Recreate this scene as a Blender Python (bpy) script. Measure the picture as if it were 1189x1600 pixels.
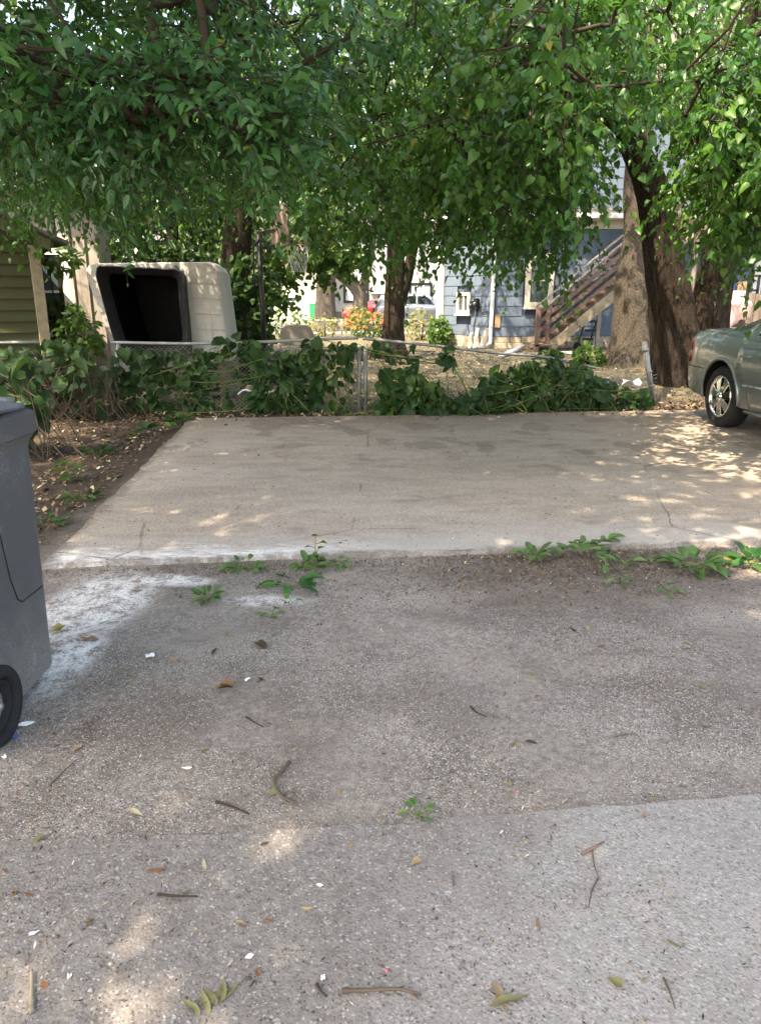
import bpy, bmesh, math, random
import numpy as np
from mathutils import Vector, Matrix, noise as mnoise

for o in list(bpy.data.objects): bpy.data.objects.remove(o)
scene = bpy.context.scene
COL = scene.collection
rng = np.random.default_rng(11)
random.seed(11)

# ------------------------------------------------------------------ camera
FPX, CAM_H, PITCH = 1156.0, 1.55, math.radians(16.4)
cd = bpy.data.cameras.new('camera'); cam = bpy.data.objects.new('camera', cd); COL.objects.link(cam)
cam.location = (0, 0, CAM_H); cam.rotation_euler = (math.pi/2 - PITCH, 0, 0)
cd.sensor_fit = 'VERTICAL'; cd.sensor_height = 24; cd.sensor_width = 24; cd.lens = FPX/1600*24
cd.clip_start = 0.05; cd.clip_end = 800
scene.camera = cam

# ------------------------------------------------------------------ sky, sun, exposure
SUN_EL = math.radians(57); SUN_AZ = math.radians(222)          # azimuth clockwise from +Y: behind and left of the camera
world = bpy.data.worlds.new('World'); scene.world = world; world.use_nodes = True
wn = world.node_tree; wn.nodes.clear()
sky = wn.nodes.new('ShaderNodeTexSky'); sky.sky_type = 'NISHITA'; sky.sun_disc = False
sky.sun_elevation = SUN_EL; sky.sun_rotation = SUN_AZ; sky.air_density = 1.0; sky.dust_density = 2.5; sky.ozone_density = 1.0
bg = wn.nodes.new('ShaderNodeBackground'); bg.inputs['Strength'].default_value = 0.15
wo = wn.nodes.new('ShaderNodeOutputWorld')
wn.links.new(sky.outputs[0], bg.inputs[0]); wn.links.new(bg.outputs[0], wo.inputs[0])
SUN_VEC = Vector((math.sin(SUN_AZ)*math.cos(SUN_EL), math.cos(SUN_AZ)*math.cos(SUN_EL), math.sin(SUN_EL)))
sl = bpy.data.lights.new('sun', 'SUN'); sl.energy = 2.4; sl.angle = math.radians(0.53); sl.color = (1.0, 0.94, 0.85)
so = bpy.data.objects.new('sun', sl); COL.objects.link(so)
so.rotation_euler = (-SUN_VEC).to_track_quat('-Z', 'Y').to_euler()
scene.view_settings.view_transform = 'Standard'; scene.view_settings.look = 'None'
scene.view_settings.gamma = 1.0; scene.view_settings.use_curve_mapping = False
scene.view_settings.exposure = 2.65
scene.view_settings.use_white_balance = True; scene.view_settings.white_balance_temperature = 8050; scene.view_settings.white_balance_tint = 12
scene.render.engine = 'CYCLES'
cy = scene.cycles
cy.max_bounces = 6; cy.diffuse_bounces = 4; cy.glossy_bounces = 2; cy.transmission_bounces = 4; cy.transparent_max_bounces = 4
cy.sample_clamp_indirect = 6.0; cy.caustics_reflective = False; cy.caustics_refractive = False
cy.use_denoising = True
try: cy.denoiser = 'OPENIMAGEDENOISE'
except Exception: pass
try: cy.denoising_prefilter = 'NONE'
except Exception: pass

# ------------------------------------------------------------------ helpers
def ray(px, py):
    u = (px-594.5)/FPX; v = -(py-800)/FPX
    return np.array((u, math.cos(PITCH)+v*math.sin(PITCH), -math.sin(PITCH)+v*math.cos(PITCH)))
def G(px, py, z=0.0):                                         # where a sight line meets the level z
    d = ray(px, py); t = (z-CAM_H)/d[2]
    return Vector((d[0]*t, d[1]*t, z))
def at(px, py, Y):                                            # ... and where it meets the depth Y
    d = ray(px, py); t = Y/d[1]
    return Vector((d[0]*t, Y, CAM_H+d[2]*t))
def project(P):
    P = np.asarray(P, float).reshape(-1, 3)
    x, y, z = P[:, 0], P[:, 1], P[:, 2]-CAM_H
    dep = y*math.cos(PITCH) - z*math.sin(PITCH)
    v = y*math.sin(PITCH) + z*math.cos(PITCH)
    dd = np.where(dep > .05, dep, np.nan)
    return 594.5+FPX*x/dd, 800-FPX*v/dd, dep
def visible(P, m=40):
    px, py, d = project(P)
    with np.errstate(invalid='ignore'):
        return (d > .3) & (px > -m) & (px < 1189+m) & (py > -m) & (py < 1600+m)
YAW = math.radians(4.7)
UX = Vector((math.cos(YAW), math.sin(YAW), 0)); VY = Vector((-math.sin(YAW), math.cos(YAW), 0)); UZ = Vector((0, 0, 1))

def tag(o, label=None, cat=None, group=None, kind=None):
    if label: o['label'] = label
    if cat: o['category'] = cat
    if group: o['group'] = group
    if kind: o['kind'] = kind
    return o
def thing(name, label, cat, loc=(0, 0, 0), rz=0.0, group=None):
    o = bpy.data.objects.new(name, None); COL.objects.link(o)
    o.empty_display_size = .1
    o.location = loc; o.rotation_euler = (0, 0, rz)
    return tag(o, label, cat, group)
def basis(o):
    m = Matrix.LocRotScale(o.location, o.rotation_euler, o.scale)
    return m
def attach(o, parent, world=True):
    o.parent = parent
    if world: o.matrix_parent_inverse = chain(parent).inverted()
def chain(o):
    m = o.matrix_parent_inverse @ basis(o) if o.parent is not None else basis(o)
    return chain(o.parent) @ m if o.parent is not None else m
def obj(name, me, mat=None, parent=None, world=True, smooth=False, bevel=0.0, kind=None, segs=1):
    o = bpy.data.objects.new(name, me); COL.objects.link(o)
    if mat is not None and not me.materials:
        for m in (mat if isinstance(mat, (list, tuple)) else [mat]): me.materials.append(m)
    if parent is not None: attach(o, parent, world)
    if smooth and len(me.polygons): me.polygons.foreach_set('use_smooth', np.ones(len(me.polygons), bool))
    if bevel:
        b = o.modifiers.new('bevel', 'BEVEL'); b.width = bevel; b.segments = segs; b.limit_method = 'ANGLE'; b.angle_limit = math.radians(35)
    if kind: o['kind'] = kind
    return o
def copy_tree(o, parent=None):
    c = o.copy(); COL.objects.link(c)
    if parent is not None: c.parent = parent
    for ch in list(o.children): copy_tree(ch, c)
    return c

class MB:
    def __init__(s): s.v = []; s.f = []
    def add(s, vs, fs):
        b = len(s.v); s.v.extend([tuple(x) for x in vs]); s.f.extend([tuple(i+b for i in f) for f in fs]); return s
    def obox(s, o, ax, ay, az, lo, hi):
        vs = [o + ax*x + ay*y + az*z for x in (lo[0], hi[0]) for y in (lo[1], hi[1]) for z in (lo[2], hi[2])]
        return s.add(vs, [(0,1,3,2),(4,6,7,5),(0,4,5,1),(2,3,7,6),(0,2,6,4),(1,5,7,3)])
    def box(s, lo, hi):
        return s.obox(Vector((0,0,0)), Vector((1,0,0)), Vector((0,1,0)), Vector((0,0,1)), lo, hi)
    def bar(s, p, q, w, h, up=Vector((0,0,1)), roll=0):
        p = Vector(p); q = Vector(q); d = (q-p); L = d.length; d = d/L
        sx = d.cross(up)
        if sx.length < 1e-4: sx = d.cross(Vector((0,1,0)))
        sx.normalize(); sy = sx.cross(d)
        if roll: 
            c, n = math.cos(roll), math.sin(roll); sx, sy = sx*c+sy*n, sy*c-sx*n
        return s.obox(p, d, sx, sy, (0,-w/2,-h/2), (L,w/2,h/2))
    def tube(s, pts, rad, sides=8, cap=True):
        pts = [Vector(p) for p in pts]; n = len(pts)
        if not isinstance(rad, (list, tuple)): rad = [rad]*n
        b = len(s.v); prev = None
        for i, p in enumerate(pts):
            t = (pts[min(i+1, n-1)] - pts[max(i-1, 0)]).normalized()
            if prev is None:
                r = Vector((0,0,1)) if abs(t.z) < .9 else Vector((1,0,0))
                x = t.cross(r).normalized()
            else:
                x = (prev - t*prev.dot(t)).normalized()
            prev = x; y = t.cross(x)
            for k in range(sides):
                a = 2*math.pi*k/sides
                s.v.append(tuple(p + (x*math.cos(a)+y*math.sin(a))*rad[i]))
        for i in range(n-1):
            for k in range(sides):
                k2 = (k+1) % sides
                s.f.append((b+i*sides+k, b+i*sides+k2, b+(i+1)*sides+k2, b+(i+1)*sides+k))
        if cap:
            s.f.append(tuple(b+k for k in reversed(range(sides)))); s.f.append(tuple(b+(n-1)*sides+k for k in range(sides)))
        return s
    def lathe(s, o, axis, prof, sides=24, closed=False):      # prof: (along axis, radius)
        o = Vector(o); axis = Vector(axis).normalized()
        r = Vector((0,0,1)) if abs(axis.z) < .9 else Vector((1,0,0))
        x = axis.cross(r).normalized(); y = axis.cross(x); b = len(s.v); n = len(prof)
        for (h, rr) in prof:
            for k in range(sides):
                a = 2*math.pi*k/sides
                s.v.append(tuple(o + axis*h + (x*math.cos(a)+y*math.sin(a))*rr))
        for i in range(n if closed else n-1):
            j = (i+1) % n
            for k in range(sides):
                k2 = (k+1) % sides
                s.f.append((b+i*sides+k, b+i*sides+k2, b+j*sides+k2, b+j*sides+k))
        return s
    def prism(s, poly, d):                                    # poly: Vectors in a plane, swept by d
        n = len(poly); d = Vector(d)
        vs = [Vector(p) for p in poly] + [Vector(p)+d for p in poly]
        fs = [tuple(reversed(range(n))), tuple(range(n, 2*n))] + [(i, (i+1) % n, (i+1) % n+n, i+n) for i in range(n)]
        return s.add(vs, fs)
    def mesh(s, name):
        me = bpy.data.meshes.new(name); me.from_pydata(s.v, [], s.f); me.update()
        bm = bmesh.new(); bm.from_mesh(me); bmesh.ops.recalc_face_normals(bm, faces=bm.faces); bm.to_mesh(me); bm.free()
        return me
    def build(s, name, mat, parent=None, **k):
        return obj(name, s.mesh(name), mat, parent, **k)

def raw_mesh(name, V, T, attrs=None):                         # numpy triangles or quads
    me = bpy.data.meshes.new(name)
    n, k = T.shape
    me.vertices.add(len(V)); me.vertices.foreach_set('co', np.ascontiguousarray(V, dtype=np.float32).ravel())
    me.loops.add(n*k); me.loops.foreach_set('vertex_index', np.ascontiguousarray(T, dtype=np.int32).ravel())
    me.polygons.add(n); me.polygons.foreach_set('loop_start', np.arange(0, n*k, k, dtype=np.int32))
    for an, av in (attrs or {}).items():
        a = me.attributes.new(an, 'FLOAT', 'POINT'); a.data.foreach_set('value', np.ascontiguousarray(av, dtype=np.float32))
    me.update(calc_edges=True); me.validate()
    return me
def tubes(P, R, sides=4):                                     # many tubes at once: P (m,k,3), R (m,k)
    P = np.asarray(P, float); R = np.asarray(R, float); m, k, _ = P.shape
    T = np.gradient(P, axis=1); T /= np.linalg.norm(T, axis=2, keepdims=True)+1e-9
    ref = np.where(np.abs(T[..., 2:3]) < .85, np.array((0,0,1.)), np.array((1.,0,0)))
    X = np.cross(T, ref); X /= np.linalg.norm(X, axis=2, keepdims=True)+1e-9
    Y = np.cross(T, X)
    a = np.arange(sides)*2*math.pi/sides
    V = P[:, :, None, :] + R[:, :, None, None]*(X[:, :, None, :]*np.cos(a)[None, None, :, None] + Y[:, :, None, :]*np.sin(a)[None, None, :, None])
    idx = np.arange(m*k*sides).reshape(m, k, sides)
    A = idx[:, :-1]; B = idx[:, 1:]
    F = np.stack([A, np.roll(A, -1, 2), np.roll(B, -1, 2), B], -1).reshape(-1, 4)
    return V.reshape(-1, 3), F
def norm(a): return a/(np.linalg.norm(a, axis=-1, keepdims=True)+1e-9)

# ------------------------------------------------------------------ node materials
class NT:
    def __init__(s, name):
        s.m = bpy.data.materials.new(name); s.m.use_nodes = True; s.t = s.m.node_tree; s.t.nodes.clear()
        s.out = s.t.nodes.new('ShaderNodeOutputMaterial')
        s.tc = s.t.nodes.new('ShaderNodeTexCoord'); s.geo = s.t.nodes.new('ShaderNodeNewGeometry')
    def new(s, t): return s.t.nodes.new(t)
    def put(s, sock, v):
        if v is None: return
        if hasattr(v, 'links') and hasattr(v, 'is_output'): s.t.links.new(v, sock)
        elif isinstance(v, (tuple, list)) and sock.type == 'RGBA' and len(v) == 3: sock.default_value = (*v, 1)
        else: sock.default_value = v
    def obj(s): return s.tc.outputs['Object']
    def pos(s): return s.geo.outputs['Position']
    def mapping(s, vec, scale=(1,1,1), loc=(0,0,0), rot=(0,0,0)):
        n = s.new('ShaderNodeMapping'); s.put(n.inputs['Vector'], vec); n.inputs['Scale'].default_value = scale
        n.inputs['Location'].default_value = loc; n.inputs['Rotation'].default_value = rot; return n.outputs[0]
    def noise(s, scale, vec=None, detail=4, rough=.55, dist=0, col=False):
        n = s.new('ShaderNodeTexNoise'); s.put(n.inputs['Vector'], vec if vec is not None else s.obj())
        n.inputs['Scale'].default_value = scale; n.inputs['Detail'].default_value = detail; n.inputs['Roughness'].default_value = rough
        n.inputs['Distortion'].default_value = dist; return n.outputs[1 if col else 0]
    def voro(s, scale, vec=None, feature='F1', out='Distance', rnd=1):
        n = s.new('ShaderNodeTexVoronoi'); n.feature = feature; s.put(n.inputs['Vector'], vec if vec is not None else s.obj())
        n.inputs['Scale'].default_value = scale; n.inputs['Randomness'].default_value = rnd; return n.outputs[out]
    def wave(s, scale, vec=None, dist=2, direction='X'):
        n = s.new('ShaderNodeTexWave'); s.put(n.inputs['Vector'], vec if vec is not None else s.obj()); n.bands_direction = direction
        n.inputs['Scale'].default_value = scale; n.inputs['Distortion'].default_value = dist; n.inputs['Detail'].default_value = 3; return n.outputs['Fac']
    def ramp(s, fac, stops, interp='LINEAR'):
        n = s.new('ShaderNodeValToRGB'); s.put(n.inputs[0], fac); e = n.color_ramp.elements; n.color_ramp.interpolation = interp
        while len(e) < len(stops): e.new(.5)
        for i, (p, c) in enumerate(stops):
            e[i].position = p; e[i].color = (*c, 1) if isinstance(c, tuple) else (c, c, c, 1)
        return n.outputs[0]
    def step(s, fac, a, b):
        n = s.new('ShaderNodeMapRange'); n.interpolation_type = 'SMOOTHSTEP'; s.put(n.inputs['Value'], fac)
        n.inputs['From Min'].default_value = a; n.inputs['From Max'].default_value = b; return n.outputs[0]
    def math(s, op, a, b=None, c=None):
        n = s.new('ShaderNodeMath'); n.operation = op; s.put(n.inputs[0], a); s.put(n.inputs[1], b)
        if c is not None: s.put(n.inputs[2], c)
        return n.outputs[0]
    def mix(s, fac, a, b, mode='MIX'):
        n = s.new('ShaderNodeMix'); n.data_type = 'RGBA'; n.blend_type = mode; n.clamp_factor = True
        s.put(n.inputs[0], fac); s.put(n.inputs[6], a); s.put(n.inputs[7], b); return n.outputs[2]
    def sep(s, vec):
        n = s.new('ShaderNodeSeparateXYZ'); s.put(n.inputs[0], vec); return n.outputs
    def attr(s, name):
        n = s.new('ShaderNodeAttribute'); n.attribute_name = name; return n.outputs['Fac']
    def bump(s, h, strength=.5, dist=.01):
        n = s.new('ShaderNodeBump'); s.put(n.inputs['Height'], h); n.inputs['Strength'].default_value = strength; n.inputs['Distance'].default_value = dist
        return n.outputs[0]
    def bsdf(s, base, rough=.8, spec=.3, metal=0, bump=None, coat=0, trans=None, link=True):
        n = s.new('ShaderNodeBsdfPrincipled'); s.put(n.inputs['Base Color'], base); s.put(n.inputs['Roughness'], rough)
        s.put(n.inputs['Specular IOR Level'], spec); s.put(n.inputs['Metallic'], metal); s.put(n.inputs['Normal'], bump)
        n.inputs['Coat Weight'].default_value = coat; n.inputs['Coat Roughness'].default_value = .06
        if trans is not None: n.inputs['Transmission Weight'].default_value = trans
        if link: s.t.links.new(n.outputs[0], s.out.inputs[0])
        return n.outputs[0]
def M_plain(name, c, rough=.7, spec=.3, metal=0, var=.18, vscale=3, bscale=60, bs=.15, bd=.004, coat=0):
    n = NT(name)
    k = n.noise(vscale, detail=6)
    f = n.noise(bscale, detail=3)
    col = n.mix(k, tuple(x*(1-var) for x in c), tuple(min(1, x*(1+var)) for x in c))
    n.bsdf(col, n.ramp(n.noise(vscale*2.3), [(.3, max(0, rough-.1)), (.7, min(1, rough+.1))]), spec, metal, n.bump(f, bs, bd), coat)
    return n.m
# ------------------------------------------------------------------ materials
def M_ground():
    n = NT('yard_ground'); p = n.pos(); xyz = n.sep(p); X, Y = xyz[0], xyz[1]
    big = n.noise(.55, p, 5, .6); med = n.noise(3.2, p, 6, .65); fine = n.noise(38, p, 5, .7); grit = n.noise(150, p, 3, .7)
    c = n.ramp(med, [(.25, (.150,.129,.110)), (.5, (.215,.189,.163)), (.75, (.29,.258,.225))])
    c = n.mix(n.math('MULTIPLY', n.step(big, .42, .62), .6), c, (.33,.295,.26))
    c = n.mix(n.math('MULTIPLY', n.step(big, .50, .34), .7), c, (.105,.088,.074))
    c = n.mix(.42, c, n.ramp(fine, [(.34, (.06,.052,.045)), (.5, (.235,.21,.185)), (.72, (.50,.455,.40))]))
    # coarse specks of stone in the dirt
    cell = n.voro(230, p, 'F1', 'Color'); cs = n.sep(cell); zone = n.step(n.noise(1.3, p, 5, .6), .36, .60); zone2 = n.step(n.noise(1.9, n.mapping(p, (1, 1, 1), loc=(7, 3, 0)), 6, .65), .46, .60)
    c = n.mix(n.math('MULTIPLY', zone2, .5), c, (.115,.097,.082))
    dust = n.step(n.noise(.9, n.mapping(p, (1, 1.8, 1), loc=(2, 9, 0), rot=(0, 0, .5)), 7, .66), .50, .66)
    c = n.mix(n.math('MULTIPLY', dust, .6), c, (.32,.282,.242))
    c = n.mix(n.math('MULTIPLY', n.step(cs[0], .88, .91), n.math('MULTIPLY_ADD', zone, .75, .15)), c, (.52,.485,.44))
    c = n.mix(n.math('MULTIPLY', n.step(cs[1], .87, .90), n.math('MULTIPLY_ADD', zone, .75, .15)), c, (.06,.054,.05))
    c = n.mix(n.math('MULTIPLY', n.step(cs[2], .90, .93), .6), c, (.22,.14,.09))
    wob = n.math('MULTIPLY_ADD', n.noise(2.2, p, 6, .65), 1.1, -.55)
    # brown crumbled mulch before the pad, right of the middle
    def blob(cx, cy, rx, ry, a, b, wk=1.0):
        dx = n.math('MULTIPLY', n.math('SUBTRACT', X, cx), 1/rx); dy = n.math('MULTIPLY', n.math('SUBTRACT', Y, cy), 1/ry)
        r = n.math('SQRT', n.math('ADD', n.math('MULTIPLY', dx, dx), n.math('MULTIPLY', dy, dy)))
        return n.step(n.math('ADD', r, n.math('MULTIPLY', wob, wk)), b, a)
    mulch = blob(1.25, 3.95, 1.0, .60, .55, 1.15)
    mc = n.ramp(n.noise(70, p, 4, .75), [(.3, (.05,.036,.028)), (.55, (.15,.115,.095)), (.78, (.34,.29,.25))])
    c = n.mix(n.math('MULTIPLY', mulch, .58), c, mc)
    # humus strip on the left and under the hedge
    hum = n.step(n.math('ADD', X, n.math('MULTIPLY', wob, .35)), -1.85, -2.35)
    hum = n.math('MULTIPLY', hum, n.step(n.math('ADD', Y, wob), 3.4, 4.4))
    hum2 = n.step(n.math('ADD', Y, n.math('MULTIPLY', wob, .3)), 9.15, 9.6)
    hum = n.math('MAXIMUM', hum, hum2)
    hc = n.ramp(n.noise(26, p, 6, .75), [(.3, (.034,.025,.018)), (.55, (.080,.060,.045)), (.8, (.165,.13,.098))])
    c = n.mix(hum, c, hc)
    # dry lawn beyond the fence
    lawn = n.step(n.math('ADD', Y, n.math('MULTIPLY', wob, .8)), 10.9, 12.2)
    lc = n.ramp(n.noise(5, p, 8, .75), [(.3, (.08,.070,.045)), (.5, (.145,.122,.08)), (.7, (.10,.115,.05))])
    lc = n.mix(.45, lc, n.ramp(n.noise(60, p, 3, .8), [(.3, (.05,.043,.03)), (.7, (.235,.20,.135))]))
    c = n.mix(lawn, c, lc)
    # spilled white powder
    pw = blob(-1.50, 3.55, .34, .60, .45, 1.0, .8)
    pw = n.math('MAXIMUM', pw, blob(-1.22, 3.90, .36, .12, .4, 1.0, .7))
    pw = n.math('MAXIMUM', pw, n.math('MULTIPLY', blob(-.62, 3.62, .30, .10, .3, 1.0, .9), .75))
    pw = n.math('MAXIMUM', pw, blob(-1.38, 2.95, .17, .42, .3, 1.0, .6))
    pk = n.math('MULTIPLY', n.math('POWER', pw, .8), n.step(n.noise(11, p, 9, .88), .41, .55))
    pk = n.math('MULTIPLY', pk, n.math('MULTIPLY_ADD', n.step(n.noise(70, p, 3, .8), .38, .52), .55, .45))
    c = n.mix(n.math('MULTIPLY', pk, .92), c, (.76,.755,.735))
    h = n.math('ADD', n.math('MULTIPLY', fine, .6), n.math('MULTIPLY', grit, .6))
    h = n.math('ADD', h, n.math('MULTIPLY', n.voro(110, p), -.5))
    n.bsdf(c, .93, .18, 0, n.bump(h, .75, .006))
    return n.m
def M_pad():
    n = NT('pad_concrete'); p = n.pos(); xyz = n.sep(p); X, Y = xyz[0], xyz[1]
    st = n.mapping(p, (1, 2.6, 1), rot=(0,0,.08))
    big = n.noise(.5, st, 6, .6); med = n.noise(2.4, st, 7, .68); fine = n.noise(70, p, 4, .75)
    c = n.ramp(med, [(.26, (.205,.148,.10)), (.5, (.36,.283,.207)), (.74, (.475,.388,.295))])
    c = n.mix(n.math('MULTIPLY', n.step(big, .5, .68), .5), c, (.48,.43,.37))
    c = n.mix(n.math('MULTIPLY', n.step(big, .48, .3), .65), c, (.215,.175,.135))
    c = n.mix(.42, c, n.ramp(fine, [(.30, (.12,.10,.08)), (.5, (.37,.325,.28)), (.70, (.68,.61,.53))]))
    # silt washed towards the hedge
    w = n.math('MULTIPLY_ADD', n.noise(1.5, p, 7, .7), 2.4, -1.2)
    silt = n.step(n.math('ADD', Y, w), 8.1, 9.6)
    c = n.mix(n.math('MULTIPLY', silt, .75), c, (.20,.155,.115))
    sand = n.math('MULTIPLY', n.step(n.noise(.9, n.mapping(p, (1.6, 1, 1), rot=(0,0,.5)), 5, .6), .545, .575), n.step(n.math('ADD', Y, w), 6.4, 7.6))
    c = n.mix(n.math('MULTIPLY', sand, .5), c, (.165,.125,.092))
    cell = n.sep(n.voro(150, p, 'F1', 'Color'))
    c = n.mix(n.math('MULTIPLY', n.step(cell[0], .85, .9), .5), c, (.13,.115,.10))
    c = n.mix(n.math('MULTIPLY', n.step(cell[1], .88, .92), .5), c, (.50,.46,.42))
    # pale worn band and powder along the front edge
    # distance behind the front edge (edge runs y = 4.285 + .0975 x)
    fe = n.math('SUBTRACT', Y, n.math('MULTIPLY_ADD', X, .0975, 4.285))
    band = n.step(n.math('ADD', fe, n.math('MULTIPLY', n.math('MULTIPLY_ADD', n.noise(2.0, st, 6, .7), 1.0, -.5), 1.0)), .62, .02)
    c = n.mix(n.math('MULTIPLY', band, .5), c, (.47,.44,.40))
    pw = n.math('MULTIPLY', n.step(n.math('ADD', fe, n.math('MULTIPLY_ADD', n.noise(3.1, st, 6, .7), .7, -.35)), .30, .03), n.step(n.math('ADD', X, n.math('MULTIPLY_ADD', n.noise(1.7, p, 4), 1.6, -.8)), .5, -1.0))
    pw = n.math('MULTIPLY', pw, n.step(n.noise(8, n.mapping(p, (1, 3, 1)), 8, .8), .40, .58))
    c = n.mix(n.math('MULTIPLY', pw, .92), c, (.78,.77,.75))
    # soil spilling over the front and left edges
    le = n.math('ADD', X, n.math('MULTIPLY_ADD', n.math('SUBTRACT', Y, 4.09), .083, 1.98))
    ew = n.math('MULTIPLY_ADD', n.noise(4.5, p, 7, .75), .34, -.17)
    soil = n.math('MAXIMUM', n.step(n.math('ADD', le, n.math('MULTIPLY', ew, 1.3)), .11, .0), n.step(n.math('ADD', fe, ew), .045, -.03))
    c = n.mix(n.math('MULTIPLY', soil, .75), c, n.ramp(fine, [(.3, (.07,.055,.043)), (.7, (.27,.23,.19))]))
    stain = n.step(n.noise(1.15, n.mapping(p, (1, 1.5, 1), loc=(3, 1, 0)), 7, .68), .55, .68)
    c = n.mix(n.math('MULTIPLY', stain, .5), c, (.16,.125,.095))
    # hairline cracks
    wv = n.mix(.10, p, n.noise(1.3, p, 6, .7, col=True), 'ADD')
    cr = n.math('MULTIPLY', n.step(n.voro(.36, wv, 'DISTANCE_TO_EDGE'), .0034, .0012), n.step(n.noise(.8, p, 3), .47, .60))
    c = n.mix(n.math('MULTIPLY', cr, .6), c, (.11,.095,.08))
    h = n.math('ADD', n.math('MULTIPLY', fine, .7), n.math('MULTIPLY', n.voro(140, p), -.4)); h = n.math('SUBTRACT', h, n.math('MULTIPLY', cr, 1.5))
    n.bsdf(c, .9, .22, 0, n.bump(h, .55, .004))
    return n.m
def M_alley():
    n = NT('alley_concrete'); p = n.pos(); xyz = n.sep(p); X, Y = xyz[0], xyz[1]
    med = n.noise(3.0, p, 7, .68); fine = n.noise(60, p, 5, .75)
    c = n.ramp(med, [(.25, (.195,.178,.156)), (.5, (.265,.246,.22)), (.78, (.345,.325,.295))])
    c = n.mix(.35, c, n.ramp(fine, [(.28, (.13,.12,.11)), (.5, (.34,.32,.30)), (.75, (.60,.57,.54))]))
    a = n.voro(120, p, 'F1', 'Color'); cell = n.sep(a)
    d = n.step(n.voro(120, p), .55, .3)
    c = n.mix(n.math('MULTIPLY', n.math('MULTIPLY', n.step(cell[0], .82, .90), d), .5), c, (.13,.12,.115))
    c = n.mix(n.math('MULTIPLY', n.math('MULTIPLY', n.step(cell[1], .84, .92), d), .5), c, (.50,.475,.44))
    c = n.mix(n.math('MULTIPLY', n.math('MULTIPLY', n.step(cell[2], .88, .92), d), .6), c, (.30,.21,.16))
    # dirt lying over the concrete on the left
    w = n.math('MULTIPLY_ADD', n.noise(2.0, p, 7, .72), 1.5, -.75)
    dm = n.step(n.math('ADD', n.math('ADD', X, n.math('MULTIPLY', n.math('SUBTRACT', Y, 1.6), -.5)), w), .55, -.10)
    dc = n.mix(.5, n.ramp(n.noise(3.6, p, 6, .66), [(.25, (.125,.108,.094)), (.75, (.235,.212,.188))]), n.ramp(n.noise(42, p, 5, .72), [(.25, (.07,.06,.053)), (.8, (.42,.39,.35))]))
    c = n.mix(n.math('MULTIPLY', dm, .96), c, dc)
    spk = n.sep(n.voro(170, p, 'F1', 'Color'))
    c = n.mix(n.math('MULTIPLY', n.step(spk[0], .92, .96), .5), c, (.50,.48,.44))
    c = n.mix(n.math('MULTIPLY', n.step(spk[1], .92, .95), .5), c, (.07,.062,.057))
    h = n.math('ADD', n.math('MULTIPLY', fine, .8), n.math('MULTIPLY', n.voro(120, p), -.5))
    n.bsdf(c, .92, .2, 0, n.bump(h, .7, .006))
    return n.m
def M_leaf(name, dark, mid, light, transl=.30, rough=.42, yellow=(.30,.26,.04)):
    n = NT(name); t = n.attr('tint')
    c = n.ramp(t, [(0, dark), (.5, mid), (.9, light), (.975, light), (.985, yellow)])
    k = n.noise(14, n.obj(), 3)
    c = n.mix(n.math('MULTIPLY', k, .35), c, tuple(x*.6 for x in dark))
    b = n.bsdf(c, n.ramp(n.noise(9, n.obj(), 2), [(.3, rough-.06), (.7, rough+.12)]), .38, 0, n.bump(n.noise(80, n.obj(), 2), .12, .003), link=False)
    tr = n.new('ShaderNodeBsdfTranslucent'); n.put(tr.inputs[0], n.mix(.55, c, tuple(min(1, x*2.0) for x in light)))
    ms = n.new('ShaderNodeMixShader'); ms.inputs[0].default_value = transl
    n.t.links.new(b, ms.inputs[1]); n.t.links.new(tr.outputs[0], ms.inputs[2]); n.t.links.new(ms.outputs[0], n.out.inputs[0])
    return n.m
def M_bark(name, a, b, c3, sx=20, sz=2.4, bd=.05):
    n = NT(name); v = n.mapping(n.obj(), (sx, sx, sz))
    k = n.noise(1.0, v, 8, .72, .6); f = n.noise(40, n.obj(), 4, .7)
    col = n.ramp(k, [(.36, a), (.52, b), (.68, c3)]); col = n.mix(.38, col, n.ramp(f, [(.36, a), (.64, c3)]))
    n.bsdf(col, .95, .12, 0, n.bump(n.math('ADD', k, n.math('MULTIPLY', f, .25)), .9, bd)); return n.m
def M_wood(name, a, b, stretch=(1, 14, 14), rough=.85):
    n = NT(name); v = n.mapping(n.obj(), stretch); k = n.noise(1.6, v, 7, .7, .3); big = n.noise(2.0, n.obj(), 3)
    c = n.mix(n.ramp(k, [(.3, 0.0), (.7, 1.0)]), a, b); c = n.mix(n.math('MULTIPLY', n.step(big, .5, .7), .5), c, tuple(x*.55 for x in a))
    n.bsdf(c, rough, .2, 0, n.bump(k, .4, .006)); return n.m
def M_glass(name, c=(.03,.035,.04), rough=.06):
    n = NT(name); k = n.noise(2.5, n.obj(), 3); n.bsdf(n.mix(k, tuple(x*.6 for x in c), tuple(x*1.5 for x in c)), rough, .6, 0, n.bump(n.noise(1.2, n.obj(), 2), .05, .02)); return n.m

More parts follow.
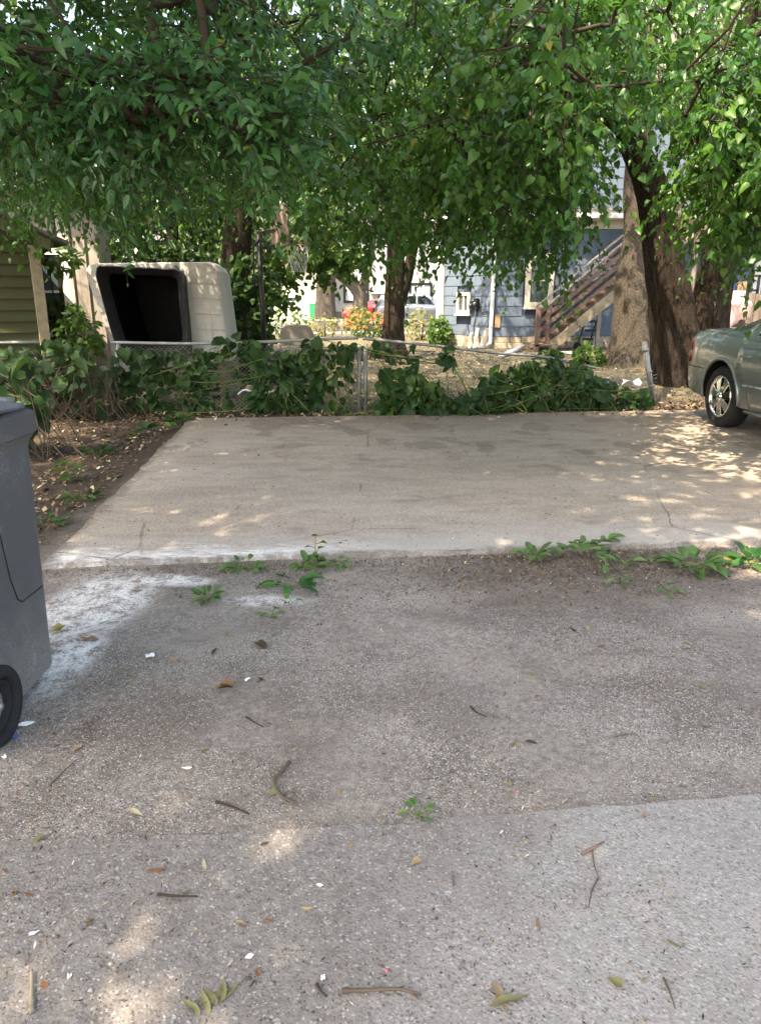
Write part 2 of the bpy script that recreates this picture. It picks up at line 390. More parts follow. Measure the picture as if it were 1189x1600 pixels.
MAT = {}
MAT['ground'] = M_ground(); MAT['pad'] = M_pad(); MAT['alley'] = M_alley()
MAT['heart'] = M_leaf('mulberry_leaf', (.014,.060,.010), (.038,.132,.020), (.098,.215,.028), .32, .34)
MAT['ash'] = M_leaf('hackberry_leaf', (.016,.064,.019), (.038,.128,.033), (.092,.205,.046), .27, .32)
MAT['far_leaf'] = M_leaf('maple_leaf', (.035,.090,.018), (.070,.150,.025), (.12,.21,.04), .38, .5)
MAT['vine'] = M_leaf('grape_leaf', (.011,.040,.009), (.026,.073,.015), (.078,.160,.027), .20, .55)
MAT['weed'] = M_leaf('weed_leaf', (.045,.11,.03), (.085,.175,.045), (.15,.24,.07), .25, .5)
MAT['yellow_leaf'] = M_leaf('straw_shrub_leaf', (.10,.12,.03), (.18,.19,.05), (.28,.27,.09), .35, .6)
MAT['flower'] = M_leaf('orange_petal', (.62,.10,.03), (.80,.16,.05), (.85,.26,.10), .30, .6, (.8,.3,.05))
MAT['bark_dark'] = M_bark('furrowed_bark', (.008,.006,.004), (.032,.024,.018), (.078,.060,.046))
MAT['bark_pale'] = M_bark('fine_grey_bark', (.022,.018,.014), (.078,.066,.052), (.165,.142,.114), 40, 26, .03)
MAT['bark_far'] = M_bark('street_tree_bark', (.07,.055,.042), (.15,.125,.10), (.24,.205,.17))  # the street trees' own paler bark
MAT['twig'] = M_plain('twig_wood', (.050,.038,.028), .85, .15, var=.4, vscale=5)
MAT['dead_vine'] = M_plain('dead_vine_wood', (.115,.088,.065), .9, .1, var=.45, vscale=6)
MAT['green_stem'] = M_plain('green_stem', (.13,.17,.05), .6, .3, var=.3, vscale=10)
MAT['galv'] = M_plain('galvanised_steel', (.30,.305,.30), .5, .5, metal=.5, var=.25, vscale=9)
MAT['wire'] = M_plain('fence_wire', (.34,.34,.33), .55, .4, metal=.6, var=.25, vscale=4)
MAT['black_metal'] = M_plain('black_painted_metal', (.012,.012,.014), .4, .4, var=.3)
MAT['white_paint'] = M_plain('white_paint', (.74,.73,.70), .55, .3, var=.08)
MAT['cream_paint'] = M_plain('cream_paint', (.60,.55,.45), .65, .25, var=.18, vscale=4)
MAT['stucco'] = M_plain('pale_stucco', (.31,.33,.325), .9, .15, var=.14, vscale=1.5, bscale=30, bs=.5, bd=.01)
MAT['blue'] = M_plain('blue_shingle', (.122,.160,.208), .75, .2, var=.22, vscale=2.2, bscale=24, bs=.35, bd=.006)
MAT['blue_dark'] = M_plain('blue_wall_backing', (.09,.11,.16), .85, .15)
MAT['olive'] = M_plain('olive_siding', (.072,.075,.036), .7, .25, var=.12, vscale=1.5)
MAT['peeling'] = M_plain('peeling_tan_paint', (.36,.30,.21), .8, .2, var=.45, vscale=9, bscale=40, bs=.4)
MAT['olive_trim'] = M_plain('olive_trim', (.17,.18,.10), .7, .25, var=.12)
MAT['stone'] = M_plain('foundation_stone', (.40,.35,.27), .9, .15, var=.3, vscale=5, bscale=22, bs=.6, bd=.012)
MAT['roofing'] = M_plain('asphalt_roofing', (.12,.115,.11), .95, .1, var=.3, vscale=6)
MAT['glass'] = M_glass('window_glass', (.06,.085,.09))
MAT['glass_curtain'] = M_plain('curtained_glass', (.36,.42,.44), .15, .5, var=.25, vscale=3, bs=.02)
MAT['rail_wood'] = M_wood('reddish_stained_wood', (.095,.058,.045), (.225,.15,.12), (3, 20, 20))
MAT['stringer_wood'] = M_wood('pale_lumber', (.20,.165,.115), (.32,.27,.195), (3, 20, 20))
MAT['plank_wood'] = M_wood('weathered_fence_wood', (.15,.11,.08), (.29,.23,.18), (18, 18, 1.5))
MAT['gray_wood'] = M_wood('grey_old_wood', (.24,.21,.18), (.42,.38,.33), (18, 18, 1.5))
MAT['cardboard'] = M_plain('tan_board', (.36,.25,.15), .9, .15)
MAT['pink'] = M_plain('pink_blanket', (.62,.40,.36), .95, .1, var=.3, vscale=7, bscale=30, bs=.5, bd=.01)
MAT['dark_blue'] = M_plain('dark_blue_plastic', (.02,.04,.12), .5, .4)
MAT['sky_blue'] = M_plain('bright_blue_tarp', (.03,.30,.55), .6, .3)
MAT['white_plastic'] = M_plain('white_plastic', (.75,.75,.76), .5, .35, var=.08)
MAT['dark_gap'] = M_plain('dark_opening', (.01,.01,.01), .9, .1)
def M_shell():
    n = NT('weathered_white_shell'); o = n.obj(); k = n.noise(3.5, o, 6, .65); st = n.noise(1.0, n.mapping(o, (26, 26, 1.6)), 6, .7); sp = n.noise(28, o, 5, .75)
    c = n.mix(k, (.36,.35,.32), (.50,.49,.455)); c = n.mix(n.math('MULTIPLY', n.step(st, .50, .70), .5), c, (.20,.185,.15)); c = n.mix(n.math('MULTIPLY', n.step(sp, .58, .70), .35), c, (.17,.165,.13))
    n.bsdf(c, n.ramp(k, [(.3, .5), (.7, .75)]), .3, 0, n.bump(n.noise(9, o, 3), .2, .01)); return n.m
MAT['fibre'] = M_shell(); MAT['seam'] = M_plain('dirty_seam', (.30,.285,.245), .8, .2)
MAT['fibre_dark'] = M_plain('hollow_black', (.005,.005,.006), .6, .12, var=.35, vscale=3)  # near-black colour stands in for the dark of the hollow
MAT['collar'] = M_plain('charcoal_rim', (.030,.030,.034), .5, .35, var=.4, vscale=4)
MAT['chair_back'] = M_plain('taupe_steel', (.20,.175,.145), .55, .3)
MAT['street'] = M_plain('street_asphalt', (.11,.11,.11), .9, .2, vscale=.8)
MAT['sidewalk'] = M_plain('pale_sidewalk', (.42,.40,.37), .9, .2, vscale=1)
MAT['green_door'] = M_plain('green_painted_door', (.01,.20,.09), .5, .3)
MAT['black_door'] = M_plain('dark_door', (.02,.02,.022), .5, .3)
MAT['rubber'] = M_plain('black_rubber', (.018,.018,.018), .8, .25, var=.3, vscale=8)
MAT['chrome'] = M_plain('chrome', (.75,.76,.77), .12, .5, metal=1, var=.05, bs=.02)
MAT['red_lens'] = M_plain('red_tail_lens', (.10,.006,.007), .12, .5, var=.1, coat=.5)
def M_paint(name, c):
    n = NT(name); fl = n.sep(n.voro(900, n.obj(), 'F1', 'Color'))[0]; dust = n.noise(6, n.obj(), 6, .7)
    col = n.mix(n.math('MULTIPLY', fl, .25), c, tuple(min(1, x*1.7) for x in c)); col = n.mix(n.math('MULTIPLY', n.step(dust, .5, .75), .12), col, (.35,.33,.30))
    n.bsdf(col, n.ramp(dust, [(.3, .26), (.7, .40)]), .5, .55, None, .9); return n.m
MAT['car_green'] = M_paint('sage_green_car_paint', (.185,.212,.202)); MAT['car_silver'] = M_paint('silver_car_paint', (.48,.49,.50)); MAT['car_red'] = M_paint('red_car_paint', (.40,.03,.035))
MAT['car_glass'] = M_glass('tinted_car_glass', (.012,.016,.016), .04)
def M_bin():
    n = NT('charcoal_bin_plastic'); o = n.obj(); k = n.noise(3, o, 6, .65)
    c = n.mix(k, (.050,.050,.055), (.085,.085,.090))
    sc = n.noise(1.0, n.mapping(o, (60, 6, 3)), 5, .8)
    c = n.mix(n.math('MULTIPLY', n.step(sc, .58, .72), .55), c, (.21,.21,.215))
    z = n.sep(o)[2]
    # dusty splash near the ground and scuffs of pale dust
    du = n.math('MULTIPLY', n.step(n.math('ADD', z, n.math('MULTIPLY_ADD', n.noise(5, o, 6, .7), .5, -.25)), .55, .05), n.step(n.noise(220, o, 3, .8), .40, .56))
    c = n.mix(n.math('MULTIPLY', du, .8), c, (.25,.235,.215))
    sp = n.math('MULTIPLY', n.step(n.noise(2.6, o, 4, .6), .50, .64), n.step(n.noise(160, o, 3, .8), .55, .62))
    c = n.mix(n.math('MULTIPLY', sp, .6), c, (.42,.42,.41))
    n.bsdf(c, n.ramp(k, [(.3, .42), (.7, .6)]), .4, 0, n.bump(n.noise(240, o, 2), .25, .002)); return n.m
MAT['bin'] = M_bin()
MAT['bin_lid'] = M_plain('faded_grey_lid_plastic', (.17,.175,.19), .55, .35, var=.3, vscale=9, bscale=200, bs=.2)
DRY = {}
for nm, c in dict(brown=(.20,.125,.065), tan=(.33,.24,.14), pale=(.48,.42,.28), yellow=(.40,.32,.11), olive=(.20,.19,.09), dark=(.075,.052,.036), rust=(.24,.12,.065)).items():
    DRY[nm] = M_plain('dry_leaf_'+nm, c, .85, .15, var=.35, vscale=30, bscale=90, bs=.4)
MAT['paper'] = M_plain('white_paper', (.80,.80,.80), .85, .2, var=.08, vscale=40)
MAT['blue_scrap'] = M_plain('blue_wrapper', (.05,.12,.45), .5, .4)
MAT['pink_scrap'] = M_plain('pinkish_scrap', (.55,.20,.18), .8, .2)
def M_pebble():
    n = NT('loose_gravel'); t = n.attr('tint')
    c = n.ramp(t, [(0, (.05,.046,.042)), (.3, (.15,.135,.12)), (.6, (.27,.25,.225)), (.85, (.42,.39,.36)), (1, (.60,.58,.55))])
    n.bsdf(c, .9, .2, 0, n.bump(n.noise(200, n.obj(), 3), .3, .002)); return n.m
MAT['pebble'] = M_pebble()
def M_crumb():
    n = NT('plant_crumbs'); t = n.attr('tint')
    c = n.ramp(t, [(0, (.05,.035,.025)), (.35, (.14,.095,.06)), (.65, (.27,.19,.11)), (.9, (.46,.38,.25)), (1, (.60,.54,.42))])
    n.bsdf(c, .95, .1); return n.m
MAT['crumb'] = M_crumb()
def M_drygrass():
    n = NT('dry_lawn_grass'); t = n.attr('tint')
    c = n.ramp(t, [(0, (.08,.085,.03)), (.4, (.165,.145,.075)), (.8, (.27,.235,.145)), (1, (.09,.14,.04))])
    n.bsdf(c, .9, .1); return n.m
MAT['drygrass'] = M_drygrass()

# ------------------------------------------------------------------ leaf sheets
def mirror_leaf(side, mids, tip, fold=.14, droop=.16, ztip=None):
    """side: outline points of the right half, base to tip; folded along the midrib, tip bent down."""
    V = [(0, 0, 0)]
    mid = [(0, m) for m in mids]
    def z(x, y): return fold*abs(x)*1.6 - droop*y*y
    V += [(0, m, z(0, m)) for m in mids]
    nm = len(mids)
    R = [(x, y, z(x, y)) for x, y in side]; L = [(-x, y, z(x, y)) for x, y in side]
    V += R; r0 = 1+nm; V += L; l0 = r0+len(R); V.append((0, tip, z(0, tip)-.02)); t = len(V)-1
    chain_mid = [0]+list(range(1, nm+1))+[t]
    F = []
    for (s0, flip) in ((r0, False), (l0, True)):
        a = [0]+[s0+i for i in range(len(side))]+[t]; b = chain_mid
        i = j = 0
        while i < len(a)-1 or j < len(b)-1:
            if j >= len(b)-1 or (i < len(a)-1 and V[a[i+1]][1] <= V[b[j+1]][1]+1e-6):
                tri = (b[j], a[i], a[i+1]); i += 1
            else:
                tri = (b[j], a[i], b[j+1]); j += 1
            if len(set(tri)) == 3: F.append(tri if not flip else tri[::-1])
    return np.array(V), np.array(F)
LEAF = {
 'heart': mirror_leaf([(.24,-.07),(.43,.16),(.40,.42),(.20,.76)], [.30,.65], 1.06),
 'ash': mirror_leaf([(.15,.08),(.235,.36),(.19,.66)], [.33,.66], 1.05, .10, .22),
 'grape': mirror_leaf([(.24,-.10),(.48,.06),(.50,.26),(.54,.46),(.38,.60),(.24,.82)], [.28,.6], .98, .10, .24),
 'weed': mirror_leaf([(.20,.10),(.31,.42),(.20,.78)], [.4,.75], 1.0, .22, .22),
 'simple': (np.array([(0,0,0),(.40,.42,.05),(0,1.0,-.12),(-.40,.42,.05)]), np.array([(0,1,2),(0,2,3)])),
}
def leaf_sheet(name, P, D, N, S, tint, kind, mat, parent=None, obj_kind='stuff'):
    TV, TF = LEAF[kind]; m = len(P); k = len(TV)
    D = norm(D); X = norm(np.cross(D, N)); Nn = np.cross(X, D)
    wm = rng.uniform(.68, 1.12, m)[:, None]; fm = rng.normal(.10, .22, m)[:, None]; dm = rng.normal(0, .20, m)[:, None]; tw = rng.normal(0, .28, m)[:, None]
    tx = TV[None, :, 0]*wm+.10*tw*TV[None, :, 1]**2; tz = TV[None, :, 2]+np.abs(TV[None, :, 0])*fm-dm*TV[None, :, 1]**2+tw*TV[None, :, 0]*TV[None, :, 1]
    V = P[:, None, :] + S[:, None, None]*(tx[..., None]*X[:, None, :] + TV[None, :, 1:2]*D[:, None, :] + tz[..., None]*Nn[:, None, :])
    F = (TF[None] + (np.arange(m)*k)[:, None, None]).reshape(-1, 3)
    me = raw_mesh(name, V.reshape(-1, 3), F, {'tint': np.repeat(tint, k)})
    return obj(name, me, mat, parent, kind=obj_kind, smooth=True)
_leafdata = {}
def single_leaves(P, D, N, S, tint, kind, mat, parent, name='leaf'):
    """the leaves that show largest, each an object of its own sharing a few meshes"""
    key = (kind, mat.name)
    if key not in _leafdata:
        L = []
        for q in range(12):
            TV, TF = LEAF[kind]; V = TV.copy(); b = ((q*5) % 12/11-.4)*.45
            V[:, 2] += -b*V[:, 1]**2 + (.25 if q % 2 else -.2)*V[:, 0]*V[:, 1] + np.abs(V[:, 0])*(q % 3)*.16
            V[:, 0] = V[:, 0]*(.75+.09*(q % 4))+.05*(q % 3-1)*V[:, 1]**2
            me = raw_mesh('leaf_blade', V, TF, {'tint': np.full(len(V), .06+.075*q)}); me.materials.append(mat)
            me.polygons.foreach_set('use_smooth', np.ones(len(me.polygons), bool)); L.append(me)
        _leafdata[key] = L
    D = norm(D); X = norm(np.cross(D, N)); Nn = np.cross(X, D)
    inv = chain(parent).inverted()
    for i in range(len(P)):
        o = bpy.data.objects.new(name, _leafdata[key][min(11, int(tint[i]*12))]); COL.objects.link(o)
        o.parent = parent; o.matrix_parent_inverse = inv
        s = float(S[i])
        o.matrix_basis = Matrix(((X[i,0]*s, D[i,0]*s, Nn[i,0]*s, P[i,0]), (X[i,1]*s, D[i,1]*s, Nn[i,1]*s, P[i,1]), (X[i,2]*s, D[i,2]*s, Nn[i,2]*s, P[i,2]), (0,0,0,1)))
def put_leaves(P, D, N, S, tint, kind, mat, parent, singles=0, minpx=9, far_kind='simple'):
    """split a crown's leaves into single leaf objects (nearest in frame), leaves in frame (full outline) and the rest (plain outline)"""
    vis = visible(P, 60); px, py, dep = project(P)
    score = np.where(visible(P, -5), S*FPX/np.maximum(dep, .1), 0)
    order = np.argsort(-score)[:singles]; order = order[score[order] >= minpx]
    rest = np.ones(len(P), bool); rest[order] = False
    if len(order): single_leaves(P[order], D[order], N[order], S[order], tint[order], kind, mat, parent)
    a = rest & vis
    if a.any(): leaf_sheet('foliage', P[a], D[a], N[a], S[a], tint[a], kind, mat, parent)
    b = rest & ~vis
    if b.any(): leaf_sheet('foliage', P[b], D[b], N[b], S[b], tint[b], far_kind, mat, parent)
def sprays(P0, Dr, L, droop, n, size, hang=.35, tw=.35, flat=.6):
    """leaves along drooping twigs. P0 (m,3), Dr (m,3) unit, L (m,)"""
    m = len(P0); t = (np.arange(n)[None]+rng.uniform(.2, .8, (m, n)))/n
    t = .12+.88*t
    down = np.array((0, 0, -1.0))
    P = P0[:, None]+Dr[:, None]*(L[:, None]*t)[..., None]+down*(droop*L[:, None]*t*t)[..., None]
    T = norm(Dr[:, None]+down*(2*droop*t)[..., None])
    side = norm(np.cross(T, np.broadcast_to(np.array((0, 0, 1.0)), T.shape))+rng.normal(0, .25, T.shape))
    sg = np.where((np.arange(n)[None]+rng.integers(0, 2, (m, 1))) % 2 == 0, 1, -1)[..., None]
    D = norm(T*.55+side*sg*.8+down*hang+rng.normal(0, tw, T.shape))
    N = norm(np.array((0, 0, 1.0))*flat+np.array((0, -.35, 0))+rng.normal(0, .55, T.shape))
    S = size*np.clip(rng.normal(1, .3, (m, n)), .4, 1.7)*(1-.25*t)
    P = P+D*(S*.25)[..., None]
    tt = np.linspace(0, 1, 5)[None]
    TP = P0[:, None]+Dr[:, None]*(L[:, None]*tt)[..., None]+down*(droop*L[:, None]*tt*tt)[..., None]
    return P.reshape(-1, 3), D.reshape(-1, 3), N.reshape(-1, 3), S.reshape(-1), TP

# ------------------------------------------------------------------ trees
def smooth_path(pts, n):
    pts = [Vector(p[:3]) for p in pts]; out = []
    if len(pts) == 2: return [pts[0].lerp(pts[1], i/(n-1)) for i in range(n)], [i/(n-1) for i in range(n)]
    ext = [pts[0]*2-pts[1]]+pts+[pts[-1]*2-pts[-2]]
    us = []
    for i in range(n):
        u = i/(n-1)*(len(pts)-1); k = min(int(u), len(pts)-2); t = u-k
        a, b, c, d = ext[k:k+4]
        out.append(.5*((2*b)+(-a+c)*t+(2*a-5*b+4*c-d)*t*t+(-a+3*b-3*c+d)*t*t*t)); us.append(u)
    return out, us
def bark_tube(mb, pts, rad, sides, rings, ridge=.05, freq=3.0, flare=0.0, seed=0, lobes=5, vert=.9):
    P, us = smooth_path(pts, rings); b = len(mb.v); prev = None
    for i, p in enumerate(P):
        u = us[i]; k = min(int(u), len(rad)-2); r = rad[k]+(rad[k+1]-rad[k])*(u-k)
        t = (P[min(i+1, rings-1)]-P[max(i-1, 0)]).normalized()
        if prev is None: x = t.cross(Vector((0, 1, 0)));  x = x.normalized() if x.length > .1 else Vector((1,0,0))
        else: x = (prev-t*prev.dot(t)).normalized()
        prev = x; y = t.cross(x); h = i/(rings-1)
        dist = (p-P[0]).length
        for s in range(sides):
            a = 2*math.pi*s/sides; ca, sa = math.cos(a), math.sin(a)
            nz = mnoise.noise(Vector((ca*freq*2+seed, sa*freq*2, dist*vert)))
            nz2 = abs(mnoise.noise(Vector((ca*freq*5+seed, sa*freq*5, dist*vert*1.9))))
            lump = mnoise.noise(Vector((ca*.9+seed*3, sa*.9, dist*.7)))
            fl = flare*math.exp(-dist/.35)*(1+.55*math.cos(lobes*a+seed))
            rr = r*(1+ridge*(nz*.7-(nz2*1.6))+.10*lump+fl)
            mb.v.append(tuple(p+(x*ca+y*sa)*rr))
    for i in range(rings-1):
        for s in range(sides):
            s2 = (s+1) % sides
            mb.f.append((b+i*sides+s, b+i*sides+s2, b+(i+1)*sides+s2, b+(i+1)*sides+s))
    mb.f.append(tuple(b+(rings-1)*sides+s for s in range(sides)))
def grow(root, start_nodes, attract, r_tip=.006, r_max=.12, step=.45, sag=.06, wood=None, sides=5, min_link=.3):
    """link every attractor to the nearest wood that exists by then; pipe-model radii; returns incoming directions"""
    pos = [np.array(p, float) for p in start_nodes]; par = [-1]*len(pos); A = np.array(attract, float)
    S = np.array(pos)
    d0 = np.min(np.linalg.norm(A[:, None]-S[None], axis=2), axis=1)
    cap = len(pos)+len(A)*12; buf = np.zeros((cap, 3)); buf[:len(pos)] = S; nn = len(pos)
    ends = np.zeros(len(A), int); dirs = np.zeros((len(A), 3))
    for i in np.argsort(d0):
        a = A[i]; dd = np.linalg.norm(buf[:nn]-a, axis=1)
        dd = dd+.35*np.maximum(0, buf[:nn, 2]-a[2]-.6)
        j = int(np.argmin(dd)); L = np.linalg.norm(buf[j]-a); k = min(10, max(1, int(L/step)))
        p0 = buf[j].copy(); prev = j
        pd = p0-buf[par[j]] if par[j] >= 0 else np.array((0, 0, 1.0)); pd = pd/(np.linalg.norm(pd)+1e-6)
        for q in range(1, k+1):
            t = q/k; bend = t*(1-t)*L
            p = p0+(a-p0)*t+pd*bend*.35+np.array((0, 0, sag*bend))
            if q < k: p = p+rng.normal(0, .05*min(1, L), 3)
            buf[nn] = p; par.append(prev); prev = nn; nn += 1
        ends[i] = nn-1; pp = par[nn-1]; dirs[i] = buf[nn-1]-buf[pp] if pp >= 0 else (0, 0, 1)
    w = np.zeros(nn); w[ends] += 1
    for i in range(nn-1, -1, -1):
        if par[i] >= 0: w[par[i]] += w[i]
    R = np.minimum(r_max, r_tip*np.sqrt(np.maximum(w, 1))*1.15)
    e = np.array([(par[i], i) for i in range(nn) if par[i] >= 0])
    P = np.stack([buf[e[:, 0]], buf[e[:, 1]]], 1); RR = np.stack([np.minimum(R[e[:, 0]], R[e[:, 1]]*1.35), R[e[:, 1]]], 1)
    V, F = tubes(P, RR, sides)
    return buf[ends], norm(dirs), V, F, buf[:nn]
def ellipsoid_points(c, r, n, shell=.0):
    q = rng.normal(0, 1, (n, 3)); q = q/np.linalg.norm(q, axis=1, keepdims=True)
    u = rng.uniform(shell**3, 1, n)**(1/3)
    return np.array(c)+q*u[:, None]*np.array(r)
LOW_X = np.array([-400, 0, 60, 130, 250, 345, 370, 410, 470, 520, 560, 640, 690, 740, 790, 830, 870, 890, 905, 925, 985, 1062, 1076, 1110, 1189, 1500])
LOW_Y = np.array([335, 340, 385, 400, 392, 385, 375, 375, 355, 372, 400, 428, 415, 390, 420, 455, 445, 330, 255, 215, 205, 205, 355, 395, 405, 405])
def above_skirt(P, drop=0.25):
    """the crowns are browsed and pruned to this height above the pad"""
    px, py, d = project(P-np.array((0, 0, drop)))
    with np.errstate(invalid='ignore'):
        return ~((d > .3) & (py > np.interp(px, LOW_X, LOW_Y)))
def crown(root, nodes, pts, leaf, mat, size, n_leaf=10, n_twig=3, twig_len=.45, droop=.5, hang=.4, singles=0, twig_mat=None, r_max=.08, out_size=1.7, out_leaf=5, minpx=9, sides=5, r_tip=.0045, far_kind='simple', step=.45, clump_scale=1.3, clump_cut=-.12):
    k = np.array([mnoise.noise(Vector(p*clump_scale)+Vector((len(pts), 0, 0))) for p in pts])
    vv = visible(np.asarray(pts), 120); pts = pts[(~vv) | (k > clump_cut)]
    ends, dirs, V, F, allnodes = grow(root, nodes, pts, r_max=r_max, sides=sides, r_tip=r_tip, step=step)
    me = raw_mesh('branch', V, F); obj('branch', me, twig_mat or MAT['twig'], root, kind='stuff', smooth=True)
    vis = visible(ends, 90)
    acc = []; TW = []
    for sel, nl, sz, nt in ((vis, n_leaf, size, n_twig), (~vis, out_leaf, size*out_size, max(2, n_twig-1))):
        if not sel.any(): continue
        E = np.repeat(ends[sel], nt, 0); Dr = np.repeat(dirs[sel], nt, 0)
        Dr = norm(Dr*.55+rng.normal(0, .62, Dr.shape)*np.array((1, 1, .55)))
        L = twig_len*rng.uniform(.65, 1.35, len(E))*(1 if sz == size else 1.35)
        P, D, N, S, TP = sprays(E, Dr, L, droop, nl, sz, hang)
        acc.append((P, D, N, S)); TW.append(TP)
    P = np.concatenate([a[0] for a in acc]); D = np.concatenate([a[1] for a in acc]); N = np.concatenate([a[2] for a in acc]); S = np.concatenate([a[3] for a in acc])
    TP = np.concatenate(TW); tv = visible(TP[:, 0], 60)
    V, F = tubes(TP[tv], np.broadcast_to(np.linspace(.0035, .0015, 5), (tv.sum(), 5)), 3)
    obj('twig', raw_mesh('twig', V, F), twig_mat or MAT['twig'], root, kind='stuff', smooth=True)
    clump = np.array([mnoise.noise(Vector(p*.9)) for p in P])*.5
    tint = np.clip(.46+clump*.8+rng.normal(0, .2, len(P)), 0, .97); tint[rng.uniform(0, 1, len(P)) < .003] = 1.0
    put_leaves(P, D, N, S, tint, leaf, mat, root, singles, minpx, far_kind)
    return allnodes
# ------------------------------------------------------------------ the ground, pad, alley, street
def gz(x, y):
    """height of the bare ground"""
    a = max(0, min(1, (y-2.15)/.5))*max(0, min(1, (4.25+.0975*x-y)/.15)) if x > -2.2 else max(0, min(1, (y-2.15)/.5))
    if y > 10.2: a = min(1, (y-10.2)/1.0)
    if x > -2.6 and 4.2+.0975*x < y < 9.9: a = 0
    return a*(.016*mnoise.noise(Vector((x*1.1, y*1.1, 3)))+.010*mnoise.noise(Vector((x*3.3, y*3.3, 7)))+.004*mnoise.noise(Vector((x*9, y*9, 1))))
def spaced(lo, a, b, hi, fine, coarse):
    return np.unique(np.concatenate([np.linspace(lo, a, coarse), np.linspace(a, b, fine), np.linspace(b, hi, coarse)]).round(4))
xs = spaced(-160, -5, 5, 160, 170, 12); ys = spaced(-60, .8, 12, 300, 200, 14)
gx, gy = np.meshgrid(xs, ys)
gzv = np.array([gz(a, b) for a, b in zip(gx.ravel(), gy.ravel())])
V = np.stack([gx.ravel(), gy.ravel(), gzv], 1); nx, ny = len(xs), len(ys)
i = np.arange(nx*ny).reshape(ny, nx)
F = np.stack([i[:-1, :-1], i[:-1, 1:], i[1:, 1:], i[1:, :-1]], -1).reshape(-1, 4)
tag(obj('ground', raw_mesh('ground', V, F), MAT['ground'], smooth=True), kind='structure')
# the parking pad, a thick slab with a worn edge
def slab(name, corners, top, thick, mat, step=.12, rag=.012, seed=0, bev=.008):
    out = []
    for a, b in zip(corners, corners[1:]+corners[:1]):
        a = Vector((*a, 0)); b = Vector((*b, 0)); n = max(2, int((b-a).length/step)); nrm = Vector((b.y-a.y, a.x-b.x, 0)).normalized()
        for k in range(n):
            p = a.lerp(b, k/n); out.append(p+nrm*(rag*mnoise.noise(Vector((p.x*1.7+seed, p.y*1.7, 0)))+rag*.8*mnoise.noise(Vector((p.x*7, p.y*7, seed)))))
    bm = bmesh.new(); vs = [bm.verts.new((p.x, p.y, top)) for p in out]; f = bm.faces.new(vs)
    bmesh.ops.triangulate(bm, faces=[f])
    r = bmesh.ops.extrude_face_region(bm, geom=bm.faces[:])
    for v in [g for g in r['geom'] if isinstance(g, bmesh.types.BMVert)]: v.co.z = top-thick
    bmesh.ops.recalc_face_normals(bm, faces=bm.faces)
    me = bpy.data.meshes.new(name); bm.to_mesh(me); bm.free()
    return obj(name, me, mat, bevel=bev, kind='structure', segs=2)
slab('parking_pad', [(-1.98, 4.09), (12, 5.455), (12, 10.95), (-2.42, 9.38)], .032, .15, MAT['pad'], rag=.03)
slab('alley_pavement', [(-9, -3), (9, -3), (9, 2.16), (1.25, 2.02), (.62, 1.955), (.30, 1.93), (.17, 1.90), (-.25, 1.86), (-.55, 1.835), (-.95, 1.815), (-9, 1.6)], .009, .1, MAT['alley'], .04, .02, 5, 0)
slab('street', [(-160, 34.6), (160, 34.6), (160, 40.8), (-160, 40.8)], .012, .2, MAT['street'], 8, .0)
slab('sidewalk', [(-160, 31.2), (160, 31.2), (160, 32.6), (-160, 32.6)], .02, .2, MAT['sidewalk'], 8, .0)
slab('kerb', [(-160, 34.3), (160, 34.3), (160, 34.6), (-160, 34.6)], .13, .3, MAT['sidewalk'], 8, .0)

# ------------------------------------------------------------------ houses
def window(root, O, u, n, x0, x1, z0, z1, frame, glass, cols=1, rows=2, fw=.09, sill=True, trim=None, name='window'):
    w = MB()
    for (a0, a1, b0, b1) in ((x0-fw, x0, z0-fw, z1+fw), (x1, x1+fw, z0-fw, z1+fw), (x0, x1, z1, z1+fw), (x0, x1, z0-fw, z0)):
        w.obox(O, u, n, UZ, (a0, .012, b0), (a1, .075, b1))
    win = w.build(name, frame, root)
    s = MB()
    for k in range(1, cols):
        c = x0+(x1-x0)*k/cols; s.obox(O, u, n, UZ, (c-.03, .016, z0), (c+.03, .055, z1))
    for c in range(cols):
        a = x0+(x1-x0)*c/cols+(.03 if c else 0); b = x0+(x1-x0)*(c+1)/cols-(.03 if c < cols-1 else 0)
        for k in range(1, rows):
            h = z0+(z1-z0)*k/rows; s.obox(O, u, n, UZ, (a+.002, .02, h-.02), (b-.002, .05, h+.02))
    if s.f: s.build('sash', trim or frame, win)
    for c in range(cols):
        a = x0+(x1-x0)*c/cols; b = x0+(x1-x0)*(c+1)/cols
        MB().obox(O, u, n, UZ, (a+.004, .020, z0+.004), (b-.004, .027, z1-.004)).build('pane', glass, win)
    if sill: MB().obox(O, u, n, UZ, (x0-fw-.03, .014, z0-fw-.05), (x1+fw+.03, .13, z0-fw-.003)).build('sill', frame, win)
    return win

# white stucco house across the street
wy = 46.0
c0 = at(512, 497, wy); c1x = at(760, 470, wy).x
wh = thing('stucco_house', 'pale stucco house across the street with black framed windows', 'house', (c0.x, wy, 0))
O = Vector((0, wy, 0)); u = Vector((1, 0, 0)); nn = Vector((0, -1, 0))
MB().box((c0.x, wy, .55), (c1x, wy+8, 5.4)).build('wall', MAT['stucco'], wh)
MB().box((c0.x-.03, wy-.03, -.05), (c1x+.03, wy+8.03, .55)).build('foundation', MAT['roofing'], wh)
MB().prism([Vector((c0.x-.4, wy-.5, 5.35)), Vector((c0.x-.4, wy+8.5, 5.35)), Vector((c0.x-.4, wy+4, 8.0))], (c1x-c0.x+.8, 0, 0)).build('roof', MAT['roofing'], wh)
for (pa, pb, ya, yb, cl) in ((537, 576, 439, 473, 3), (639, 675, 442, 472, 3)):
    a = at(pa, yb, wy); b = at(pb, ya, wy)
    window(wh, O, u, nn, a.x+.12, b.x-.12, a.z+.12, b.z-.12, MAT['black_metal'], MAT['glass_curtain'], cl, 2, .12, False, MAT['white_paint'])
a = at(591, 494, wy); b = at(605, 462, wy)
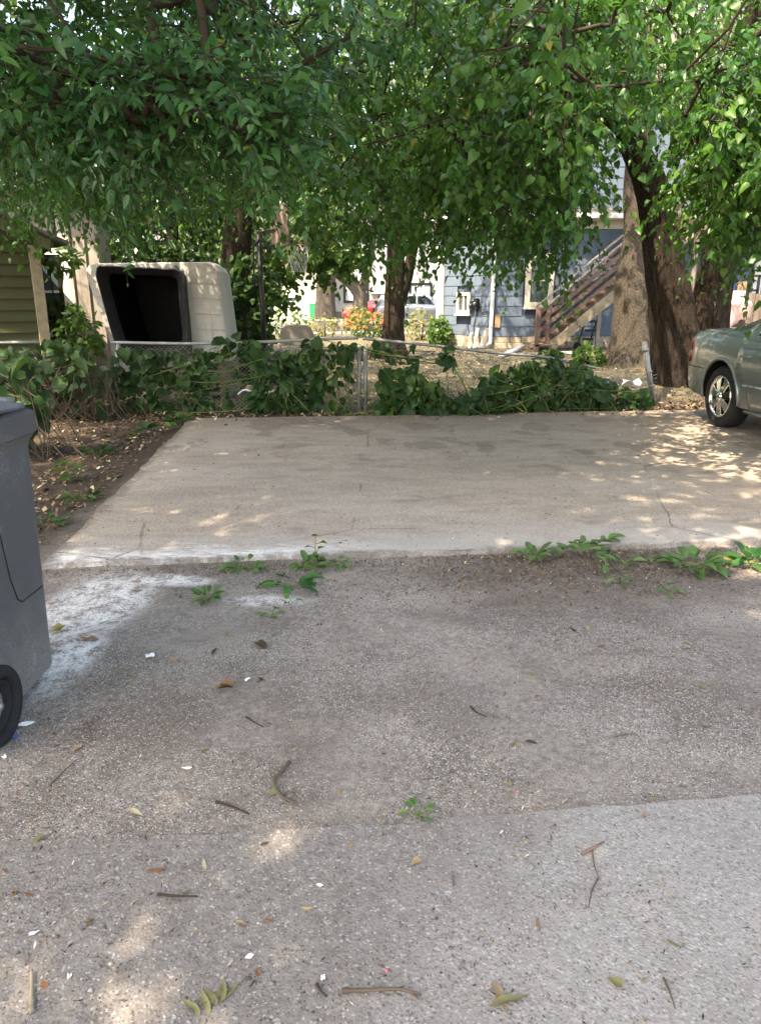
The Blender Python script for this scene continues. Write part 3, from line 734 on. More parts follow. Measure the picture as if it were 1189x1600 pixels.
d = MB().box((a.x, wy-.06, .55), (b.x, wy-.005, b.z)).build('door', MAT['black_door'], wh)
MB().box((a.x+.25, wy-.075, 1.2), (a.x+.4, wy-.062, b.z-.3)).build('pane', MAT['glass_curtain'], d)
MB().prism([Vector((a.x-.45, wy-1.0, b.z+.12)), Vector((b.x+.45, wy-1.0, b.z+.12)), Vector(((a.x+b.x)/2, wy-1.0, b.z+.62))], (0, .98, 0)).build('porch_roof', MAT['cream_paint'], wh)
MB().box((a.x-.5, wy-1.2, 0), (b.x+.5, wy-.04, .5)).build('doorstep', MAT['sidewalk'], wh)
# neighbouring porch house with the green door, further left
ph = thing('porch_house', 'pale house beyond the street with white porch railing and green door', 'house', (-8, 44, 0))
a = at(395, 490, 44.5); b = at(503, 490, 44.5)
MB().box((a.x-6, 44.5, 0), (b.x, 52, 3.4)).build('wall', MAT['cream_paint'], ph)
MB().prism([Vector((a.x-6.4, 44.0, 3.35)), Vector((a.x-6.4, 52.4, 3.35)), Vector((a.x-6.4, 48, 6.2))], (b.x-a.x+6.8, 0, 0)).build('roof', MAT['roofing'], ph)
p = at(484, 499, 44.4); q = at(497, 474, 44.4)
MB().box((p.x, 44.40, p.z), (q.x, 44.49, q.z)).build('door', MAT['green_door'], ph)
r0 = at(440, 500, 43.2); r1 = at(476, 484, 43.2); RL = MB()
pr = MB().box((r0.x-.06, 43.16, r1.z-.06), (r1.x+.06, 43.24, r1.z)).box((r0.x-.06, 43.16, r0.z), (r1.x+.06, 43.24, r0.z+.06)).build('porch_railing', MAT['white_paint'], ph)
for k in range(10):
    xx = r0.x+(r1.x-r0.x)*k/9
    MB().box((xx-.03, 43.17, r0.z+.062), (xx+.03, 43.23, r1.z-.062)).build('baluster', MAT['white_paint'], pr)
MB().box((r0.x-3, 42.9, 0), (q.x+.4, 44.39, r0.z-.05)).build('porch_floor', MAT['cream_paint'], ph)
pw_ = at(446, 478, 44.4); pq = at(462, 465, 44.4)
window(ph, Vector((0, 44.5, 0)), u, nn, pw_.x, pq.x, pw_.z, pq.z, MAT['white_paint'], MAT['glass'], 1, 2, .08, False)

# blue shingled house
bh = thing('blue_house', 'two storey blue shingled house with cream windows behind the wooden stairs', 'house', (5, 23, 0))
cB = at(770, 545, 22.6); cB = Vector((cB.x, 22.6, 0))
BO, Bu, Bn = cB, UX.copy(), -VY
BL = 12.5
LA = 2.55
farA = at(684, 533, 24.3); Au = Vector((cB.x-farA.x, cB.y-farA.y, 0)).normalized(); AO = Vector((farA.x, farA.y, 0)); LA = (cB-AO).length; An = Vector((Au.y, -Au.x, 0))
def block(O, u, L, depth, z0, z1, nrm): return MB().obox(O, u, -nrm, UZ, (0, .03, z0), (L, depth, z1))
block(BO, Bu, BL, 7, .34, 3.62, Bn).build('wall', MAT['blue_dark'], bh)
block(AO, Au, LA, 5, .34, 3.62, An).build('wall', MAT['blue_dark'], bh)
U2 = BO-Bn*.55
block(U2, Bu, BL, 6.4, 3.62, 7.2, Bn).build('wall', MAT['blue_dark'], bh)
fb = MB()
for (Oo, uu, ln, nrm) in ((BO, Bu, BL, Bn), (AO, Au, LA, An)):
    for r in range(2):
        x = 0; k = 0
        while x < ln-.05:
            w = min(random.uniform(.32, .55), ln-x)
            if x < 4.5:
                MB().obox(Oo, uu, nrm, UZ, (x+.006, -.12, -.03+r*.185), (x+w-.006, .015+random.uniform(0, .02), .150+r*.185)).build('foundation_block', MAT['stone'], bh, bevel=.012)
            else: fb.obox(Oo, uu, nrm, UZ, (x+.006, -.12, -.03+r*.185), (x+w-.006, .015+random.uniform(0, .02), .150+r*.185))
            x += w
fb.build('foundation_wall', MAT['stone'], bh, kind='stuff')
# shingles: one thin slab mesh per width, hung in courses, bottoms proud
SH = {}
def shingle_mesh(w):
    w = round(w, 2)
    if w not in SH:
        SH[w] = MB().box((-w/2+.004, .004, -.012), (w/2-.004, .016, .30)).add([( -w/2+.004, .030, -.012), (w/2-.004, .030, -.012), (w/2-.004, .017, .24), (-w/2+.004, .017, .24), (-w/2+.004, .0165, -.012), (w/2-.004, .0165, -.012)], [(0,1,2,3),(0,4,5,1),(0,3,4),(1,5,2)]).mesh('shingle'); SH[w].materials.append(MAT['blue'])
    return SH[w]
shingles = []
def clad(O, u, n, L, z0, z1, holes=(), course=.29):
    rows = int((z1-z0)/course+.5)
    for r in range(rows):
        x = -.28 if r % 2 else 0.0
        while x < L-.02:
            w = .60; a, b = max(0, x), min(L, x+w); x += w
            zc = z0+r*course
            segs = [(a, b)]
            for (h0, h1, g0, g1) in holes:
                if zc+course > g0 and zc < g1:
                    ns = []
                    for (s, e) in segs:
                        if e <= h0 or s >= h1: ns.append((s, e))
                        else:
                            if h0-s > .04: ns.append((s, h0))
                            if e-h1 > .04: ns.append((h1, e))
                    segs = ns
            for s, e in segs:
                if e-s > .05: shingles.append((O+u*((s+e)/2)+UZ*(zc+random.uniform(-.008, .008)), u, n, e-s))
def onwall(px, py, O, u, n):                                     # sight line onto a wall: (along, height)
    d = Vector(ray(px, py)); e = Vector((0, 0, CAM_H)); t = (O-e).dot(n)/d.dot(n); p = e+d*t-O
    return p.dot(u), p.z
wB = onwall(826, 472, BO, Bu, Bn)+onwall(858, 404, BO, Bu, Bn)
wA = onwall(719, 485, AO, Au, An)+onwall(733, 462, AO, Au, An)
clad(BO, Bu, Bn, BL, .36, 3.42, [(wB[0]-.2, wB[2]+.2, wB[1]-.2, wB[3]+.2)])
clad(AO, Au, An, LA, .36, 3.42, [(wA[0]-.12, wA[2]+.12, wA[1]-.16, wA[3]+.12)])
clad(U2, Bu, Bn, BL, 3.95, 7.0)
mid = np.array([tuple(s[0]) for s in shingles]); vis = visible(mid, 20); px_, py_, dp_ = project(mid)
rank = np.where(vis & (px_ < 1000), 1/dp_*(1+0*px_), 0); order = np.argsort(-rank)
single = set(int(k) for k in order[:290] if rank[k] > 0); rest = MB()
inv = chain(bh).inverted()
for k, (p, uu, nr, w) in enumerate(shingles):
    if k in single:
        o = bpy.data.objects.new('shingle', shingle_mesh(w)); COL.objects.link(o); o.parent = bh; o.matrix_parent_inverse = inv
        tilt = random.uniform(-.008, .008)
        o.matrix_basis = Matrix(((uu.x, nr.x, tilt*uu.x, p.x), (uu.y, nr.y, tilt*uu.y, p.y), (-tilt, 0, 1, p.z), (0, 0, 0, 1)))
    else:
        rest.obox(p, uu, nr, UZ, (-w/2+.004, .004, -.012), (w/2-.004, .024, .29))
rest.build('shingle_cladding', MAT['blue'], bh, kind='stuff')
window(bh, BO+Bn*.012, Bu, Bn, wB[0], wB[2], wB[1], wB[3], MAT['cream_paint'], MAT['glass'], 1, 2, .15)
window(bh, AO+An*.012, Au, An, wA[0], wA[2], wA[1], wA[3], MAT['cream_paint'], MAT['glass'], 2, 1, .10)
a, b = onwall(691, 492, AO, Au, An); a2, b2 = onwall(694, 440, AO, Au, An)
MB().obox(AO, Au, An, UZ, (a-.09, .03, b), (a+.09, .075, 2.9)).build('window_casing', MAT['cream_paint'], bh)
MB().obox(AO, Au, An, UZ, (-.05, -.06, .3), (.055, .055, 3.4)).build('corner_board', MAT['white_paint'], bh)
# eave between the storeys: frieze, gutter line and a strip of roofing
MB().obox(BO, Bu, Bn, UZ, (-.3, .032, 3.36), (BL, .07, 3.60)).build('frieze_board', MAT['cream_paint'], bh)
MB().obox(BO, Bu, Bn, UZ, (-.45, -.02, 3.602), (BL, .42, 3.64)).build('soffit', MAT['white_paint'], bh)
MB().obox(BO, Bu, Bn, UZ, (-.45, .422, 3.60), (BL, .50, 3.74)).build('gutter', MAT['white_paint'], bh, bevel=.02)
MB().prism([BO+Bu*-.45+Bn*.44+UZ*3.70, BO+Bu*-.45-Bn*.58+UZ*4.02, BO+Bu*-.45-Bn*.58+UZ*3.66, BO+Bu*-.45+Bn*.44+UZ*3.66], Bu*(BL+.45)).build('pent_roof', MAT['roofing'], bh)
MB().obox(AO, Au, An, UZ, (-.3, .032, 3.36), (LA-.02, .07, 3.60)).build('frieze_board', MAT['cream_paint'], bh)
MB().obox(AO, Au, An, UZ, (-.4, -.4, 3.602), (LA+.1, .45, 3.76)).build('soffit', MAT['white_paint'], bh)
MB().prism([U2+Bu*-.6+Bn*.5+UZ*7.15, U2+Bu*-.6-Bn*6.9+UZ*7.15, U2+Bu*-.6-Bn*3.2+UZ*10.2], Bu*(BL+1.2)).build('roof', MAT['roofing'], bh)
a, b = onwall(1181, 430, BO, Bu, Bn)
MB().obox(BO, Bu, Bn, UZ, (a-.12, .03, .36), (a+.14, .09, 3.34)).build('door_casing', MAT['white_paint'], bh)
# downspout, meters, cable
dx, dz = onwall(771, 395, BO, Bu, Bn)
dsp = [BO+Bu*(dx)+Bn*.45+UZ*3.62, BO+Bu*(dx)+Bn*.36+UZ*3.45, BO+Bu*dx+Bn*.11+UZ*3.2, BO+Bu*dx+Bn*.10+UZ*1.5, BO+Bu*(dx-.02)+Bn*.10+UZ*.35, BO+Bu*(dx-.06)+Bn*.14+UZ*.14, BO+Bu*(dx-.32)+Bn*.20+UZ*.08]
MB().tube(smooth_path(dsp, 26)[0], .058, 10).build('downspout', MAT['white_paint'], bh, smooth=True)
for (p0, p1, q0, q1) in ((737, 744, 470, 484), (744, 751, 466, 484)):
    a = onwall(p0, q1, AO, Au, An); b = onwall(p1, q0, AO, Au, An)
    m = MB().obox(AO, Au, An, UZ, (a[0], .032, a[1]), (b[0]-.01, .16, b[1])).build('meter_box', MAT['black_metal'], bh, bevel=.02)
    MB().lathe(AO+Au*((a[0]+b[0])/2)+UZ*((a[1]+b[1])/2)+An*.161, An, [(0, .001), (0, .06), (.05, .055), (.06, .0)], 12).build('dial', MAT['glass'], m, smooth=True)
for (pxa, pya, pxb, pyb) in ((737, 484, 735, 520), (748, 484, 744, 525), (751, 480, 766, 486)):
    a = onwall(pxa, pya, AO, Au, An); b = onwall(pxb, pyb, AO, Au, An); mx = (a[0]+b[0])/2-.08
    MB().tube(smooth_path([AO+Au*a[0]+An*.06+UZ*a[1], AO+Au*mx+An*.07+UZ*((a[1]+b[1])/2-.1), AO+Au*b[0]+An*.06+UZ*b[1]], 9)[0], .012, 5).build('cable', MAT['black_metal'], bh, smooth=True)

# wooden stairs up the blue house
SY = 21.4
s0 = at(853, 547, SY); s1 = at(1003, 425, SY)
st = thing('wooden_staircase', 'open wooden staircase with reddish rails climbing the blue house to the second floor', 'staircase', (s0.x, SY, 0))
run = s1.x-s0.x; rise = s1.z-s0.z; slope = rise/run; stx0 = s0.x
W_ST = 1.05
topx = s0.x+(3.35-.1)/slope
for yy in (SY, SY+W_ST):
    a = Vector((s0.x, yy, .02)); b = Vector((topx, yy, .02+slope*(topx-s0.x)))
    MB().bar(a, b, .05, .26).build('stringer', MAT['stringer_wood'], st)
nst = 15
for k in range(nst):
    xx = s0.x+(topx-s0.x)*(k+.35)/nst; zz = .10+slope*(xx-s0.x)+.06
    MB().box((xx-.13, SY+.03, zz), (xx+.15, SY+W_ST-.03, zz+.045)).build('tread', MAT['rail_wood'], st)
for q, yy in enumerate((SY-.045, SY+W_ST+.045)):
    rail = []
    for k, off in enumerate((.34, .60, .86)):
        a = Vector((s0.x-.08, yy, .1+off)); b = Vector((topx, yy, .1+off+slope*(topx-s0.x+.08)))
        MB().bar(a, b, .035, .10).build('rail_board', MAT['rail_wood'], st)
    a = Vector((s0.x-.12, yy, 1.20)); b = Vector((topx, yy, 1.20+slope*(topx-s0.x+.12)))
    MB().bar(a, b, .13, .04).build('handrail', MAT['gray_wood'], st)
    o2 = -.045 if q == 0 else .045
    for f in (0.015, .60, 1.0):
        xx = s0.x+(topx-s0.x)*f if f > .1 else s0.x-.02; zb = 0 if f < .1 else .02+slope*(xx-s0.x)-.15
        MB().box((xx-.045, yy+o2-.026, zb), (xx+.045, yy+o2+.026, 1.16+slope*(xx-s0.x))).build('newel_post', MAT['rail_wood'], st)
px1 = at(835, 545, SY).x
MB().box((px1-.06, SY-.30, 0), (px1+.06, SY-.18, at(835, 482, SY).z)).build('newel_post', MAT['rail_wood'], st)
MB().box((px1-.05, SY-.30, .15), (s0.x+.1, SY+W_ST, .20)).build('tread', MAT['rail_wood'], st)
# landing
MB().box((topx-.05, SY-.1, 3.22), (topx+3.4, 22.55+.08*topx-.3, 3.36)).build('landing', MAT['stringer_wood'], st)
for xx in (topx+.02, topx+3.3):
    MB().box((xx-.05, SY-.09, 0), (xx+.05, SY+.01, 3.21)).build('support_post', MAT['stringer_wood'], st)
MB().box((at(935, 500, SY+.6).x-.05, SY+.55, 0), (at(935, 500, SY+.6).x+.05, SY+.65, slope*(at(935, 500, SY+.6).x-s0.x)-.16)).build('support_post', MAT['gray_wood'], st)
dpx = at(986, 300, SY).x
for k in range(3): MB().box((dpx-.16+.13*k, SY-.145, 3.1), (dpx-.07+.13*k, SY-.105, 4.62)).build('railing_board', MAT['rail_wood'], st)
MB().box((topx, SY-.15, 4.40), (topx+3.4, SY-.05, 4.50)).build('handrail', MAT['rail_wood'], st)
for k in range(14): MB().box((topx+.3+.22*k, SY-.10, 3.37), (topx+.34+.22*k, SY-.06, 4.395)).build('railing_board', MAT['rail_wood'], st)
p = at(989, 275, SY-.4)
tp = MB(); 
for k in range(6): 
    xa = p.x-.22+.09*k; tp.prism([Vector((xa, SY-.40, p.z-.14)), Vector((xa+.09, SY-.40, p.z-.14-.02*(k%2))), Vector((xa+.09, SY-.40+.06*(k%2), p.z+.16)), Vector((xa, SY-.40+.06*((k+1)%2), p.z+.16))], (0, .02, 0))
tag(tp.build('tarp', MAT['sky_blue']), 'bright blue tarp scrap hung on the upper landing railing', 'tarp')

# junk under and beside the stairs
def single(name, mb, mat, label, cat, group=None, **k): return tag(mb.build(name, mat, **k), label, cat, group)
for q, (pa, pb, ya, yb, w, lab) in enumerate(((741, 748, 513, 541, .10, 'dark weathered board leaning on the blue wall beside the downspout'), (752, 764, 513, 543, .16, 'pale split plank leaning next to the downspout'), (733, 738, 520, 540, .07, 'short thin board leaning below the meter boxes'))):
    b = at(pa, yb, 22.3); t = onwall(pb, ya, AO, Au, An); tv = AO+Au*t[0]+An*.06+UZ*t[1]
    single('leaning_board', MB().bar((b.x, b.y, .015), tv, w, .03), MAT['gray_wood'], lab, 'board', bevel=.004)
a = onwall(772, 512, BO, Bu, Bn); b = onwall(778, 491, BO, Bu, Bn)
single('tan_sign_board', MB().obox(BO, Bu, Bn, UZ, (a[0], .04, a[1]), (b[0]+.06, .07, b[1])), MAT['cardboard'], 'small tan wood panel hung on blue wall right of downspout', 'panel', bevel=.006)
a = G(782, 560); b = G(818, 546)
single('white_pipe', MB().tube([Vector((a.x, a.y, .06)), Vector((b.x, b.y, .09))], .055, 10), MAT['white_plastic'], 'white plastic pipe lying on the ground before the stairs', 'pipe', smooth=True)
a = G(868, 553); b = G(905, 553)
single('white_plank', MB().bar((a.x, a.y-.3, .05), (b.x, b.y-.2, .05), .14, .06), MAT['white_paint'], 'white painted board lying under the stairs near the tree', 'board', bevel=.006)
for q, pxx in enumerate((934, 952)):
    c = G(pxx, 560); r = .16; pts = [Vector((c.x+r*(1+.12*k/24)*math.cos(k*.55), c.y-1.5+r*math.sin(k*.55), .04+.012*k/4+.10*abs(math.sin(k*.27)))) for k in range(40)]
    single('garden_hose', MB().tube(pts, .014, 6), MAT['white_plastic'] if q == 0 else MAT['black_metal'], ('loose coil of white hose on the ground by the pale trunk' if q == 0 else 'small dark coil of cable beside the pale trunk roots'), 'hose', smooth=True)
# black folded stroller-like frame under the stairs
p = at(917, 540, 22.0); fr = thing('folded_handcart', 'folded black handcart standing in the shade under the stairs', 'handcart', (p.x, 22.0, 0))
F_ = MB()
for sx in (-.16, .16):
    F_.tube(smooth_path([(p.x+sx-.12, 22.0, .1), (p.x+sx, 22.0, .6), (p.x+sx+.12, 22.05, .98), (p.x+sx+.2, 22.05, 1.0)], 10)[0], .022, 6)
F_.build('frame', MAT['black_metal'], fr, smooth=True)
for zz in (.3, .55, .8): MB().bar((p.x-.22+zz*.2, 21.99, zz), (p.x+.10+zz*.2, 21.99, zz), .03, .06).build('crossbar', MAT['black_metal'], fr)
for sx in (-.30, .05):
    MB().lathe((p.x+sx, 21.93, .11), (0, 1, 0), [(0, .02), (0, .11), (.045, .11), (.045, .02)], 18, True).build('wheel', MAT['rubber'], fr, smooth=False)

# olive clapboard garage and the house wall with a window, far left
oc = at(49, 385, 11.0); gd = Vector((.80, .60, 0)); gn = Vector((.60, -.80, 0))
oh = thing('olive_garage', 'olive green clapboard garage with peeling tan corner board at the left edge', 'garage', (oc.x, oc.y, 0))
GO = Vector((oc.x, oc.y, 0))-gd*5.0
cz = oc.z
roofline = lambda a: cz+.10+(5.0-a)*.42
MB().prism([GO+gn*-.04+UZ*.1, GO+gd*5-gn*.04+UZ*.1, GO+gd*5-gn*.04+UZ*roofline(5), GO-gn*.04+UZ*roofline(0)], -gn*4).build('wall', MAT['olive_trim'], oh)
for k in range(30):
    z = .25+.155*k
    amax = 5.0 if z+.155 < roofline(5) else 5.0-(z+.155-roofline(5))/.42
    if amax < .3: break
    MB().add([GO+gn*(-.034)+UZ*(z+.17), GO+gd*amax-gn*.034+UZ*(z+.17), GO+gd*min(5, amax+.2)+gn*.0+UZ*z, GO+UZ*z, GO-gn*.036+UZ*z, GO+gd*min(5, amax+.2)-gn*.036+UZ*z], [(3,2,1,0),(4,5,2,3)]).build('clapboard', MAT['olive'], oh)
MB().obox(GO, gd, gn, UZ, (4.96, -.05, .2), (5.10, .035, cz+.02)).build('corner_board', MAT['peeling'], oh)
MB().prism([GO+gd*5.25+gn*.03+UZ*(roofline(5.25)-.05), GO+gd*5.25+gn*.03+UZ*(roofline(5.25)+.10), GO+gn*.03+UZ*(roofline(0)+.10), GO+gn*.03+UZ*(roofline(0)-.05)], gn*.05).build('rake_board', MAT['olive_trim'], oh)
MB().prism([GO+gd*5.45+gn*.25+UZ*(roofline(5.45)+.11), GO+gd*5.45+gn*.25+UZ*(roofline(5.45)+.16), GO+gn*.25+UZ*(roofline(0)+.16), GO+gn*.25+UZ*(roofline(0)+.11)], -gn*4.4).build('roof', MAT['roofing'], oh)
hw = 13.2
ch = thing('cream_house', 'pale house wall with a tall white framed window behind the olive garage', 'house', (-5.5, hw, 0))
a = at(30, 480, hw); b = at(150, 400, hw)
MB().box((a.x-3.5, hw, 0), (b.x+.05, hw+.6, 3.2)).build('wall', MAT['gray_wood'], ch)
MB().prism([Vector((a.x-3.8, hw-.4, 3.2)), Vector((a.x-3.8, hw+.8, 3.2)), Vector((a.x-3.8, hw+.3, 3.6))], (b.x-a.x+4.2, 0, 0)).build('roof', MAT['roofing'], ch)
O2 = Vector((0, hw, 0)); w0 = at(76, 512, hw); w1 = at(98, 398, hw)
window(ch, O2, u, nn, w0.x, w1.x, w0.z, w1.z, MAT['white_paint'], MAT['glass'], 1, 2, .10)
w0 = at(105, 512, hw)
MB().box((w0.x-.04, hw-.05, .4), (w0.x+.04, hw-.005, 2.9)).build('downpipe', MAT['black_metal'], ch)
w0 = at(117, 512, hw)
MB().box((w0.x-.09, hw-.07, .4), (w0.x+.10, hw-.005, 3.0)).build('door_casing', MAT['cream_paint'], ch)
MB().box((w0.x+.14, hw-.04, .4), (w0.x+.34, hw-.005, 2.7)).build('door', MAT['gray_wood'], ch)

# plank fence behind the car, hutch, blanket, board
py_ = 17.2
pf = thing('plank_fence', 'weathered brown plank fence running behind the twin trunk tree and the car', 'fence', (9, py_, 0))
x0 = at(1008, 460, py_).x; top = at(1175, 458, py_).z
k = 0; x = x0
while x < x0+7.5:
    hgt = top+random.uniform(-.03, .03)
    if not (at(1122, 460, py_).x < x < at(1166, 460, py_).x):
        MB().box((x, py_+random.uniform(0, .015), .04), (x+.13, py_+.03, hgt)).build('plank', MAT['plank_wood'], pf)
    x += .145
for zz in (.35, top-.25): MB().box((x0, py_+.036, zz), (x0+7.5, py_+.08, zz+.09)).build('rail', MAT['plank_wood'], pf)
hp = at(1146, 500, 15.6); wd = at(1168, 500, 15.6).x-at(1126, 500, 15.6).x
hu = thing('wooden_hutch', 'small reddish wooden hutch half covered by a pink blanket behind the car', 'hutch', (hp.x, 15.6, 0))
hz = at(1146, 470, 15.6).z-.12
for k in range(5): MB().box((hp.x-wd*.42+k*wd*.17, 15.6, .05), (hp.x-wd*.42+(k+.94)*wd*.17, 15.63, hz*.9)).build('plank', MAT['rail_wood'], hu)
MB().box((hp.x-wd*.42, 15.632, .05), (hp.x+wd*.43, 16.5, hz*.9)).build('body', MAT['rail_wood'], hu)
MB().prism([Vector((hp.x-wd*.5, 15.5, hz*.9)), Vector((hp.x+wd*.5, 15.5, hz*.9)), Vector((hp.x+wd*.08, 15.5, hz+.16))], (0, 1.1, 0)).build('roof', MAT['plank_wood'], hu)
bl = MB(); nxx, nyy = 14, 12; vs = []
for j in range(nyy):
    for i_ in range(nxx):
        xx = -wd*.56+wd*1.02*i_/(nxx-1); t = j/(nyy-1)
        ridge = hz+.19-abs(xx-wd*.08)*.42
        yv = 15.44-.02*math.sin(i_*1.3)-.03*t; zv = ridge-.0
        if t < .5: yv, zv = 16.3-(16.3-15.44)*t*2, ridge+.01*math.sin(i_*1.7+j)
        else: zv = ridge-(t-.5)*2*(.62-.28*(i_/(nxx-1)))-.02*math.sin(i_*2.1)
        vs.append((hp.x+xx, yv-.03*math.sin(i_*.9+j*.5), zv))
bl.add(vs, [(j*nxx+i_, j*nxx+i_+1, (j+1)*nxx+i_+1, (j+1)*nxx+i_) for j in range(nyy-1) for i_ in range(nxx-1)])
b_ = tag(bl.build('blanket', MAT['pink'], smooth=True), 'pale pink blanket draped over the wooden hutch', 'blanket')
sm = b_.modifiers.new('thick', 'SOLIDIFY'); sm.thickness = .012
a = at(1135, 458, 16.8); b = at(1166, 440, 16.8)
sh = MB(); vs = []
for j in range(6):
    for i_ in range(10): vs.append((a.x+(b.x-a.x)*i_/9, 16.8+.04*math.sin(i_*1.4), (a.z-.75)+(.80)*j/5))
sh.add(vs, [(j*10+i_, j*10+i_+1, (j+1)*10+i_+1, (j+1)*10+i_) for j in range(5) for i_ in range(9)])
s_ = tag(sh.build('sheet', MAT['pink'], smooth=True), 'flat pale pink sheet hung over the gap in the plank fence', 'sheet')
s_.modifiers.new('thick', 'SOLIDIFY').thickness = .01
a = at(1151, 458, 18.2); b = at(1167, 440, 18.2)
single('tan_board', MB().box((a.x, 18.2, 0), (b.x, 18.24, b.z)), MAT['cardboard'], 'tan board standing above the pink sheet by the fence', 'board')
a = at(1137, 458, 18.3)
single('blue_barrel', MB().lathe((a.x+.05, 18.5, 0), (0, 0, 1), [(0, .0), (0, .27), (.05, .29), (.5, .30), (.52, .31), (.9, .31), (.92, .30), (at(1137, 441, 18.5).z-.03, .29), (at(1137, 441, 18.5).z, .26), (at(1137, 441, 18.5).z, 0)], 20), MAT['dark_blue'], 'dark blue barrel between the twin trunk tree and the tan board', 'barrel', smooth=True)
a = at(1167, 458, 18.0); b = at(1186, 431, 18.0); fm = MB()
for (p, q) in (((a.x, a.z), (a.x, b.z)), ((b.x, a.z), (b.x, b.z)), ((a.x-.03, b.z), (b.x+.03, b.z)), ((a.x, a.z+.06), (b.x, a.z+.06))): fm.bar((p[0], 18.0, p[1]), (q[0], 18.0, q[1]), .05, .05)
for xx in (a.x, b.x): fm.bar((xx, 18.0, 0), (xx, 18.0, a.z), .05, .05)
single('metal_frame', fm, MAT['black_metal'], 'open black metal frame standing behind the plank fence', 'frame')
# ------------------------------------------------------------------ cars
def make_car(name, label, loc, heading, paint, L=5.0, H=1.48, suv=False, detail=True, group=None):
    """local frame: +x forward, +y left, rear axle at the origin"""
    root = thing(name, label, 'car', loc, heading, group)
    WB, R, RO = 3.05*L/5, .363, 1.03*L/5
    FO = L-WB-RO; fx = WB+FO; k = L/5
    dk = 1.105 if not suv else 1.02
    st = [(-RO, .70, .46, .80), (-RO+.03, .80, .36, .99), (-RO+.12, .865, .29, dk-.03), (-RO+.32, .905, .26, dk), (-RO+.6, .925, .245, dk+.005), (-.15, .935, .235, dk), (.25, .94, .23, dk-.02), (.8, .94, .22, 1.05), (1.5, .94, .22, 1.03), (2.2*k, .94, .22, 1.02), (2.7*k, .94, .22, 1.01), (3.05*k, .935, .23, .985), (WB+.35, .92, .24, .94), (fx-.28, .87, .27, .88), (fx-.08, .80, .34, .80), (fx, .70, .44, .68)]
    def half(w, zb, zt):
        return [(0, zb), (w*.80, zb), (w*.955, zb+.07), (w*.985, zb+.20), (w*1.0, zb+(zt-zb)*.46), (w*.995, zb+(zt-zb)*.68), (w*.965, zt-.085), (w*.925, zt-.03), (w*.84, zt), (w*.45, zt+.018), (0, zt+.024)]
    X = np.array([s[0] for s in st])
    xs_ = np.unique(np.concatenate([X, np.linspace(-.55, .6, 14), np.linspace(WB-.55, WB+.55, 10)]))
    W_ = np.interp(xs_, X, [s[1] for s in st]); ZB = np.interp(xs_, X, [s[2] for s in st]); ZT = np.interp(xs_, X, [s[3] for s in st])
    mb = MB(); secs = []
    for x, w, zb, zt in zip(xs_, W_, ZB, ZT):
        h = half(w, zb, zt); ring = [(x, y, z) for y, z in h]+[(x, -y, z) for y, z in h[-2:0:-1]]; secs.append(ring)
    n = len(secs[0])
    for r in secs: mb.v.extend(r)
    for i_ in range(len(secs)-1):
        for j in range(n): mb.f.append((i_*n+j, i_*n+(j+1) % n, (i_+1)*n+(j+1) % n, (i_+1)*n+j))
    mb.f.append(tuple(range(n))); mb.f.append(tuple((len(secs)-1)*n+j for j in reversed(range(n))))
    body = mb.build('body', [paint, MAT['dark_gap']], root, world=False)
    bm = bmesh.new(); bm.from_mesh(body.data)
    cut = MB()
    for ax in (0, WB):
        for sgn in (-1, 1): cut.lathe((ax, sgn*.58, R+.01), (0, sgn, 0), [(0, 0), (0, .415), (.6, .415), (.6, 0)], 40)
    cme = cut.mesh('arch_cutter'); co = bpy.data.objects.new('arch_cutter', cme); COL.objects.link(co)
    cme.materials.append(MAT['dark_gap']); co.location = (0, 0, 0); co.parent = root
    bo = body.modifiers.new('arches', 'BOOLEAN'); bo.operation = 'DIFFERENCE'; bo.object = co; bo.solver = 'EXACT'
    try: bo.material_mode = 'TRANSFER'
    except Exception: pass
    bpy.context.view_layer.update()
    ev = body.evaluated_get(bpy.context.evaluated_depsgraph_get()); nm = bpy.data.meshes.new_from_object(ev)
    body.modifiers.clear(); bm.free(); body.data = nm; bpy.data.objects.remove(co)
    nm.polygons.foreach_set('use_smooth', np.ones(len(nm.polygons), bool))
    try: nm.set_sharp_from_angle(angle=math.radians(38))
    except Exception: pass
    def side(x, f, off=0.0, sgn=-1):                           # a point on the flank; f = height fraction list index
        w = np.interp(x, X, [s[1] for s in st]); zb = np.interp(x, X, [s[2] for s in st]); zt = np.interp(x, X, [s[3] for s in st])
        h = half(w, zb, zt); zz = [q[1] for q in h[2:9]]; yy = [q[0] for q in h[2:9]]
        return Vector((x, sgn*(np.interp(f, zz, yy)+off), f))
    # greenhouse
    if suv: gx_ = [(-RO+.10, 1.0, 1.0), (-RO+.35, H-.06, .62), (.6, H, .64), (1.5*k, H, .64), (2.0*k, H-.05, .63), (2.95*k, 1.0, .80)]
    else: gx_ = [(-.32, 1.08, .80), (.62, H-.075, .60), (.95, H-.02, .62), (1.55*k, H, .63), (1.95*k, H-.03, .62), (2.85*k, 1.0, .78)]
    def green(off, xa, xb, za, nx_=14, nz_=6, sgn=None):
        pass
    gxs = np.linspace(gx_[0][0], gx_[-1][0], 26)
    top = np.interp(gxs, [g[0] for g in gx_], [g[1] for g in gx_]); tw = np.interp(gxs, [g[0] for g in gx_], [g[2] for g in gx_])
    belt = np.interp(gxs, X, [s[3] for s in st])-.03; bw = np.interp(gxs, X, [s[1] for s in st])*.915
    gm = MB(); prof = lambda i_: [(bw[i_], belt[i_]), (bw[i_]+(tw[i_]-bw[i_])*.55*min(1, 1), belt[i_]+(top[i_]-belt[i_])*.6), (tw[i_]+.03, top[i_]-.055 if top[i_]-belt[i_] > .1 else belt[i_]+(top[i_]-belt[i_])*.8), (tw[i_]-.03, top[i_]-.012), (0, top[i_]+.02)]
    m_ = 9
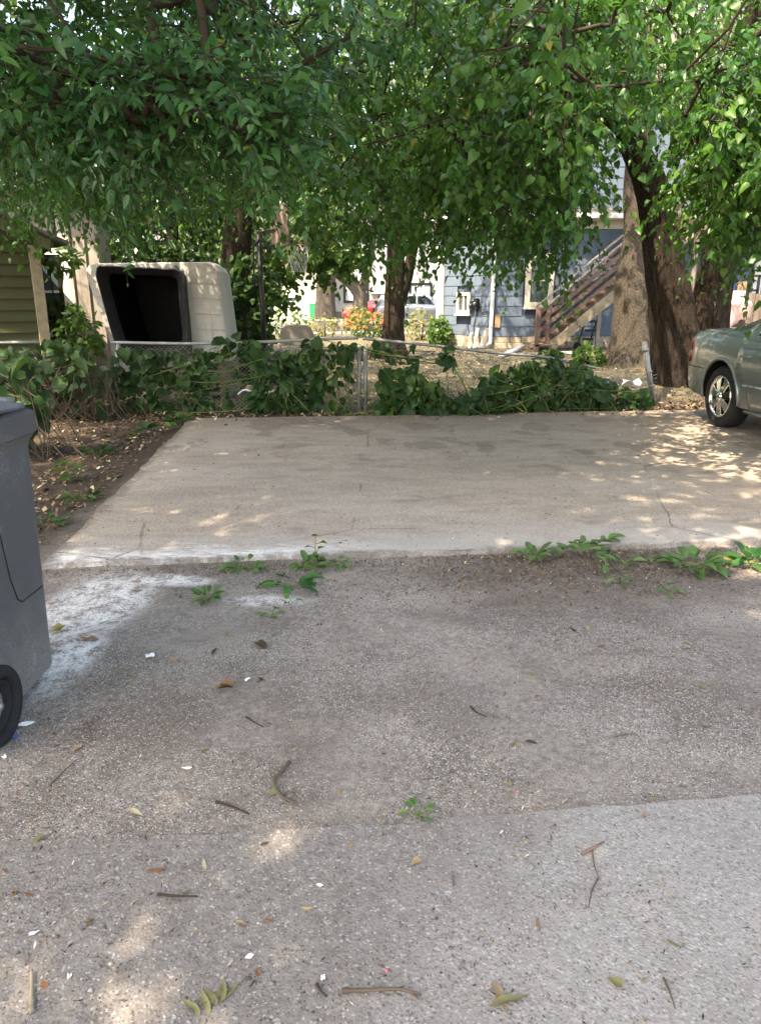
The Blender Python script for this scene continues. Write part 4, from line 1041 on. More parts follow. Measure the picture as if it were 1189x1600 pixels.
    for i_ in range(len(gxs)):
        h = prof(i_); ring = [(gxs[i_], y, z) for y, z in h]+[(gxs[i_], -y, z) for y, z in h[-2::-1]]; gm.v.extend(ring)
    for i_ in range(len(gxs)-1):
        for j in range(m_-1): gm.f.append((i_*m_+j, i_*m_+j+1, (i_+1)*m_+j+1, (i_+1)*m_+j))
    gh = gm.build('roof', paint, root, world=False, smooth=True)
    # glass panels, a few mm proud of the shell
    def gpt(x, f, sgn, off=.006):
        i_ = float(np.interp(x, gxs, np.arange(len(gxs)))); a = int(min(i_, len(gxs)-2)); t = i_-a
        pa, pb = prof(a), prof(a+1); q = []
        for (y0, z0), (y1, z1) in zip(pa, pb): q.append((y0+(y1-y0)*t, z0+(z1-z0)*t))
        pos_ = f*2
        j = min(int(pos_), 1); tt = pos_-j
        y = q[j][0]+(q[j+1][0]-q[j][0])*tt; z = q[j][1]+(q[j+1][1]-q[j][1])*tt
        return Vector((x, sgn*(y+off), z+off*.3))
    def glass(name, x0, x1, x0t, x1t, f0, f1, sgn):
        g = MB(); A, B = 8, 5; vs = []
        for j in range(B):
            f = f0+(f1-f0)*j/(B-1); xa = x0+(x0t-x0)*j/(B-1); xb = x1+(x1t-x1)*j/(B-1)
            for i_ in range(A): vs.append(gpt(xa+(xb-xa)*i_/(A-1), f, sgn))
        g.add(vs, [(j*A+i_, j*A+i_+1, (j+1)*A+i_+1, (j+1)*A+i_) for j in range(B-1) for i_ in range(A-1)])
        return g.build(name, MAT['car_glass'], root, world=False, smooth=True)
    for sgn in (-1, 1):
        if suv: glass('side_window', -.2, .45, 0, .45, .12, .86, sgn)
        glass('rear_window' if False else 'side_window', .50, 1.32*k, .82, 1.32*k, .12, .86, sgn); glass('side_window', 1.42*k, 2.35*k, 1.42*k, 1.95*k, .12, .86, sgn)
    def deck_glass(name, xa, xb):
        g = MB(); vs = []
        for i_ in range(6):
            x = xa+(xb-xa)*i_/5; ii = float(np.interp(x, gxs, np.arange(len(gxs)))); z = np.interp(x, gxs, top)+.026; y = np.interp(x, gxs, tw)-.09
            for s in (-1, -.5, 0, .5, 1): vs.append((x, y*s, z-.02*abs(s)**2))
        g.add(vs, [(i_*5+j, i_*5+j+1, (i_+1)*5+j+1, (i_+1)*5+j) for i_ in range(5) for j in range(4)])
        g.build(name, MAT['car_glass'], root, world=False, smooth=True)
    deck_glass('rear_window', gx_[0][0]+.10, gx_[1][0]-.04); deck_glass('windscreen', gx_[-2][0]+.06, gx_[-1][0]-.12)
    # doors, handles, moulding, lamps, bumper seam
    for sgn in (-1, 1):
        for (xa, xb, nm_) in ((.34, 1.36*k, 'rear_door'), (1.37*k, 2.55*k, 'front_door')):
            g = MB(); A, B = 10, 9; vs = []
            for j in range(B):
                z = .30+(.95-.30)*j/(B-1)
                lo = xa if nm_ != 'rear_door' else (xa+max(0, .30*(1-((z-.30)/.42)**2)) if z < .72 else xa)
                for i_ in range(A): vs.append(side(lo+(xb-.012-lo)*i_/(A-1), z, .006, sgn))
            g.add(vs, [(j*A+i_, j*A+i_+1, (j+1)*A+i_+1, (j+1)*A+i_) for j in range(B-1) for i_ in range(A-1)])
            dd = g.build(nm_, paint, root, world=False, smooth=True)
            sm_ = dd.modifiers.new('thick', 'SOLIDIFY'); sm_.thickness = .012; sm_.offset = 1 if sgn > 0 else 1
            if detail:
                hx = xa+.17; c = side(hx, .865, .03, sgn); h_ = MB()
                h_.tube([side(hx-.10, .862, .012, sgn), side(hx-.08, .866, .035, sgn), side(hx, .868, .045, sgn), side(hx+.08, .868, .035, sgn), side(hx+.10, .868, .012, sgn)], [.010, .015, .016, .015, .010], 8)
                o = h_.build('handle', paint, dd, world=False, smooth=True)
                s2 = MB(); s2.tube([side(xa+.20 if nm_ == 'rear_door' else xa+.03, .56, .020, sgn), side(xb-.05, .56, .020, sgn)], .014, 6); s2.build('trim_strip', MAT['chrome'], dd, world=False, smooth=True)
        # fender lip
        for ax in (0, WB):
            pts = [side(ax+.425*math.cos(t), R+.01+.425*math.sin(t), .004, sgn) for t in np.linspace(-.15, math.pi+.15, 26)]
            MB().tube(pts, .020, 7).build('fender_lip', paint, root, world=False, smooth=True)
        tl = MB(); vs = []
        for j in range(6):
            z = .70+.30*j/5
            for i_ in range(4):
                x = -RO+.035+.15*i_/3*(1.0 if j < 4 else .8); vs.append(side(x, min(z, .98), .012, sgn))
        tl.add(vs, [(j*4+i_, j*4+i_+1, (j+1)*4+i_+1, (j+1)*4+i_) for j in range(5) for i_ in range(3)])
        t_ = tl.build('tail_lamp', MAT['red_lens'], root, world=False, smooth=True); t_.modifiers.new('thick', 'SOLIDIFY').thickness = .02
        MB().tube([side(x, .655, .001, sgn) for x in np.linspace(-RO+.06, -.40, 8)], .005, 5).build('bumper_seam', MAT['dark_gap'], root, world=False)
        MB().tube([side(x, .27, .004, sgn) for x in np.linspace(.55, WB-.5, 8)], .022, 6).build('sill_skirt', paint, root, world=False, smooth=True)
    MB().box((-RO-.018, -.45, .72), (-RO+.02, .45, .86)).build('plate_panel', MAT['dark_gap'], root, world=False)
    # wheels
    for ax in (0, WB):
        for sgn in (-1, 1):
            yo = sgn*.905
            w = MB().lathe((ax, yo, R), (0, -sgn, 0), [(0.012, .235), (0.0, .25), (-.004, .29), (.004, .335), (.03, .357), (.07, .363), (.16, .363), (.20, .355), (.22, .33), (.22, .235)], 44, True).build('wheel', MAT['rubber'], root, world=False, smooth=True)
            if not detail:
                MB().lathe((ax, yo, R), (0, -sgn, 0), [(0.02, 0), (0.02, .23), (.05, .235)], 24).build('rim', MAT['chrome'], w, world=False, smooth=True); continue
            MB().lathe((ax, yo, R), (0, -sgn, 0), [(-.004, .242), (-.010, .236), (.004, .222), (.06, .212), (.12, .205), (.12, .245), (.02, .245)], 44, True).build('rim', MAT['chrome'], w, world=False, smooth=True)
            MB().lathe((ax, yo, R), (0, -sgn, 0), [(.11, 0), (.11, .204)], 32).build('brake_disc', MAT['black_metal'], w, world=False)
            sp = MB(); nsp = 7
            for s in range(nsp):
                a = 2*math.pi*s/nsp+.2; e1 = Vector((math.cos(a), 0, math.sin(a))); e2 = Vector((-math.sin(a), 0, math.cos(a))); o_ = Vector((ax, yo-sgn*.012, R)); yv = Vector((0, -sgn, 0))
                sp.add([o_+e1*.04+e2*.035-yv*.02, o_+e1*.04-e2*.035-yv*.02, o_+e1*.225+e2*.062+yv*.004, o_+e1*.225-e2*.062+yv*.004, o_+e1*.04+e2*.03+yv*.03, o_+e1*.04-e2*.03+yv*.03, o_+e1*.22+e2*.05+yv*.05, o_+e1*.22-e2*.05+yv*.05], [(0,1,3,2),(4,6,7,5),(0,2,6,4),(1,5,7,3),(2,3,7,6),(0,4,5,1)])
            sp.build('spoke', MAT['chrome'], w, world=False, bevel=.006, kind=None)
            MB().lathe((ax, yo, R), (0, -sgn, 0), [(-.03, 0), (-.026, .03), (-.012, .055), (.02, .06)], 24).build('hub_cap', MAT['chrome'], w, world=False, smooth=True)
    return root
wc = G(1128, 667, .032)
CAR_H = math.atan2(-.996, .083)
ch_ = CAR_H; rw = Vector((wc.x, wc.y, .032))
# the wheel seen is the rear right one: its outer face sits .905 m to the car's right of the axle centre
right = Vector((math.sin(ch_), -math.cos(ch_), 0))
axle = rw-right*.82
make_car('sedan_car', 'sage green sedan with chrome wheels parked at the right edge of the pad', (axle.x, axle.y, .032), ch_, MAT['car_green'])
sc_ = at(625, 520, 38.6)
make_car('street_car', 'silver hatchback parked in the street right of the middle tree', (at(612, 500, 38.2).x, 38.2, .012), 0.0, MAT['car_silver'], 4.4, 1.55, True, False)
make_car('street_car', 'red car parked in the street behind the orange flowers', (at(637, 500, 40.2).x, 40.2, .012), math.pi, MAT['car_red'], 4.3, 1.32, False, False)

# ------------------------------------------------------------------ wheeled bin
bx = -1.375
bn = thing('trash_bin', 'tall charcoal wheeled trash bin with grey lid at the left edge', 'bin', (bx-.33, 2.5, 0))
ZT_ = 1.06
def bsec(z):
    t = z/ZT_
    w0, w1 = bx-.58-.07*t, bx-.035*t
    y0, y1 = 2.24-.10*t, 2.84+.13*t
    return w0, w1, y0, y1
def rring(z, inset=0.0, r=.06, n=5):
    w0, w1, y0, y1 = bsec(z); w0 += inset; w1 -= inset; y0 += inset; y1 -= inset; out = []
    for (cx, cy_, a0) in ((w1-r, y0+r, -math.pi/2), (w1-r, y1-r, 0), (w0+r, y1-r, math.pi/2), (w0+r, y0+r, math.pi)):
        for k in range(n): a = a0+math.pi/2*k/(n-1); out.append(Vector((cx+r*math.cos(a), cy_+r*math.sin(a), z)))
    return out
mb = MB(); rings = [rring(.045, .05), rring(.03, .03), rring(.06, .0)]+[rring(z) for z in np.linspace(.12, ZT_-.10, 9)]+[rring(ZT_-.07, -.004), rring(ZT_-.04, -.022)]
n = len(rings[0])
for r in rings: mb.v.extend([tuple(p) for p in r])
for i_ in range(len(rings)-1):
    for j in range(n): mb.f.append((i_*n+j, i_*n+(j+1) % n, (i_+1)*n+(j+1) % n, (i_+1)*n+j))
mb.f.append(tuple(reversed(range(n)))); mb.f.append(tuple((len(rings)-1)*n+j for j in range(n)))
mb.build('body', MAT['bin'], bn, smooth=False, bevel=.004)
# raised side panel with its edge line, as moulded in the plastic
def side_x(y, z): return bsec(z)[1]
def sidept(y, z, off): return Vector((side_x(y, z)+off, y, z))
panel = MB(); ys_ = [2.24, 2.62]; out = [(2.70, .95), (2.66, .50), (2.80, .44)]
MB().tube([sidept(2.565, .93, .001), sidept(2.60, .52, .001), sidept(2.625, .43, .001), sidept(2.655, .405, .001), sidept(2.83, .40, .001)], .0028, 5).build('panel_seam', MAT['rubber'], bn)
MB().tube([sidept(2.30, .93, .001), sidept(2.33, .40, .001)], .004, 5).build('panel_seam', MAT['rubber'], bn)
# heavy rim band and lid
def ring_band(z0, z1, grow_, name, mat, th=.03, tilt=0.0):
    w0, w1, y0, y1 = bsec(ZT_); m = MB(); o = grow_
    pts_o = []; 
    R0 = [Vector((p.x, p.y, 0)) for p in rring(ZT_, -o, .07)]
    nn_ = len(R0)
    for z in (z0, z0+.006, z1-.006, z1):
        sh_ = .006 if z in (z0, z1) else 0
        cx = (w0+w1)/2; cy_ = (y0+y1)/2
        for p in R0: m.v.append((p.x-math.copysign(sh_, p.x-cx), p.y-math.copysign(sh_, p.y-cy_), z+tilt*(p.y-y0)))
    for i_ in range(3):
        for j in range(nn_): m.f.append((i_*nn_+j, i_*nn_+(j+1) % nn_, (i_+1)*nn_+(j+1) % nn_, (i_+1)*nn_+j))
    m.f.append(tuple(reversed(range(nn_)))); m.f.append(tuple(3*nn_+j for j in range(nn_)))
    return m.build(name, mat, bn)
ring_band(ZT_-.038, ZT_+.045, .032, 'rim', MAT['bin'])
# lid: shallow dome, overhanging the far side
ld = MB(); w0, w1, y0, y1 = bsec(ZT_); A, B = 12, 14; vs = []
for j in range(B):
    t = j/(B-1); y = y0-.02+(y1-y0+.05)*t
    for i_ in range(A):
        s = i_/(A-1); x = w0+.005+(w1-w0-.035)*s
        z = ZT_+.052+.075*math.sin(math.pi*min(1, max(0, .04+t*.9)))**.5*(math.sin(math.pi*min(.97, max(.03, s)))**.35)
        vs.append((x, y, z))
ld.add(vs, [(j*A+i_, j*A+i_+1, (j+1)*A+i_+1, (j+1)*A+i_) for j in range(B-1) for i_ in range(A-1)])
lid = ld.build('lid', MAT['bin_lid'], bn, smooth=True); sm = lid.modifiers.new('thick', 'SOLIDIFY'); sm.thickness = .03; sm.offset = -1
MB().box((w0+.10, y1+.03, ZT_+.05), (w1-.10, y1+.09, ZT_+.085)).build('lid_lip', MAT['bin_lid'], bn, bevel=.012, segs=2)
MB().tube([(w0+.05, y0-.09, ZT_-.02), (w1-.05, y0-.09, ZT_-.02)], .018, 10).build('handle', MAT['bin'], bn, smooth=True)
for sx in (w0+.08, w1-.08): MB().box((sx-.02, y0-.10, ZT_-.05), (sx+.02, y0+.02, ZT_+.01)).build('handle_bracket', MAT['bin'], bn, bevel=.008)
for sgn, xx in ((1, bx+.0), (-1, bx-.60)):
    w = MB().lathe((xx-.03*sgn, 2.325, .145), (sgn, 0, 0), [(0, .095), (0, .138), (.008, .146), (.06, .146), (.07, .138), (.07, .11), (.062, .104), (.05, .095)], 36, True).build('wheel', MAT['rubber'], bn, smooth=True)
    MB().lathe((xx-.03*sgn, 2.325, .145), (sgn, 0, 0), [(.02, .094), (.055, .094), (.05, .085), (.025, .075), (.022, .03), (.05, .026), (.052, 0)], 30).build('rim', MAT['rubber'], w, smooth=True); MB().lathe((xx-.03*sgn, 2.325, .145), (sgn, 0, 0), [(.053, 0), (.058, .018), (.050, .030)], 20).build('hub_cap', MAT['bin_lid'], w, smooth=True)
MB().tube([(bx-.60, 2.325, .145), (bx+.034, 2.325, .145)], .012, 8).build('axle', MAT['galv'], bn, smooth=True)

# ------------------------------------------------------------------ camper shell lying on its side behind the fence
ty = 11.3
cap = thing('camper_shell', 'dirty white pickup camper shell standing on edge with its dark opening facing the pad', 'camper shell', (at(245, 640, ty).x, ty, 0))
def T(px, py, dy=0.0): p = at(px, py, ty); return Vector((p.x, ty+dy, p.z))
outer = [T(*q) for q in ((145, 411), (325, 409), (334, 413), (340, 424), (356, 536), (358, 566), (210, 580), (186, 600), (162, 510), (134, 432), (133, 422), (137, 414))]
hole = [T(*q) for q in ((160, 414), (279, 420), (287, 424), (291, 434), (300, 536), (300, 556), (208, 566), (192, 560), (176, 510), (155, 432), (155, 424), (156, 417))]
cen = sum((p for p in outer), Vector())/len(outer)
m = MB(); n = len(outer)
def loop(pts, dy, sc=1.0): return [Vector((cen.x+(p.x-cen.x)*sc, p.y+dy, cen.z+(p.z-cen.z)*sc)) for p in pts]
loops = [loop(hole, .02), loop(outer, .03, .985), loop(outer, .06, 1.0), loop(outer, .5, 1.0), loop(outer, 1.25, .93), loop(outer, 1.32, .88)]
for L_ in loops: m.v.extend([tuple(p) for p in L_])
for i_ in range(len(loops)-1):
    for j in range(n): m.f.append((i_*n+j, i_*n+(j+1) % n, (i_+1)*n+(j+1) % n, (i_+1)*n+j))
m.f.append(tuple((len(loops)-1)*n+j for j in range(n)))
sh_ = m.build('shell', MAT['fibre'], cap, bevel=.03, segs=3)
# rim of the opening: a dark collar standing out towards us, then the dark inside
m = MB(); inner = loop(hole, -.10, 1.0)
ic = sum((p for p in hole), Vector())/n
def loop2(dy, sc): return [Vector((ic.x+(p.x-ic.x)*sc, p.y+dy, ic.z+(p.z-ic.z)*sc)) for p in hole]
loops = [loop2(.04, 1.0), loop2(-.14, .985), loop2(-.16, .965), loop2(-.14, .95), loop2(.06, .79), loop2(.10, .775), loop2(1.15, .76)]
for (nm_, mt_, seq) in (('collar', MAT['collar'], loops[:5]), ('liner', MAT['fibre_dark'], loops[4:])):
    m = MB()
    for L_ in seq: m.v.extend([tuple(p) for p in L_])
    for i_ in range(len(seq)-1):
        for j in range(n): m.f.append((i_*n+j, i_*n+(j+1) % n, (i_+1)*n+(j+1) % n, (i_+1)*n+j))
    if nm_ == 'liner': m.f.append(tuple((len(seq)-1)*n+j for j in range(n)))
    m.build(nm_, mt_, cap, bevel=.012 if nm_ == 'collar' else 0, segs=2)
for q in range(4):
    y_ = 440+q*24
    a = T(297+q*2.9, y_+2, .022); b = T(346+q*4.2, y_+4, .022)
    MB().bar(a, b, .006, .008).build('rib', MAT['seam'], cap)
    a = T(140+q*6.5, y_, .022); b = T(155+q*7, y_, .022)
    MB().bar(a+Vector((.04,0,0)), b-Vector((.02,0,0)), .006, .008).build('rib', MAT['seam'], cap)

pal = thing('pallet_stack', 'dark stack of old pallets under the camper shell behind the vines', 'pallets', (at(270, 600, ty+.6).x, ty+.6, 0))
zb_ = T(285, 566).z-.01; xa, xb = T(205, 600).x, T(352, 600).x; nl = 5; hz_ = zb_/nl
for k in range(nl):
    for q in range(3): MB().box((xa+(xb-xa-.1)*q/2, ty+.08, hz_*k+.002), (xa+(xb-xa-.1)*q/2+.1, ty+1.2, hz_*k+hz_*.72)).build('bearer', MAT['plank_wood'], pal)
    for q in range(7): MB().box((xa-.03, ty+.06+.165*q, hz_*k+hz_*.725), (xb+.03, ty+.17+.165*q, hz_*(k+1)-.002)).build('slat', MAT['plank_wood'], pal)
# ------------------------------------------------------------------ basketball hoop, folding chair
hy = 12.0
def Hh(px, py, dy=0): p = at(px, py, hy+dy); return p
hb = thing('basketball_hoop', 'black pole basketball hoop standing behind the fence among leaves', 'basketball hoop', (Hh(413, 600).x, hy, 0))
pb = Vector((Hh(413, 530).x, hy, 0)); ptp = Hh(404, 366)
MB().tube([pb, Hh(409, 455), ptp], [.042, .040, .038], 12).build('pole', MAT['black_metal'], hb, smooth=True)
MB().tube([Hh(400, 468, -.05), Hh(397, 425, -.06), Hh(396, 385, -.05), Hh(405, 374, -.03)], .016, 8).build('brace', MAT['black_metal'], hb, smooth=True)
MB().bar(ptp+Vector((-.02, 0, 0)), Hh(430, 360, .05), .05, .05).build('arm', MAT['black_metal'], hb)
MB().bar(Hh(402, 390), Hh(430, 384, .05), .045, .045).build('arm', MAT['black_metal'], hb)
c = Hh(437, 352, .1); bd = Vector((.42, -.90, 0)); bnn = Vector((.90, .42, 0))
MB().obox(c, bd, bnn, UZ, (-.42, -.02, -.32), (.42, .02, .30)).build('backboard', MAT['plank_wood'], hb, bevel=.01)
rc = Hh(466, 381, .25); pts = [rc+Vector((.20*math.cos(t), .20*math.sin(t), 0)) for t in np.linspace(0, 2*math.pi, 25)]
rim = MB().tube(pts, .010, 6, cap=False).build('rim', DRY['rust'], hb, smooth=True)
MB().bar(c+Vector((.03, 0, rc.z-c.z)), rc-Vector((.2, 0, 0)), .06, .03).build('rim_bracket', DRY['rust'], hb)
nt = MB()
for k in range(12):
    for s in (-1, 1):
        a0 = 2*math.pi*k/12; pp = []
        for j in range(6):
            t = j/5; r = .2*(1-.45*t**.8); a = a0+s*t*1.4; pp.append(rc+Vector((r*math.cos(a), r*math.sin(a), -.42*t)))
        nt.tube(pp, .0035, 3)
nt.build('net', MAT['white_plastic'], hb, kind=None)
fy = 11.0
fc = thing('folding_chair', 'taupe metal folding chair with its rounded back showing above the fence rail', 'chair', (at(463, 600, fy).x, fy, 0))
def C(px, py, dy=0.0): p = at(px, py, fy+dy); return p
bk = [C(438, 540), C(437, 522), C(440, 513), C(448, 508), C(478, 508), C(486, 512), C(490, 521), C(492, 540)]
m = MB(); m.prism(bk, (0, .025, 0)); m.build('backrest', MAT['chair_back'], fc, bevel=.01, segs=2)
for (p0, p1) in ((438, 432), (491, 497)):
    q = C(p0, 522); r_ = C(p1, 540)
    MB().tube([q+Vector((0, .012, 0)), Vector((C(p0, 545).x, fy, C(p0, 560).z)), Vector((C(p1, 560).x, fy+.25, 0))], .013, 8).build('leg', MAT['chair_back'], fc, smooth=True)
    MB().tube([Vector((C(p0, 560).x, fy+.02, .52)), Vector((C(p1, 560).x, fy-.30, 0))], .013, 8).build('leg', MAT['chair_back'], fc, smooth=True)
xa, xb = C(440, 560).x, C(490, 560).x
MB().box((xa, fy-.40, .44), (xb, fy+.0, .465)).build('seat', MAT['chair_back'], fc, bevel=.01)

# ------------------------------------------------------------------ chain link fences
def link_wires(A, B, z0f, z1f, spacing=.062, r=.0020, holes=None):
    """diamond mesh in the plane from A to B: two families of slanted wires, kinked through each other"""
    A = Vector(A); B = Vector(B); d = (B-A); L = d.length; d = d/L; nrm = Vector((d.y, -d.x, 0)); P = []
    for s in (1, -1):
        x = -1.2
        while x < L+1.2:
            pts = []
            for k in range(9):
                f = k/8; xx = x+s*(f-.5)*1.05
                if 0 <= xx <= L:
                    z = z0f(xx)+(z1f(xx)-z0f(xx))*f; pts.append(A+d*xx+UZ*z+nrm*(.003*s))
                elif pts and len(pts) > 1: break
            if len(pts) >= 2:
                pts = smooth_path(pts, 9)[0] if len(pts) > 2 else [pts[0].lerp(pts[1], t/8) for t in range(9)]; P.append([tuple(p) for p in pts])
            x += spacing
    V, F = tubes(np.array(P), np.full((len(P), 9), r), 3)
    return raw_mesh('wire_mesh', V, F)
FA = G(175, 645); FB = G(566, 645); FC = G(1022, 633)
fl = thing('chain_link_fence', 'galvanised chain link fence overgrown with vines along the left back of the pad', 'fence', (-2, 10.06, 0))
ta, tb = at(186, 541, 10.0), at(561, 544, 10.06)
MB().tube([FA-UZ*.1, Vector((ta.x, 10.0, ta.z+.03))], .030, 12).build('post', MAT['galv'], fl, smooth=True)
MB().tube([Vector((FB.x-.04, FB.y, -.1)), Vector((tb.x, FB.y, tb.z))], .026, 12).build('post', MAT['galv'], fl, smooth=True)
MB().lathe((tb.x, FB.y, tb.z), (0, 0, 1), [(0, .032), (.03, .032), (.05, .018), (.055, 0)], 12).build('post_cap', MAT['galv'], fl, smooth=True)
ra = at(174, 535, 10.0); rb = at(560, 528, 10.06)
MB().tube(smooth_path([ra, at(300, 537, 10.03), at(420, 534, 10.05), at(500, 530, 10.06), rb], 30)[0], .021, 10).build('top_rail', MAT['galv'], fl, smooth=True)
obj('wire_mesh', link_wires(Vector((FA.x, 10.05, 0)), Vector((FB.x, 10.08, 0)), lambda x: .02, lambda x: .90), MAT['wire'], fl, kind='stuff')
la = at(-60, 536, 9.9); lb = at(62, 535, 9.9)
MB().tube([la, lb], .021, 10).build('top_rail', MAT['galv'], fl, smooth=True)
fr_ = thing('sagging_fence', 'chain link fence with bent sagging top rail right of the double post', 'fence', (2, 10.4, 0))
MB().tube([Vector((FB.x+.05, FB.y+.02, -.1)), Vector((tb.x+.085, FB.y+.02, tb.z+.0))], .026, 12).build('post', MAT['galv'], fr_, smooth=True)
sag = [at(567, 529, 10.1), at(640, 536, 10.15), at(720, 545, 10.2), at(780, 552, 10.3), at(850, 558, 10.4), at(930, 575, 10.5)]
MB().tube(smooth_path(sag, 40)[0], .021, 10).build('top_rail', MAT['galv'], fr_, smooth=True)
dR = (FC-FB).length; sx = [(p.x-FB.x) for p in sag]; szz = [p.z-.02 for p in sag]
obj('wire_mesh', link_wires(Vector((FB.x, FB.y+.05, 0)), Vector((FC.x, FC.y, 0)), lambda x: .02, lambda x: float(np.interp(x, sx+[4.0], szz+[.45]))), MAT['wire'], fr_, kind='stuff')
lp = at(1006, 534, 10.78)
pr_ = thing('leaning_post', 'bare galvanised fence post leaning left near the car', 'post', (FC.x, FC.y, 0))
MB().tube([FC-UZ*.05, Vector((lp.x, 10.78, lp.z))], .036, 14).build('post', MAT['galv'], pr_, smooth=True)
for f in (.30, .52, .86):
    q = FC.lerp(Vector((lp.x, 10.78, lp.z)), f); dq = (Vector((lp.x, 10.78, lp.z))-FC).normalized()
    MB().lathe(q, dq, [(0, .036), (0, .043), (.025, .043), (.025, .036)], 14, True).build('tension_band', MAT['galv'], pr_, smooth=True)
ff = thing('street_fence', 'low pale chain link fence along the far sidewalk', 'fence', (-2, 30.5, 0))
z_ = at(560, 500, 30.5).z
MB().tube([at(420, 501, 30.5), at(700, 500, 30.5)], .03, 8).build('top_rail', MAT['galv'], ff, smooth=True)
for k in range(6):
    x = at(430+52*k, 500, 30.5).x; MB().tube([(x, 30.5, 0), (x, 30.5, z_+.04)], .03, 8).build('post', MAT['galv'], ff, smooth=True)
a = at(420, 500, 30.5); b = at(700, 500, 30.5)
obj('wire_mesh', link_wires(Vector((a.x, 30.5, 0)), Vector((b.x, 30.5, 0)), lambda x: .05, lambda x: z_, .12, .003), MAT['wire'], ff, kind='stuff')
# ------------------------------------------------------------------ trees
def sun_gaps(A):
    """openings cut in the high crowns so that sun falls at chosen spots"""
    A = np.asarray(A); k = np.ones(len(A), bool); hi = A[:, 2] > 4.4; sx_, sy_, sz_ = SUN_VEC
    mg = np.where(A[:, 2] > 10, .80, .40)
    for (z0, x0, y0, rx, ry) in ((3.0, 2.5, 6.0, 1.15, .95), (0.0, -.55, 1.36, .08, .0), (0.0, 2.45, 4.2, .34, .22), (0.0, -1.05, 5.4, -.22, -.25), (0.0, -.2, 6.0, -.22, -.25), (0.0, -1.75, 7.6, -.1, -.15), (.3, 2.4, 10.2, .7, .3)):
        t = (A[:, 2]-z0)/sz_; qx = A[:, 0]-sx_*t; qy = A[:, 1]-sy_*t
        k &= ~(hi & (((qx-x0)/(rx+mg))**2+((qy-y0)/(ry+mg))**2 < 1))
    return k
def tree(name_label, base, limbs, bark, leaf, mat, size, clusters, singles=0, sides=40, rings=46, ridge=.08, flare=.35, skirt=True, seed=1, name='tree', start=.45, freq=3.0, trunk_extra=None, **kw):
    global rng
    rng = np.random.default_rng(seed*101); random.seed(seed)
    root = thing(name, name_label, 'tree', base)
    nodes = []
    for q, (pts, rad) in enumerate(limbs):
        mb = MB(); big = rad[0] > .15
        bark_tube(mb, pts, rad, sides if big else 14, rings if big else 20, ridge if big else .04, freq, flare if q == 0 else (.12 if big else 0), seed+q*7)
        mb.build('trunk' if q == 0 or big else 'limb', bark, root, smooth=True)
        P, us = smooth_path(pts, 24)
        i0 = int(24*(start if q == 0 else (.3 if big else .05)))
        nodes += [tuple(p) for p in P[i0:]]
    pts = []
    for (c, r, n) in clusters: pts.append(ellipsoid_points(c, r, n))
    A = np.concatenate(pts)
    if skirt: A = A[above_skirt(A, kw.pop('drop', .28))]
    A = A[A[:, 2] > kw.pop('zmin', 1.9)]
    if kw.pop('gaps', False): A = A[sun_gaps(A)]  # these crowns are shaped to place the sun patches
    crown(root, nodes, A, leaf, mat, size, singles=singles, twig_mat=MAT['twig'], **kw)
    return root
def pts_at(L): return [at(px, py, Y) for px, py, Y in L]
# twin-trunk tree beside the car
bA = G(1084, 602); Y = bA.y
fork = at(1078, 515, Y)
left = [Vector((bA.x-.10, Y, -.1)), at(1062, 560, Y), at(1052, 500, Y), at(1040, 430, Y), at(1028, 350, Y), at(1014, 285, Y-.2), at(985, 215, Y-.7), at(955, 110, Y-1.2), at(925, -40, Y-1.8)]
rgt = [Vector((bA.x+.22, Y+.05, -.1)), at(1102, 560, Y+.05), at(1106, 500, Y+.05), at(1118, 430, Y+.05), at(1132, 350, Y), at(1143, 270, Y), at(1165, 150, Y), at(1180, -60, Y-.3)]
limbsA = [(left, [.50, .44, .39, .33, .28, .25, .20, .15, .09]), (rgt, [.42, .37, .35, .32, .26, .22, .17, .10])]
def branch_to(p, q, r0, lift=.6):
    p = Vector(p); q = Vector(q); m = p.lerp(q, .45)+Vector((0, 0, lift)); return ([p, m, q], [r0, r0*.7, r0*.3])
lA = at(985, 215, Y-.7); rA = at(1143, 270, Y)
limbsA += [branch_to(lA, (1.6, 7.6, 3.9), .11, .7), branch_to(at(955, 110, Y-1.2), (.4, 9.5, 5.0), .10, .5), branch_to(rA, (3.9, 7.6, 3.6), .10, .7), branch_to(rA, (6.5, 9.5, 4.6), .09, .5),
           branch_to(lA, (-.6, 10.0, 4.4), .10, .6), branch_to(left[-2], (2.5, 8.5, 5.8), .09, .4)]
rootA = tree('large dark tree with two furrowed trunks forking low beside the car', (bA.x, Y, 0), limbsA, MAT['bark_dark'], 'heart', MAT['heart'], .068,
     [((4.0, 11.0, 5.3), (4.6, 4.2, 2.6), 900), ((2.0, 7.2, 2.85), (1.8, 1.7, 1.35), 480), ((1.0, 8.2, 3.0), (1.9, 2.2, 1.4), 330), ((4.0, 7.2, 2.6), (1.7, 2.0, 1.3), 480), ((.5, 10.2, 4.2), (2.6, 2.6, 1.7), 360), ((2.5, 5.6, 3.4), (2.2, 1.2, .9), 90)],
     singles=60, sides=84, rings=90, ridge=.11, flare=.42, seed=3, n_leaf=14, n_twig=3, twig_len=.50, droop=.55, hang=.55, freq=4.0, start=.62, drop=.20, clump_cut=-.2)
